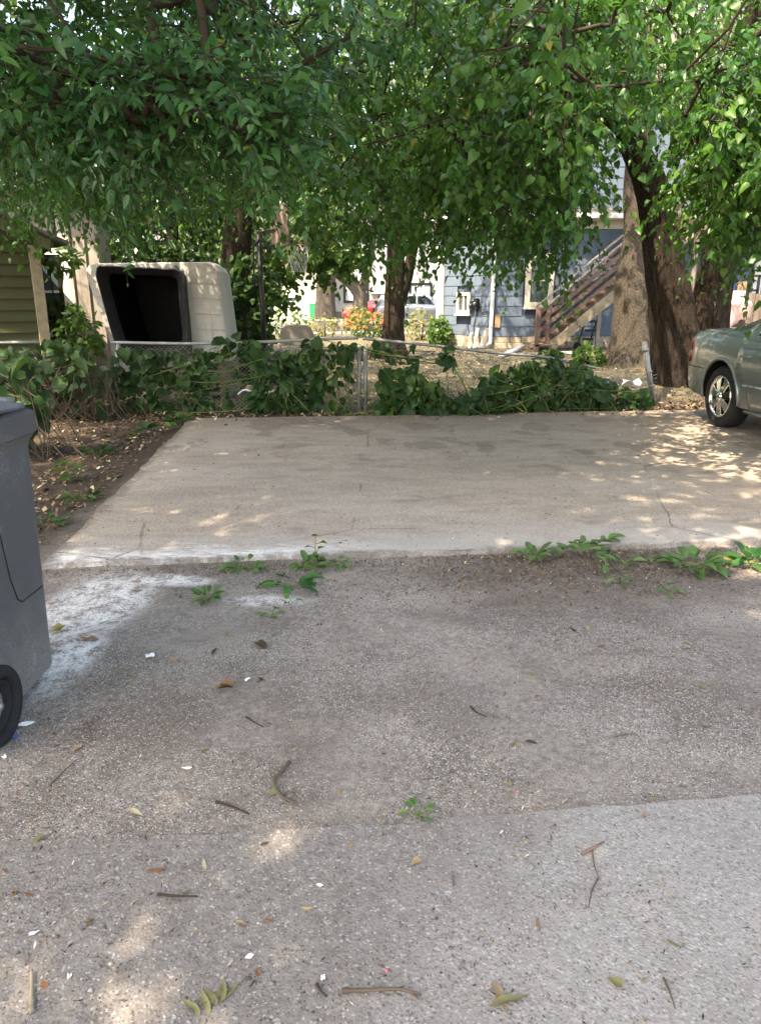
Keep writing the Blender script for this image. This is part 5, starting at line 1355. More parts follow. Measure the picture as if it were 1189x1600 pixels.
# pale-barked tree before the stairs
bB = G(990, 572); Y = bB.y
tree('pale grey finely barked tree standing in front of the wooden stairs', (bB.x, Y, 0), [([Vector((bB.x, Y, -.1)), at(989, 520, Y), at(991, 440, Y), at(996, 360, Y), at(992, 300, Y), at(1000, 180, Y), at(1012, 20, Y), at(1030, -200, Y)], [.50, .45, .42, .30, .255, .23, .19, .12]),
     branch_to(at(1004, 120, Y), (3.0, 16.0, 8.2), .11), branch_to(at(1010, 60, Y), (9.5, 15.5, 8.0), .11)],
     MAT['bark_pale'], 'heart', MAT['heart'], .11, [((5.4, 17.4, 8.4), (4.8, 4.2, 2.9), 460)], sides=64, rings=70, ridge=.035, flare=.55, seed=9, n_leaf=8, n_twig=3, twig_len=.6, far_kind='simple', freq=5.0)
# middle tree
bC = G(612, 560); Y = bC.y
tree('dark mid sized tree with a forked trunk in the dry yard behind the fence', (bC.x, Y, 0), [([Vector((bC.x, Y, -.1)), at(614, 520, Y), at(617, 470, Y), at(618, 420, Y), at(616, 350, Y), at(608, 250, Y), at(596, 100, Y), at(590, -80, Y)], [.31, .275, .255, .235, .17, .14, .11, .06]),
     ([at(624, 470, Y), at(637, 430, Y), at(648, 370, Y), at(668, 280, Y), at(690, 120, Y)], [.16, .14, .12, .10, .05]), branch_to(at(608, 250, Y), (-2.2, 16.0, 5.6), .08), branch_to(at(668, 280, Y), (3.2, 16.0, 5.4), .08), branch_to(at(610, 270, Y), (.2, 15.0, 5.0), .08)],
     MAT['bark_dark'], 'heart', MAT['heart'], .115, [((.4, 16.6, 6.2), (4.6, 4.4, 3.4), 420), ((.4, 14.5, 4.3), (3.0, 2.2, 1.3), 150), ((3.2, 19.4, 7.2), (3.2, 3.0, 2.4), 260)], sides=40, rings=60, ridge=.09, flare=.5, seed=17, n_leaf=9, n_twig=3, twig_len=.6, droop=.6, hang=.6, start=.5)
# tree behind the camper shell
bD = at(362, 560, 13.8); Y = 13.8
tree('tree with brown trunk and twiggy underside rising behind the white camper shell', (bD.x, Y, 0), [([Vector((bD.x, Y, -.1)), at(363, 500, Y), at(366, 430, Y), at(372, 350, Y), at(366, 260, Y), at(352, 120, Y), at(340, -40, Y)], [.34, .30, .27, .25, .21, .16, .09]),
     branch_to(at(370, 340, Y), (-4.6, 10.2, 3.9), .11, .5), branch_to(at(368, 300, Y), (-1.6, 9.4, 4.3), .10, .5), branch_to(at(368, 290, Y), (-5.6, 12.0, 4.4), .10, .4), branch_to(at(360, 200, Y), (-2.6, 8.6, 4.6), .09, .6)],
     MAT['bark_dark'], 'heart', MAT['heart'], .074, [((-3.3, 10.6, 4.8), (3.9, 3.6, 2.3), 560), ((-3.6, 9.2, 3.2), (2.6, 1.9, .9), 240), ((-1.4, 9.4, 4.0), (1.8, 2.0, 1.5), 120)], singles=260, sides=44, rings=50, ridge=.09, flare=.4, seed=23, n_leaf=10, n_twig=3, twig_len=.48, droop=.6, hang=.55, start=.55, minpx=8, drop=.22)
# near tree on the left whose branch reaches into the picture
tE = [Vector((-5.6, 2.6, -.1)), Vector((-5.5, 2.6, 1.6)), Vector((-5.2, 2.7, 3.2)), Vector((-4.6, 2.9, 5.0)), Vector((-4.0, 3.0, 7.0))]
limbsE = [(tE, [.36, .30, .27, .2, .1]), branch_to(tE[2], (-1.5, 5.1, 2.68), .045, .35), branch_to(tE[3], (-1.0, 3.0, 6.4), .12, .9), branch_to(tE[3], (-2.6, -.6, 6.2), .12, .8), branch_to(tE[3], (-2.5, 6.6, 6.2), .11, .6), branch_to(tE[2], (-3.6, 6.4, 3.2), .05, .5), branch_to(tE[4], (.6, 1.4, 7.2), .08, .5)]
rootE = tree('tree rooted outside the left edge whose long leafy branch hangs over the pad', (-5.6, 2.6, 0), limbsE, MAT['bark_dark'], 'ash', MAT['ash'], .078,
     [((-1.5, 5.1, 2.64), (1.5, .5, .26), 95), ((-2.9, 6.2, 3.1), (1.3, 1.0, .5), 60), ((-1.0, 5.6, 3.4), (1.6, .9, .45), 45), ((-2.6, 6.2, 4.5), (2.3, 1.3, .8), 170), ((-2.6, 1.6, 6.7), (3.8, 4.8, 1.6), 900), ((-2.4, 4.7, 6.3), (2.9, 2.3, 1.2), 380), ((-4.8, 7.2, 6.2), (2.5, 2.4, 1.3), 380)],
     singles=80, sides=30, rings=30, seed=31, n_leaf=16, n_twig=4, twig_len=.46, droop=.35, hang=.30, start=.5, out_size=2.0, out_leaf=5, zmin=2.1, gaps=True, clump_cut=-.5)
def near_sprays(root, P0, P1, m, L, n, size, kind, mat, dirn, spread, droop, hang, singles, seed):
    """leafy twigs along one low branch: a limb from P0 to P1 with side twigs carrying leaves on both sides"""
    global rng
    rng = np.random.default_rng(seed)
    P0 = np.array(P0); P1 = np.array(P1); t = np.linspace(.05, 1, m)[:, None]; B = P0+(P1-P0)*t+np.array((0, 0, .12))*np.sin(t*3.1)+rng.normal(0, .05, (m, 3))
    Dr = norm(np.array(dirn)+rng.normal(0, spread, (m, 3))*np.array((1, 1, .5)))
    LL = L*rng.uniform(.6, 1.25, m); P, D, N, S, TP = sprays(B, Dr, LL, droop, n, size, hang, .28, .9)
    V, F = tubes(TP, np.broadcast_to(np.linspace(.006, .002, 5), (m, 5)), 5); obj('twig', raw_mesh('twig', V, F), MAT['twig'], root, kind='stuff', smooth=True)
    lim, _ = smooth_path([Vector(P0), Vector((P0+P1)/2+np.array((0, 0, .12))), Vector(P1)], 14)
    MB().tube(lim, [.016-.0009*i_ for i_ in range(14)], 7).build('branch', MAT['twig'], root, smooth=True)
    put_leaves(P, D, N, S, np.clip(rng.normal(.62, .2, len(P)), 0, .95), kind, mat, root, singles)
near_sprays(rootE, (-2.9, 4.5, 2.85), (-.55, 4.9, 2.60), 26, .62, 20, .094, 'ash', MAT['ash'], (.85, .15, -.05), .50, .16, .12, 160, 201)
near_sprays(rootE, (-2.9, 4.9, 3.05), (-1.2, 5.2, 2.78), 14, .55, 18, .090, 'ash', MAT['ash'], (.7, .0, -.1), .55, .2, .12, 60, 202)
near_sprays(rootA, (3.3, 7.0, 3.3), (2.15, 5.4, 2.62), 20, .5, 15, .082, 'heart', MAT['heart'], (-.2, -.5, -.35), .55, .45, .4, 120, 203)
near_sprays(rootA, (3.6, 6.6, 3.05), (2.75, 5.3, 2.50), 24, .5, 15, .086, 'heart', MAT['heart'], (.0, -.4, -.35), .6, .45, .4, 160, 204)
near_sprays(rootA, (1.7, 7.2, 3.3), (1.25, 5.6, 2.62), 20, .55, 15, .080, 'heart', MAT['heart'], (-.1, -.4, -.45), .55, .45, .4, 100, 205)
# tree behind the viewer on the right, shading the alley
tF = [Vector((5.2, -1.6, -.1)), Vector((5.1, -1.5, 2.2)), Vector((4.6, -1.2, 4.6)), Vector((4.0, -.8, 7.0))]
tree('broad shade tree standing at the right beside the alley', (5.2, -1.6, 0), [(tF, [.34, .28, .22, .1]), branch_to(tF[2], (-1.2, -1.4, 6.6), .13, .9), branch_to(tF[2], (3.3, 1.6, 6.4), .12, .9), branch_to(tF[2], (2.2, -3.6, 6.6), .1, .8)], MAT['bark_dark'], 'heart', MAT['heart'], .105,
     [((-.2, -1.2, 7.2), (4.4, 3.0, 1.4), 620), ((3.4, 1.2, 6.6), (3.0, 2.4, 1.2), 260)], sides=24, rings=24, seed=41, n_leaf=8, n_twig=3, out_size=2.0, out_leaf=5, start=.5, twig_len=.5, gaps=True)
# unseen tall tree added behind left of the viewer to soften sun dapples
tG = [Vector((-9.0, -4.2, -.1)), Vector((-8.9, -4.1, 3)), Vector((-8.3, -3.6, 7)), Vector((-7.4, -3.0, 11)), Vector((-6.6, -2.4, 13.5))]
tree('tall tree added out of view behind and left of the alley to soften the sun dapples', (-9.0, -4.2, 0), [(tG, [.5, .42, .36, .26, .14]), branch_to(tG[2], (-4.6, .2, 12.2), .16, 1.6), branch_to(tG[3], (-4.2, -4.4, 13.2), .14, 1.0), branch_to(tG[3], (-6.2, 1.8, 13.2), .14, 1.0)], MAT['bark_dark'], 'heart', MAT['heart'], .12,
     [((-5.1, -2.2, 13.6), (4.8, 5.6, 2.2), 1500)], sides=24, rings=24, seed=67, n_leaf=8, n_twig=3, out_size=2.2, out_leaf=6, start=.6, twig_len=.8, gaps=True, skirt=False, step=.8)
# bright maple further back on the left, and trees by the street
bM = G(432, 548); 
tree('bright green maple growing in the sunny yard behind the basketball hoop', (-4.2, 20.5, 0), [([Vector((-4.2, 20.5, -.1)), Vector((-4.1, 20.4, 1.6)), Vector((-3.9, 20.3, 3.4)), Vector((-3.8, 20.2, 6))], [.22, .18, .14, .07]), branch_to((-4.1, 20.4, 1.6), (-2.3, 19.2, 2.6), .07, .3), branch_to((-4.0, 20.4, 1.9), (-5.5, 19.0, 2.6), .07, .3), branch_to((-4.0, 20.4, 2.2), (-1.6, 19.0, 2.8), .06, .4)], MAT['bark_dark'], 'grape', MAT['far_leaf'], .15,
     [((-3.9, 19.6, 3.9), (2.7, 2.4, 2.3), 320), ((-3.2, 18.2, 2.2), (1.6, 1.3, .9), 110), ((-1.35, 19.0, 2.75), (.75, .8, .75), 70)], skirt=False, sides=24, rings=24, seed=47, n_leaf=8, n_twig=3, twig_len=.5, zmin=1.15, start=.3)
bG = G(507, 512); Y = 33.2
gx0 = at(508, 500, Y).x
tree('thick pale sunlit trunk at the street left of the stucco house', (gx0, Y, 0), [([Vector((gx0, Y, -.1)), at(508, 470, Y), at(510, 430, Y), at(514, 380, Y), at(505, 250, Y)], [.50, .42, .40, .38, .24]), branch_to(at(514, 380, Y), (-4.5, 31, 7), .16), branch_to(at(512, 400, Y), (-.5, 32, 7), .16)], MAT['bark_far'], 'grape', MAT['far_leaf'], .22,
     [((-2.6, 32.0, 7.6), (5.0, 3.5, 3.6), 260)], skirt=False, sides=32, rings=30, ridge=.06, seed=53, n_leaf=7, n_twig=3, twig_len=.9, zmin=3.6, out_size=1.4)
Y = 33.8; gx1 = at(563, 500, Y).x
tree('leaning grey street tree whose limb crosses the stucco house front', (gx1, Y, 0), [([Vector((gx1, Y, -.1)), at(563, 480, Y), at(562, 460, Y), at(548, 443, Y), at(528, 428, Y), at(505, 405, Y), at(480, 370, Y)], [.40, .34, .31, .23, .19, .16, .1]), ([at(562, 462, Y), at(572, 430, Y), at(582, 380, Y), at(590, 300, Y)], [.22, .18, .15, .1])], MAT['bark_far'], 'grape', MAT['far_leaf'], .22,
     [((1.2, 33.5, 8.2), (4.5, 3.2, 3.0), 200), ((-2.2, 33.4, 4.6), (1.2, .8, .9), 26)], skirt=False, sides=24, rings=34, ridge=.05, seed=59, n_leaf=7, n_twig=3, twig_len=.9, zmin=3.5, out_size=1.4)
tree('dark leafy tree filling the gap behind the camper shell', (-4.6, 16.6, 0), [([Vector((-4.6, 16.6, -.1)), Vector((-4.5, 16.5, 1.2)), Vector((-4.3, 16.4, 3.0)), Vector((-4.2, 16.2, 5))], [.2, .16, .12, .06]), branch_to((-4.5, 16.5, 1.2), (-2.9, 15.6, 2.0), .06, .2), branch_to((-4.5, 16.5, 1.2), (-6.2, 15.8, 2.2), .06, .2)], MAT['bark_dark'], 'grape', MAT['vine'], .13,
     [((-4.6, 15.9, 2.9), (2.6, 1.5, 2.0), 330), ((-3.2, 15.2, 1.7), (1.5, .9, 1.1), 110)], skirt=False, sides=20, rings=20, seed=71, n_leaf=8, n_twig=3, twig_len=.45, zmin=.5, start=.25)
tree('leafy tree closing the view behind the cream house at far left', (-9.5, 21, 0), [([Vector((-9.5, 21, -.1)), Vector((-9.3, 21, 2.5)), Vector((-9, 21, 6))], [.3, .22, .1])], MAT['bark_dark'], 'grape', MAT['far_leaf'], .18, [((-9, 20.5, 5.6), (4.2, 3.0, 3.6), 260)], skirt=False, sides=20, rings=20, seed=61, n_leaf=7, n_twig=3, twig_len=.7, zmin=1.2)

# ------------------------------------------------------------------ shrubs and vines
def scatter_px(n, x0, x1, ytop, ybot, depth, dj, dens=None):
    """points over a patch of the fence line: heights from ytop(px) to ybot(px)"""
    out = []
    while len(out) < n:
        px = random.uniform(x0, x1); a, b = ytop(px), ybot(px); py = a+(b-a)*random.random()
        if dens and random.random() > dens(px, py): continue
        p = at(px, py, depth(px)+random.uniform(-dj, dj*.5))
        if p.z < .03: p.z = random.uniform(.03, .15)
        out.append(tuple(p))
    return np.array(out)
def vine(name, label, cat, P, kind, mat, size, singles, stems=0, stem_mat=None, face=.8, group=None, minpx=9, base=None):
    c = P.mean(0); root = thing(name, label, cat, (c[0], c[1], 0), 0, group)
    m = len(P)
    D = norm(np.stack([rng.normal(0, .7, m), rng.normal(-.30, .45, m), rng.normal(-.5, .45, m)], 1))
    N = norm(np.stack([rng.normal(0, .6, m), rng.normal(-face*.8, .45, m), rng.normal(.7, .4, m)], 1))
    S = size*np.clip(rng.normal(1, .33, m), .35, 1.7); clump = np.array([mnoise.noise(Vector(p*2.2)) for p in P])
    tint = np.clip(.38+clump*.5+rng.normal(0, .17, m), 0, .97)
    put_leaves(P, D, N, S, tint, kind, mat, root, singles, minpx)
    if stems:
        pa = []
        for k in range(stems):
            a = P[random.randrange(m)]; b = np.array((a[0]+random.uniform(-.5, .5), a[1]+random.uniform(-.05, .12), 0.0)) if random.random() < .6 else P[random.randrange(m)]
            if np.linalg.norm(b-a) > 1.6: continue
            mid_ = (a+b)/2+rng.normal(0, .10, 3); t = np.linspace(0, 1, 8)[:, None]
            q = (1-t)**2*a+2*t*(1-t)*mid_+t*t*b; q[:, 2] = np.maximum(q[:, 2], .01); pa.append(q)
        V, F = tubes(np.array(pa), np.full((len(pa), 8), .005)*rng.uniform(.5, 1.3, (len(pa), 1)), 4)
        obj('stem', raw_mesh('stem', V, F), stem_mat or MAT['green_stem'], root, kind='stuff', smooth=True)
    return root
I = np.interp
rng = np.random.default_rng(5); random.seed(5)
P1 = scatter_px(430, -90, 172, lambda x: I(x, [-90, 30, 90, 130, 172], [540, 545, 535, 545, 585]), lambda x: I(x, [-90, 60, 172], [690, 668, 650]), lambda x: 9.7, .55, lambda x, y: .35 if (x > 55 and y > 590) else 1)
vine('grape_vine', 'tangled vine with broad leaves and bare brown stems at the left end of the fence', 'vine', P1, 'grape', MAT['vine'], .135, 270, 150, MAT['dead_vine'])
P1b = scatter_px(130, -60, 66, lambda x: 560, lambda x: I(x, [-60, 66], [720, 690]), lambda x: 7.4, .5, lambda x, y: .6)
vine('grape_vine', 'clump of vine leaves on the dirt just behind the trash bin', 'vine', P1b, 'grape', MAT['vine'], .15, 90, 120, MAT['dead_vine'])
def d2(x, y):
    if x > 500: return .75 if y < 600 else .35
    if 330 < x < 395 and y > 560: return .22
    if 180 < x < 345: return .7 if y > 548 else .25
    return 1
P2 = scatter_px(680, 178, 548, lambda x: I(x, [178, 240, 330, 352, 400, 430, 520, 572], [545, 538, 542, 522, 530, 552, 540, 545]), lambda x: I(x, [178, 572], [648, 646]), lambda x: 10.02, .12, d2)
vine('grape_vine', 'dark vine climbing the chain link fence before the camper shell and folding chair', 'vine', P2, 'grape', MAT['vine'], .115, 300, 150)
P3 = scatter_px(440, 592, 712, lambda x: I(x, [570, 590, 640, 690, 712], [600, 578, 572, 606, 638]), lambda x: I(x, [570, 712], [652, 656]), lambda x: 9.95, .35)
vine('grape_vine', 'leafy bush of vines growing right of the double fence post', 'vine', P3, 'grape', MAT['vine'], .105, 260, 130)
P4 = scatter_px(680, 738, 1012, lambda x: I(x, [738, 760, 800, 850, 900, 950, 1012], [622, 592, 572, 556, 566, 594, 612]), lambda x: I(x, [738, 900, 1012], [648, 640, 638]), lambda x: I(x, [738, 1012], [10.0, 10.6]), .38, lambda x, y: .45 if x > 945 else 1)
vine('grape_vine', 'wide sunlit mound of vines left of the leaning fence post', 'vine', P4, 'grape', MAT['vine'], .115, 300, 190)
P5 = scatter_px(60, 480, 720, lambda x: I(x, [480, 720], [528, 545]), lambda x: I(x, [480, 600, 720], [560, 575, 575]), lambda x: 10.1, .08, lambda x, y: (.5 if y < 550 else .12) if 560 < x < 600 else (1 if 690 < x < 710 or x < 510 else .25))
vine('grape_vine', 'thin vine hanging along the rail at the double fence post', 'vine', P5, 'heart', MAT['vine'], .13, 60, 26)
P6 = scatter_px(46, 712, 750, lambda x: 620, lambda x: 655, lambda x: 9.75, .15)
vine('grape_vine', 'small low vine sprig at the pad edge left of the wide vine mound', 'vine', P6, 'grape', MAT['vine'], .13, 46, 14)

def shrub(name, label, c, r, n, kind, mat, size, bloom=None, trunk=5, minpx=9, singles=0):
    root = thing(name, label, 'shrub', (c[0], c[1], 0))
    P = ellipsoid_points(c, r, n, .35); P = P[P[:, 2] > .03]; m = len(P)
    o = norm(P-np.array(c)); D = norm(o*.6+rng.normal(0, .5, (m, 3))+np.array((0, 0, -.2))); N = norm(np.array((0, -.3, .8))+rng.normal(0, .45, (m, 3)))
    S = size*rng.uniform(.6, 1.3, m); put_leaves(P, D, N, S, np.clip(rng.normal(.5, .2, m), 0, .96), kind, mat, root, singles, minpx)
    mb = MB()
    for k in range(trunk):
        q = ellipsoid_points(c, np.array(r)*.7, 1)[0]; mb.tube([(c[0]+random.uniform(-.1, .1), c[1]+random.uniform(-.1, .1), -.02), tuple((np.array((c[0], c[1], c[2]*.5))+q)/2), tuple(q)], [.016, .012, .006], 5)
    mb.build('stem', MAT['twig'], root, smooth=True)
    if bloom is not None:
        P = ellipsoid_points(c, np.array(r)*1.04, n//2, .8); P = P[P[:, 2] > c[2]-.3*r[2]]; m = len(P)
        leaf_sheet('bloom', P, norm(rng.normal(0, 1, (m, 3))), norm(np.array((0, -.6, .7))+rng.normal(0, .3, (m, 3))), size*.9*rng.uniform(.7, 1.3, m), rng.uniform(0, .95, m), 'simple', bloom, root)
    return root
Yb = 28.5
c = at(574, 512, Yb); shrub('flower_bush', 'bush of vivid orange flowers beyond the fence in the sun', (c.x, Yb, .45), (.98, .5, .48), 500, 'weed', MAT['far_leaf'], .13, MAT['flower'])
c = at(556, 505, Yb+.8); shrub('shrub', 'straw coloured shrub behind the orange flower bush', (c.x, Yb+.9, .75), (.45, .4, .45), 150, 'weed', MAT['yellow_leaf'], .13)
c = at(612, 512, Yb); shrub('shrub', 'yellowish low plants between the orange flowers and the middle tree trunk', (c.x+.1, Yb+.3, .4), (.35, .3, .40), 110, 'weed', MAT['yellow_leaf'], .12)
c = at(656, 520, 26.5); shrub('shrub', 'tall straw yellow shrub at the left corner of the blue house', (c.x, 26.5, .5), (.55, .5, .62), 360, 'weed', MAT['yellow_leaf'], .11)
c = at(686, 520, 23.8); shrub('shrub', 'rounded fresh green shrub against the left corner of the blue house', (c.x, 23.6, .42), (.36, .34, .50), 420, 'grape', MAT['far_leaf'], .11)
c = at(505, 510, 29); shrub('shrub', 'pale yellow green hedge plants before the pale street trunk', (c.x, 29, .40), (.7, .4, .42), 220, 'weed', MAT['yellow_leaf'], .12)
c = at(440, 515, 27); shrub('shrub', 'sunny light green shrub seen above the folding chair', (c.x, 27, .55), (1.0, .6, .6), 380, 'weed', MAT['far_leaf'], .13)
c = at(378, 470, 13.0); shrub('shrub', 'dense dark shrub between the camper shell and the hoop pole', (c.x, 13.1, 1.15), (.50, .32, 1.05), 620, 'grape', MAT['vine'], .14)
c = at(90, 480, 11.6); shrub('shrub', 'leafy sapling growing in front of the tall white framed window', (c.x, 11.6, 1.2), (.34, .3, .22), 90, 'weed', MAT['vine'], .19, None, 7)
c = at(128, 505, 11.2); shrub('shrub', 'bright leafy sprout at the left flank of the camper shell', (c.x, 11.1, .95), (.34, .3, .42), 240, 'heart', MAT['far_leaf'], .10)
c = at(75, 405, 11.6); shrub('shrub', 'spray of bright pale leaves under the eave of the olive garage', (c.x, 11.7, 2.05), (.42, .3, .20), 110, 'weed', MAT['far_leaf'], .15, None, 3)
c = at(913, 550, 17.2); shrub('ground_plant', 'small green plant by the foot of the wooden stairs near the pale trunk', (c.x, 16.8, .22), (.35, .3, .26), 110, 'grape', MAT['far_leaf'], .13)
c = at(866, 552, 17.2); shrub('ground_plant', 'small vine tuft directly under the bottom stair', (c.x, 17.5, .18), (.22, .2, .2), 60, 'grape', MAT['vine'], .13)

rng = np.random.default_rng(6); random.seed(6)
# ------------------------------------------------------------------ weeds rooted in the seam and the dirt
def weed(label, px, py, n, size, kind='weed', mat='weed', lift=.5, tall=0.0, spread=.03, cat='weed', lean=(0, 0), name='weed'):
    g = G(px, py); z = gz(g.x, g.y); root = thing(name, label, cat, (g.x, g.y, z))
    P = []; D = []; N = []; sm_ = MB()
    for k in range(n):
        a = 2.399*k+random.uniform(-.4, .4); r = spread*math.sqrt(k/n+.05); h = tall*(k+.5)/n if tall else random.uniform(.005, .03)
        up = lift*random.uniform(.5, 1.3)*(1.2 if k > n*.6 else .7)
        d = Vector((math.cos(a), math.sin(a), up)).normalized(); s = size*random.uniform(.65, 1.2)*(1-.35*(k/n if tall else 0))
        o = Vector((g.x+lean[0]*h+r*math.cos(a), g.y+lean[1]*h+r*math.sin(a), z+h)); b = o+d*s*.35
        sm_.tube([Vector((g.x+lean[0]*h, g.y+lean[1]*h, z+max(0, h-.01))), o, b], [.0022, .002, .0014], 5)
        P.append(tuple(b)); D.append(tuple((d+Vector((0, 0, -.15)))))
        N.append((-math.cos(a)*up*.8+random.uniform(-.2, .2), -math.sin(a)*up*.8-.1+random.uniform(-.2, .2), 1)); 
    if tall: sm_.tube([Vector((g.x, g.y, z-.01)), Vector((g.x+lean[0]*tall*.5, g.y+lean[1]*tall*.5, z+tall*.5)), Vector((g.x+lean[0]*tall, g.y+lean[1]*tall, z+tall))], [.003, .0026, .0016], 6)
    sm_.build('stem', MAT['green_stem'], root, smooth=True)
    m = len(P); P = np.array(P); D = norm(np.array(D)); N = norm(np.array(N)); S = size*rng.uniform(.7, 1.15, m)
    single_leaves(P, D, N, S, np.clip(rng.normal(.5, .25, m), 0, .99), kind, MAT[mat], root)
    return root
weed('rosette weed with ribbed leaves at the pad edge, furthest left of the right hand row', 830, 878, 14, .085, lift=.9)
def trailing(label, pts, n, size, kind='weed', mat='weed'):
    pts = [G(*p) for p in pts]; pts = [Vector((p.x, p.y, gz(p.x, p.y)+.035+.045*math.sin(math.pi*i_/(len(pts)-1)))) for i_, p in enumerate(pts)]
    root = thing('weed', label, 'weed', tuple(pts[0])); path, _ = smooth_path(pts, 20)
    MB().tube(path, .0035, 6).build('stem', MAT['green_stem'], root, smooth=True)
    P = []; D = []; N = []
    for k in range(n):
        p = path[int((k+.6)/n*19)]; a = random.uniform(0, 6.28); P.append(tuple(p)); D.append((math.cos(a), math.sin(a), random.uniform(-.1, .7))); N.append((random.uniform(-.4, .4), random.uniform(-.5, .2), 1))
    single_leaves(np.array(P), norm(np.array(D)), norm(np.array(N)), size*rng.uniform(.6, 1.2, n), np.clip(rng.normal(.55, .25, n), 0, .99), kind, MAT[mat], root)
trailing('long trailing weed sprawling right along the pad edge above the brown mulch', [(868, 874), (895, 868), (925, 868), (960, 846)], 26, .075)
trailing('leafy weed stem hanging down from the trailing weed into the brown mulch', [(925, 868), (938, 878), (943, 890), (945, 898)], 13, .07)
weed('small two leaved weed between the trailing weed and the broad clump', 976, 884, 7, .07, lift=.5)
weed('tiny flat weed right of the trailing weed at the pad edge', 1015, 876, 6, .06, lift=.3)
weed('broad clump of green and yellowing leaves at the pad edge near the sun patch', 1082, 888, 26, .105, lift=.8, spread=.10, mat='weed')
weed('thin yellow green weed right beside the broad clump', 1120, 880, 9, .07, lift=.5, mat='yellow_leaf')
weed('bluish rosette weed with oval leaves at the right edge of the picture', 1172, 884, 16, .115, lift=1.0, mat='ash')
weed('wilted dark leaved plant lying on the dirt before the pad, biggest of the middle weeds', 450, 918, 9, .125, lift=.35, spread=.05, mat='ash')
weed('bright green pointed weed at the pad edge just above the wilted plant', 484, 890, 15, .085, lift=.8, spread=.05)
weed('slender upright seedling with round dark leaves standing over the pad edge', 492, 882, 8, .045, tall=.20, lift=.4, kind='heart', mat='vine', lean=(.05, .05))
weed('small weed cluster at the pad edge right of the bright pointed weed', 525, 886, 10, .07, lift=.5, spread=.04)
weed('spreading grassy weed at the pad edge left of the wilted plant', 383, 890, 15, .07, lift=.4, spread=.07)
weed('feathery light green weed in the dirt left of the wilted plant', 325, 940, 18, .06, lift=.8, spread=.03)
weed('tiny weed of three leaves in the dirt under the wilted plant', 425, 963, 5, .055, lift=.3)
weed('single folded green sprout just right below the wilted plant', 456, 945, 3, .05, lift=.6)
weed('small green sprout growing at the broken edge of the pale concrete', 655, 1278, 7, .034, lift=.45)
weed('dark green weed near the top of the dirt strip', 152, 710, 14, .11, lift=.7, spread=.06, mat='vine')
weed('sunlit lime seedling standing alone in the dirt strip', 110, 752, 8, .10, tall=.16, lift=.5, kind='grape', mat='far_leaf')
weed('low weed patch below the lime seedling by the pad side', 130, 780, 12, .085, lift=.4, spread=.09, mat='vine')
weed('weed pair peeking out behind the trash bin', 70, 822, 9, .10, lift=.7, spread=.07, mat='vine')
trailing('thin runner with pale stem crossing the far end of the dirt strip', [(205, 688), (225, 680), (250, 676), (285, 668)], 16, .10, 'grape', 'vine')
weed('leafy weed at the far left corner of the pad', 278, 660, 16, .12, lift=.8, spread=.12, kind='grape', mat='vine')
weed('mulch edge weed with yellow stems right of the trailing weed', 968, 912, 6, .06, lift=.3)
weed('faint green weed in the dirt below the broad clump', 1045, 925, 6, .05, lift=.3)
weed('short vine shoot at the pad edge below the wide vine mound', 915, 640, 12, .12, lift=.5, spread=.08, kind='grape', mat='vine')

rng = np.random.default_rng(7); random.seed(7)
# ------------------------------------------------------------------ litter: dry leaves, twigs, scraps
def curled(kind, s, curl, twist, mat, name, seed):
    TV, TF = LEAF[kind]; r = random.Random(seed); V = TV.copy(); V[:, 0] *= r.uniform(.6, 1.0)
    y = V[:, 1]-.5; a = V[:, 0]*curl*3; z = V[:, 2]*.2+curl*(V[:, 0]**2)*2.2+.25*curl*y*y+twist*V[:, 0]*y
    z = z+.05*np.sin(V[:, 1]*9+seed)+.04*np.cos(V[:, 0]*11+seed); z -= z.min()
    V = np.stack([V[:, 0]*(1-.35*curl), y, z], 1)*s
    me = raw_mesh(name, V, TF); me.materials.append(DRY[mat]); return me
LD = {}; SHP = {'ash': 'narrow', 'heart': 'rounded', 'grape': 'broad'}
def dry(px, py, s, mat, label, group=None, kind='ash', rot=None, name='dry_leaf', cat='leaf', stem=False):
    k = (kind, mat, random.randrange(4)); g = G(px, py)
    if k not in LD: LD[k] = curled(kind, 1.0, .25+.22*k[2], .2*(k[2]-1.5), mat, name, len(LD)*3+1)
    s *= .82
    zt = .036 if (g.y > 4.3+.0975*g.x and g.x > -2.1-.08*(g.y-4)) and g.y < 9.4 else (.010 if g.y < 1.93 else gz(g.x, g.y)+.002)
    o = bpy.data.objects.new(name, LD[k]); COL.objects.link(o); o.location = (g.x, g.y, zt)
    o.rotation_euler = (random.uniform(-.12, .12), random.uniform(-.12, .12), random.uniform(0, 6.28) if rot is None else rot); o.scale = (s, s, s)
    return tag(o, label, cat, group)
W = .075
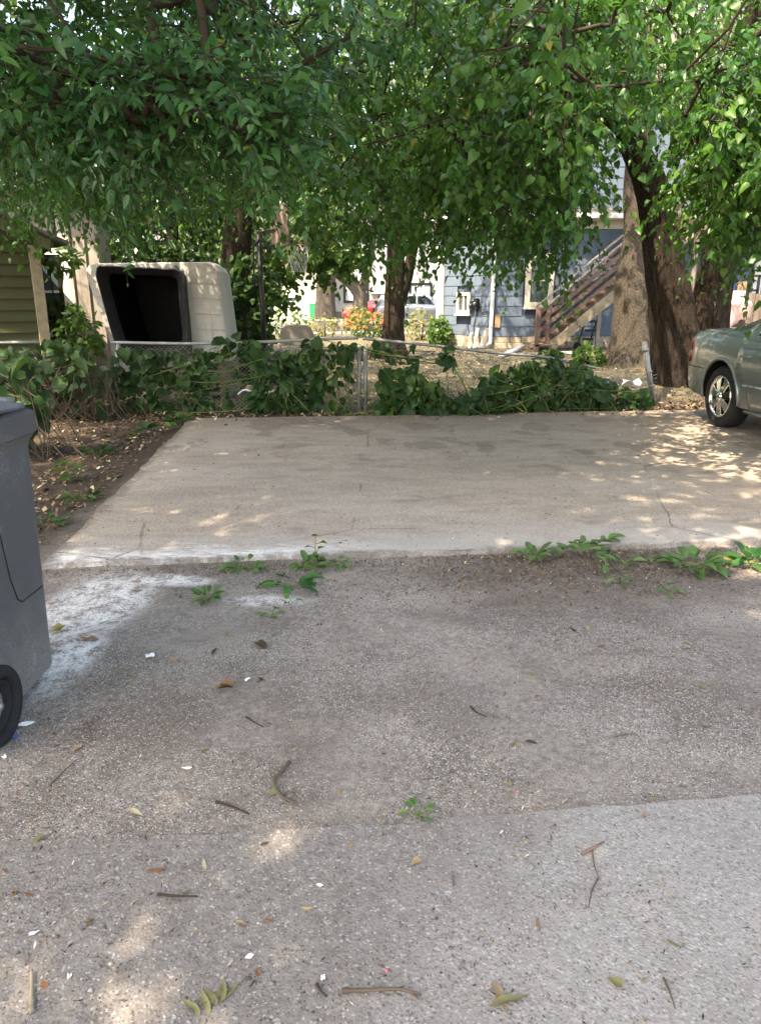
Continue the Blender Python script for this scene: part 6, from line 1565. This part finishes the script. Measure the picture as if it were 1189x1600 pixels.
for (px, py, s, mat, label, kind) in (
 (320, 1357, .060, 'pale', 'pale yellow curled leaf alone on the dirt, lower left', 'ash'),
 (548, 1325, .040, 'tan', 'small tan leaf fragment left of the pale concrete edge', 'ash'),
 (243, 1365, .075, 'rust', 'rusty orange shrivelled leaf strip above the lower left sun patch', 'ash'),
 (290, 1402, .045, 'olive', 'olive green leaf scrap lying beside a short stick', 'ash'),
 (62, 1313, .050, 'olive', 'dark green fallen leaf near the left edge below the bin', 'heart'),
 (427, 1240, .060, 'olive', 'green fallen leaf attached beside the long forked twig', 'heart'),
 (210, 1270, .085, 'pale', 'bundle of pale straw coloured leaf strips on the dirt', 'ash'),
 (460, 1172, .040, 'tan', 'tan oval leaf above the long forked twig', 'ash'),
 (530, 1238, .045, 'tan', 'narrow tan pod on the dirt right of the green fallen leaf', 'ash'),
 (803, 1163, .055, 'brown', 'brown folded leaf, left of a pair on the open dirt', 'ash'),
 (830, 1162, .055, 'dark', 'dark curled leaf, right of a pair on the open dirt', 'ash'),
 (797, 1226, .040, 'olive', 'olive brown leaf crumb on the dirt above the concrete', 'ash'),
 (1006, 1277, .038, 'tan', 'small tan leaf lying on the concrete near its far edge', 'heart'),
 (1018, 1250, .040, 'olive', 'olive leaf bit exactly on the concrete edge at the right', 'ash'),
 (893, 985, .075, 'dark', 'dark long leaf at the mulch, left of the golden one', 'ash'),
 (918, 984, .075, 'tan', 'golden brown long leaf in the mulch patch', 'ash'),
 (935, 1010, .070, 'brown', 'brown curled leaf below the golden one in the mulch', 'ash'),
 (1102, 1080, .050, 'olive', 'olive green leaf bit on the dirt at the right', 'heart'),
 (1100, 1137, .045, 'brown', 'brown leaf bit on the dirt below the olive one at the right', 'ash'),
 (1075, 1008, .045, 'tan', 'tan leaf flake in the dirt right of the mulch', 'heart'),
 (738, 1043, .045, 'rust', 'rusty little leaf standing upright on the open dirt', 'ash'),
 (835, 1053, .040, 'olive', 'yellow green leaf bit in the open dirt', 'heart'),
 (882, 1253, .045, 'pale', 'pale lime leaf sliver just above the concrete edge', 'ash'),
 (90, 988, .085, 'yellow', 'yellow green leaf at the bin side on the white powder', 'heart'),
 (140, 1000, .110, 'brown', 'large brown curled leaf on the edge of the white powder', 'ash'),
 (213, 910, .080, 'tan', 'tan leaf cluster at the pad edge near the white powder', 'ash'),
 (215, 925, .080, 'brown', 'brown stalky leaf under the tan leaf cluster', 'ash'),
 (355, 992, .070, 'olive', 'olive dry leaf upper left of the dark leaf pile', 'ash'),
 (410, 1010, .090, 'dark', 'dark crumpled leaf pile in the middle of the dirt', 'grape'),
 (430, 990, .060, 'olive', 'small olive leaf above the dark crumpled pile', 'ash'),
 (335, 1020, .080, 'dark', 'dark dried leaf left of the dark crumpled pile', 'ash'),
 (350, 1075, .095, 'brown', 'brown crumpled leaf next to the small white wrapper', 'grape'),
 (408, 1062, .070, 'dark', 'dark shrivelled leaf right of the small white wrapper', 'ash'),
 (460, 1052, .050, 'brown', 'small rust brown leaf on the dirt beneath the middle', 'ash'),
 (270, 1030, .050, 'tan', 'tan star shaped leaf bit right of the white paper', 'grape'),
 (185, 1050, .060, 'olive', 'olive leaf scrap near the white paper', 'ash'),
 (120, 1172, .050, 'tan', 'tan leaf bit on the dirt below the dark soil spot', 'heart'),
 (845, 1408, .035, 'rust', 'rust brown pod lying on the pale concrete', 'ash'),
 (840, 1450, .035, 'rust', 'reddish flake on the concrete below the brown pod', 'ash'),
 (958, 1540, .045, 'olive', 'olive stained leaf pressed flat on the concrete', 'heart'),
 (1052, 1480, .050, 'olive', 'olive leaf bit on the concrete near the right', 'ash'),
 (648, 1353, .045, 'tan', 'pinkish tan leaf fragment on the concrete left part', 'heart'),
 (780, 1562, .100, 'tan', 'tan twisted leaf, upper piece of the curl at the bottom right', 'ash'),
 (795, 1570, .110, 'olive', 'long olive brown curled leaf at the bottom right', 'ash'),
 (480, 1424, .035, 'yellow', 'small yellow leaf sliver on the lower dirt', 'ash'),
 (423, 1443, .030, 'rust', 'small reddish flake on the lower dirt', 'heart'),
 (45, 1402, .045, 'rust', 'orange brown leaf bit at the left above the sun patch', 'ash')):
    dry(px, py, s, mat, label, None, kind)
for k, (px, py, rz) in enumerate(((300, 1580, .9), (322, 1572, .5), (340, 1560, -.3), (350, 1552, .2), (330, 1562, .7), (360, 1556, -.6))):
    dry(px, py, .075, 'olive', 'long olive dry leaf in the leaf cluster at the bottom edge', 'leaf cluster at the bottom edge', 'ash', rz)
for k in range(46):
    px, py = random.choice([(random.uniform(90, 620), random.uniform(960, 1240)), (random.uniform(620, 1180), random.uniform(930, 1240)), (random.uniform(780, 1120), random.uniform(890, 1010)), (random.uniform(10, 700), random.uniform(1240, 1560))])
    cl, kd = random.choice(['brown', 'dark', 'tan', 'rust', 'olive']), random.choice(['ash', 'heart'])
    dry(px, py, random.uniform(.018, .036), cl, f'tiny {cl} {SHP[kd]} leaf crumb scattered over the bare dirt', f'tiny {cl} {SHP[kd]} leaf crumbs on the dirt', kd, name='leaf_crumb')
for k in range(22):
    cl = random.choice(['brown', 'dark', 'dark']); dry(random.uniform(300, 1150), random.uniform(672, 850), random.uniform(.03, .055), cl, f'small {cl} narrow dry leaf lying on the concrete pad', f'{cl} leaves on the pad', 'ash')
for k in range(60):
    px = random.uniform(60, 270); py = random.uniform(668, 800)
    if px > 300-(py-660)*1.1: continue
    cl, kd = random.choice(['brown', 'tan', 'dark', 'pale', 'olive']), random.choice(['ash', 'heart', 'grape'])
    dry(px, py, random.uniform(.05, .10), cl, f'{cl} {SHP[kd]} dry leaf fallen on the dark dirt strip', f'{cl} {SHP[kd]} leaves on the dirt strip', kd)
def twig(label, pts, r, mat='twig', forks=(), name='twig', cat='twig', z0=.006):
    def L(q): 
        out = []
        for i_, (a, b) in enumerate(q):
            g = G(a, b); base = .011 if g.y < 1.93 else (.036 if g.y > 4.3+.0975*g.x and g.x > -2 else gz(g.x, g.y)); out.append(Vector((g.x, g.y, base+r*.9+.004*abs(math.sin(i_*2.1)))))
        return out
    m = MB(); p = smooth_path(L(pts), 14)[0]; n = len(p); m.tube(p, [r*(1.15-.6*i_/n)*(1+.15*math.sin(i_*2.3)) for i_ in range(n)], 7)
    for q in forks: p = smooth_path(L(q), 8)[0]; m.tube(p, [r*.6*(1-.5*i_/8) for i_ in range(8)], 6)
    return tag(m.build(name, MAT[mat] if mat in MAT else DRY[mat], smooth=True), label, cat)
twig('forked reddish twig shaped like a T on the concrete', [(908, 1341), (925, 1333), (943, 1323)], .0045, 'rail_wood', [[(924, 1335), (927, 1360), (934, 1380)], [(933, 1380), (924, 1400), (918, 1427)]])
twig('dark knobbly stick at the bottom centre of the concrete', [(535, 1556), (575, 1557), (620, 1555), (658, 1562)], .0048, 'dead_vine', [[(640, 1558), (655, 1572)], [(615, 1555), (632, 1550)]])
twig('long forked twig running beside the green fallen leaf', [(452, 1192), (440, 1208), (428, 1224), (440, 1245), (462, 1258)], .0055, 'dead_vine', [[(440, 1245), (452, 1240), (460, 1246)]])
twig('short dark bent stick on the dirt left of the forked twig', [(338, 1254), (360, 1262), (390, 1275)], .0045, 'twig')
twig('short brown stick next to the olive leaf scrap', [(247, 1404), (275, 1408), (310, 1409)], .0035, 'twig')
twig('thin pale straw running up from the bottom left corner', [(52, 1590), (52, 1525)], .0055, 'stringer_wood')
twig('thin dark straw on the dirt near the left edge', [(78, 1228), (100, 1208), (122, 1188)], .0028, 'dead_vine')
twig('thin curved twig below the dark soil spot', [(135, 1130), (142, 1145), (144, 1162)], .003, 'rail_wood')
twig('short dark twig at the bottom right of centre', [(495, 1545), (502, 1558), (510, 1566)], .0035, 'twig')
twig('thin upright straw on the concrete near the right edge', [(1035, 1535), (1045, 1560), (1053, 1585)], .0026, 'dead_vine')
twig('fine curved twig on the open dirt near the middle', [(735, 1103), (745, 1115), (760, 1122)], .003, 'twig')
twig('thin dark stick on the dirt below the middle leaf pile', [(385, 1120), (398, 1130), (412, 1138)], .003, 'twig')
twig('pale wavy twig on the dirt right of the leaf pair', [(960, 1153), (990, 1150), (1002, 1162)], .0025, 'dead_vine')
twig('very thin twig on the concrete by the rust brown pod', [(708, 1390), (706, 1368)], .0022, 'rail_wood')
def scrap(label, px, py, w, h, mat, cat='paper scrap', name='paper_scrap', seed=1, rz=0.0, up=.012):
    g = G(px, py); base = .011 if g.y < 1.93 else gz(g.x, g.y)+.003; r = random.Random(seed); n = 9; m = MB(); vs = []
    for j in range(5):
        for i_ in range(n):
            u_ = i_/(n-1)-.5; v_ = j/4-.5; edge = 1-.35*r.random()*(abs(u_) > .4)-.3*abs(u_)
            vs.append((u_*w+.06*w*math.sin(j*1.9+seed), v_*h*edge+.08*h*math.sin(i_*.8+seed*2)+.07*h*r.uniform(-1, 1), up*(.25+.2*math.sin(i_*.75+j*.9+seed)+.25*abs(u_)+.12*r.random())))
    m.add(vs, [(j*n+i_, j*n+i_+1, (j+1)*n+i_+1, (j+1)*n+i_) for j in range(4) for i_ in range(n-1)])
    o = m.build(name, MAT[mat]); o.scale = (.68, .68, .68) if g.y < 5 else (1, 1, 1); o.location = (g.x, g.y, base); o.rotation_euler = (0, 0, rz)
    return tag(o, label, cat)
scrap('torn white paper beside the bin wheel', 42, 1134, .085, .040, 'paper', seed=2, rz=.35, up=.02)
scrap('crumpled blue wrapper just below the bin wheel', 26, 1153, .030, .035, 'blue_scrap', 'wrapper', 'wrapper', 3, .8, .018)
scrap('white paper flake in the lower left corner by the bin', 8, 1184, .022, .03, 'paper', seed=4, rz=1.0)
scrap('crumpled white paper on the dirt right of the bin', 235, 1026, .055, .055, 'paper', seed=5, rz=.3, up=.018)
scrap('small white folded wrapper next to the brown crumpled leaf', 387, 1063, .022, .050, 'paper', 'wrapper', 'wrapper', 6, -.5, .012)
scrap('thin white plastic strip on the dirt below the middle', 292, 1202, .05, .016, 'paper', seed=7, rz=.1)
scrap('thin white scrap on the dirt right of the pale curled leaf', 500, 1389, .028, .012, 'paper', seed=8, rz=-.2)
scrap('white paper sliver at the left edge above the sun patch', 55, 1464, .035, .012, 'paper', seed=9, rz=.6)
scrap('white chip beside the lower left sun patch', 110, 1532, .014, .02, 'paper', seed=10, rz=.2)
scrap('white paper chip near the bottom centre', 505, 1534, .014, .022, 'paper', seed=11, rz=.1)
scrap('pink scrap at the open dirt above the concrete edge', 807, 1239, .014, .014, 'pink_scrap', 'scrap', 'scrap', 12)
scrap('pinkish chip near the bottom left of the concrete', 602, 1524, .016, .014, 'pink_scrap', 'scrap', 'scrap', 13)
scrap('pale torn paper triangle on the lower dirt', 390, 1501, .03, .018, 'paper', seed=14, rz=.7)
scrap('white scrap hanging on the fence base below the pad corner', 336, 658, .16, .10, 'white_plastic', 'plastic scrap', 'plastic_scrap', 15, .2, .05)
# pale rocks and rubbish seen through the wire
def rock(label, px, py, Yd, s, mat, name='rock', cat='rock'):
    p = at(px, py, Yd); bm = bmesh.new(); bmesh.ops.create_icosphere(bm, subdivisions=3, radius=1)
    for v in bm.verts:
        d = v.co.copy(); k = 1+.28*mnoise.noise(d*1.4+Vector((px, 0, 0)))+.1*mnoise.noise(d*4); v.co = Vector((d.x*s*k, d.y*s*.8*k, d.z*s*.62*k))
    me = bpy.data.meshes.new(name); bm.to_mesh(me); bm.free(); o = obj(name, me, MAT[mat], smooth=True); o.location = (p.x, p.y, max(s*.35, p.z)); return tag(o, label, cat)
rock('pale rounded rock behind the wire, left one of two', 225, 632, 10.5, .24, 'stone'); rock('pale angular rock behind the wire, right one of two', 250, 618, 10.7, .22, 'stone')
rock('small pale stone at the fence foot near the vine', 395, 608, 10.45, .11, 'stone')
scrap('pale plastic sheet bundled behind the wire', 330, 604, .38, .3, 'white_plastic', 'plastic sheet', 'plastic_sheet', 16, .2, .28)
scrap('pale crumpled bag among the right vines', 938, 612, .36, .26, 'white_plastic', 'plastic bag', 'plastic_bag', 17, .3, .3)
scrap('white tatter of plastic below the leaning post top', 985, 606, .3, .22, 'white_plastic', 'plastic bag', 'plastic_bag', 18, -.2, .26)
q = [at(a, b, 9.96) for a, b in ((372, 616), (382, 609), (395, 612), (405, 614), (418, 613), (428, 610), (432, 603))]
tag(MB().tube(smooth_path(q, 20)[0], .012, 6).build('white_hose', MAT['white_plastic'], smooth=True), 'thin white tube caught in the dark fence vine', 'hose')

# ------------------------------------------------------------------ loose gravel, crumbs, leaf litter, dry grass (uncountable)
def frustum_points(n, ylo, yhi, pw=1.0, margin=1.08):
    y = ylo+(yhi-ylo)*rng.uniform(0, 1, n)**pw; hw_ = 594.5/FPX*np.hypot(y, CAM_H)*margin+.15
    return rng.uniform(-1, 1, n)*hw_, y
def ground_z(x, y):
    pad = (y > 4.30+.0975*x) & (x > -2.0-.08*(y-4.1)) & (y < 9.4+.1*x)
    return np.where(pad, .032, np.where(y < 1.86+.1*np.clip(x, 0, 3), .009, [gz(a, b) for a, b in zip(x, y)]))
def drift(x, y, sc=1.3, seed=0):
    d = np.array([mnoise.noise(Vector((a*sc, b*sc, seed)))+.5*mnoise.noise(Vector((a*sc*3, b*sc*3, seed+4))) for a, b in zip(x, y)]); return d > rng.uniform(-.18, .62, len(x))
OCT = np.array([(1,0,0),(-1,0,0),(0,1,0),(0,-1,0),(0,0,1),(0,0,-1)], float); OCF = np.array([(0,2,4),(2,1,4),(1,3,4),(3,0,4),(2,0,5),(1,2,5),(3,1,5),(0,3,5)])
def pebbles(name, x, y, s, tint):
    n = len(x); z = ground_z(x, y)
    V = OCT[None]*rng.uniform(.6, 1.25, (n, 6, 1)); V[:, :, 2] *= .6; a = rng.uniform(0, 6.28, n); c, s_ = np.cos(a), np.sin(a)
    Vx = V[:, :, 0]*c[:, None]-V[:, :, 1]*s_[:, None]; Vy = V[:, :, 0]*s_[:, None]+V[:, :, 1]*c[:, None]
    V = np.stack([Vx*s[:, None]+x[:, None], Vy*s[:, None]+y[:, None], V[:, :, 2]*s[:, None]+(z+s*.25)[:, None]], -1)
    F = (OCF[None]+(np.arange(n)*6)[:, None, None]).reshape(-1, 3)
    return obj(name, raw_mesh(name, V.reshape(-1, 3), F, {'tint': np.repeat(tint, 6)}), MAT['pebble'], kind='stuff', smooth=True)
x, y = frustum_points(26000, 1.15, 4.35, 1.25); k = drift(x, y, 1.1, 2); x, y = x[k], y[k]; s = np.exp(rng.normal(-6.15, .45, len(x))); pebbles('gravel', x, y, np.clip(s, .0009, .009), np.clip(rng.normal(.36, .2, len(x)), 0, .9))
x, y = frustum_points(3500, 4.4, 10.0, 1.0); s = np.exp(rng.normal(-5.5, .4, len(x))); k = x > -2.2; pebbles('gravel', x[k], y[k], s[k], np.clip(rng.normal(.42, .25, k.sum()), 0, 1))
def flakes(name, x, y, L, W_, tint, mat, zlift=.002):
    n = len(x); z = ground_z(x, y)+zlift; a = rng.uniform(0, 6.28, n); t = rng.normal(0, .35, n); t2 = rng.normal(0, .3, n)
    dx, dy = np.cos(a), np.sin(a)
    base = np.stack([x, y, z], 1); d = np.stack([dx*L/2, dy*L/2, np.abs(t)*L/2], 1); w = np.stack([-dy*W_/2, dx*W_/2, t2*W_/2], 1); up = np.array((0, 0, 1.0))*(np.abs(t)*L/2+np.abs(t2)*W_/2)[:, None]
    V = np.stack([base-d+up, base+w*1+up*1.3, base+d+up, base-w+up*.8], 1)
    F = (np.array([(0,1,2),(0,2,3)])[None]+(np.arange(n)*4)[:, None, None]).reshape(-1, 3)
    return obj(name, raw_mesh(name, V.reshape(-1, 3), F, {'tint': np.repeat(tint, 4)}), mat, kind='stuff')
x, y = frustum_points(20000, 1.2, 4.4, 1.2); k = drift(x, y, 1.5, 9) & ((y > 1.95) | (rng.uniform(0, 1, len(x)) < .45)); x, y = x[k], y[k]; flakes('plant_debris', x, y, rng.uniform(.004, .022, len(x)), rng.uniform(.0015, .006, len(x)), np.clip(rng.normal(.42, .3, len(x)), 0, 1), MAT['crumb'])
n = 6500; x = rng.normal(1.25, .75, n); y = 4.02+rng.normal(0, .24, n)+.0975*(x-.2)-.05; k = y < 4.27+.0975*x
flakes('mulch', x[k], y[k], rng.uniform(.006, .028, k.sum()), rng.uniform(.003, .010, k.sum()), np.clip(rng.normal(.33, .22, k.sum()), 0, 1), MAT['crumb'])
n = 1800; x = rng.uniform(-2, 2.8, n); y = 4.24+.0975*x-np.abs(rng.normal(0, .09, n)); flakes('mulch', x, y, rng.uniform(.006, .03, n), rng.uniform(.003, .010, n), np.clip(rng.normal(.4, .25, n), 0, 1), MAT['crumb'])
n = 5200; x = rng.uniform(-5.5, 7.5, n); y = 9.75+.08*(x+3)+rng.normal(0, .28, n); flakes('leaf_litter', x, y, rng.uniform(.02, .075, n), rng.uniform(.012, .04, n), np.clip(rng.normal(.38, .25, n), 0, 1), MAT['crumb'], .006)
n = 2600; y = rng.uniform(4.3, 9.6, n); x = -2.1-.08*(y-4)-np.abs(rng.normal(0, .9, n)); flakes('leaf_litter', x, y, rng.uniform(.012, .06, n), rng.uniform(.008, .03, n), np.clip(rng.normal(.38, .27, n), 0, 1), MAT['crumb'], .004)
n = 9000; y = rng.uniform(10.6, 24, n); x = rng.uniform(-.55, .55, n)*y*1.1; flakes('leaf_litter', x, y, rng.uniform(.03, .10, n), rng.uniform(.015, .05, n), np.clip(rng.normal(.5, .25, n), 0, 1), MAT['crumb'], .012)
n = 30000; y = 10.8+rng.uniform(0, 1, n)**.8*19; x = rng.uniform(-.52, .62, n)*y; h = rng.uniform(.03, .11, n); a = rng.uniform(0, 6.28, n); w = .007
dn = np.array([mnoise.noise(Vector((p*.5, q*.5, 2))) for p, q in zip(x, y)]); k = dn > rng.uniform(-.6, .35, n); x, y, h, a = x[k], y[k], h[k], a[k]; n = len(x); z = ground_z(x, y)
B = np.stack([x, y, z], 1); dv = np.stack([np.cos(a)*w, np.sin(a)*w, np.zeros(n)], 1); tp = B+np.stack([rng.normal(0, .03, n), rng.normal(0, .03, n), h], 1)
V = np.stack([B-dv, B+dv, tp], 1).reshape(-1, 3)
obj('dry_grass', raw_mesh('dry_grass', V, np.arange(3*n).reshape(-1, 3), {'tint': np.repeat(np.clip(rng.normal(.5, .25, n), 0, 1), 3)}), MAT['drygrass'], kind='stuff')
# dead vine stems tangled over the left of the fence
pa = []
for k in range(170):
    px = random.uniform(55, 180); a = np.array(at(px, random.uniform(545, 640), 9.6+random.uniform(-.3, .3))); a[2] = max(.1, a[2]); b = np.array((a[0]+random.uniform(-.45, .45), a[1]+random.uniform(-.35, .1), random.uniform(0, .12))); mid_ = (a+b)/2+rng.normal(0, .12, 3); t = np.linspace(0, 1, 8)[:, None]
    q = (1-t)**2*a+2*t*(1-t)*mid_+t*t*b; q[:, 2] = np.maximum(q[:, 2], .012); pa.append(q)
V, F = tubes(np.array(pa), np.full((len(pa), 8), .0034)*rng.uniform(.5, 1.4, (len(pa), 1)), 4)
tag(obj('dead_vines', raw_mesh('dead_vines', V, F), MAT['dead_vine'], kind='stuff', smooth=True), 'mat of dead brown vine stems matted against the left end of the fence', 'vine')
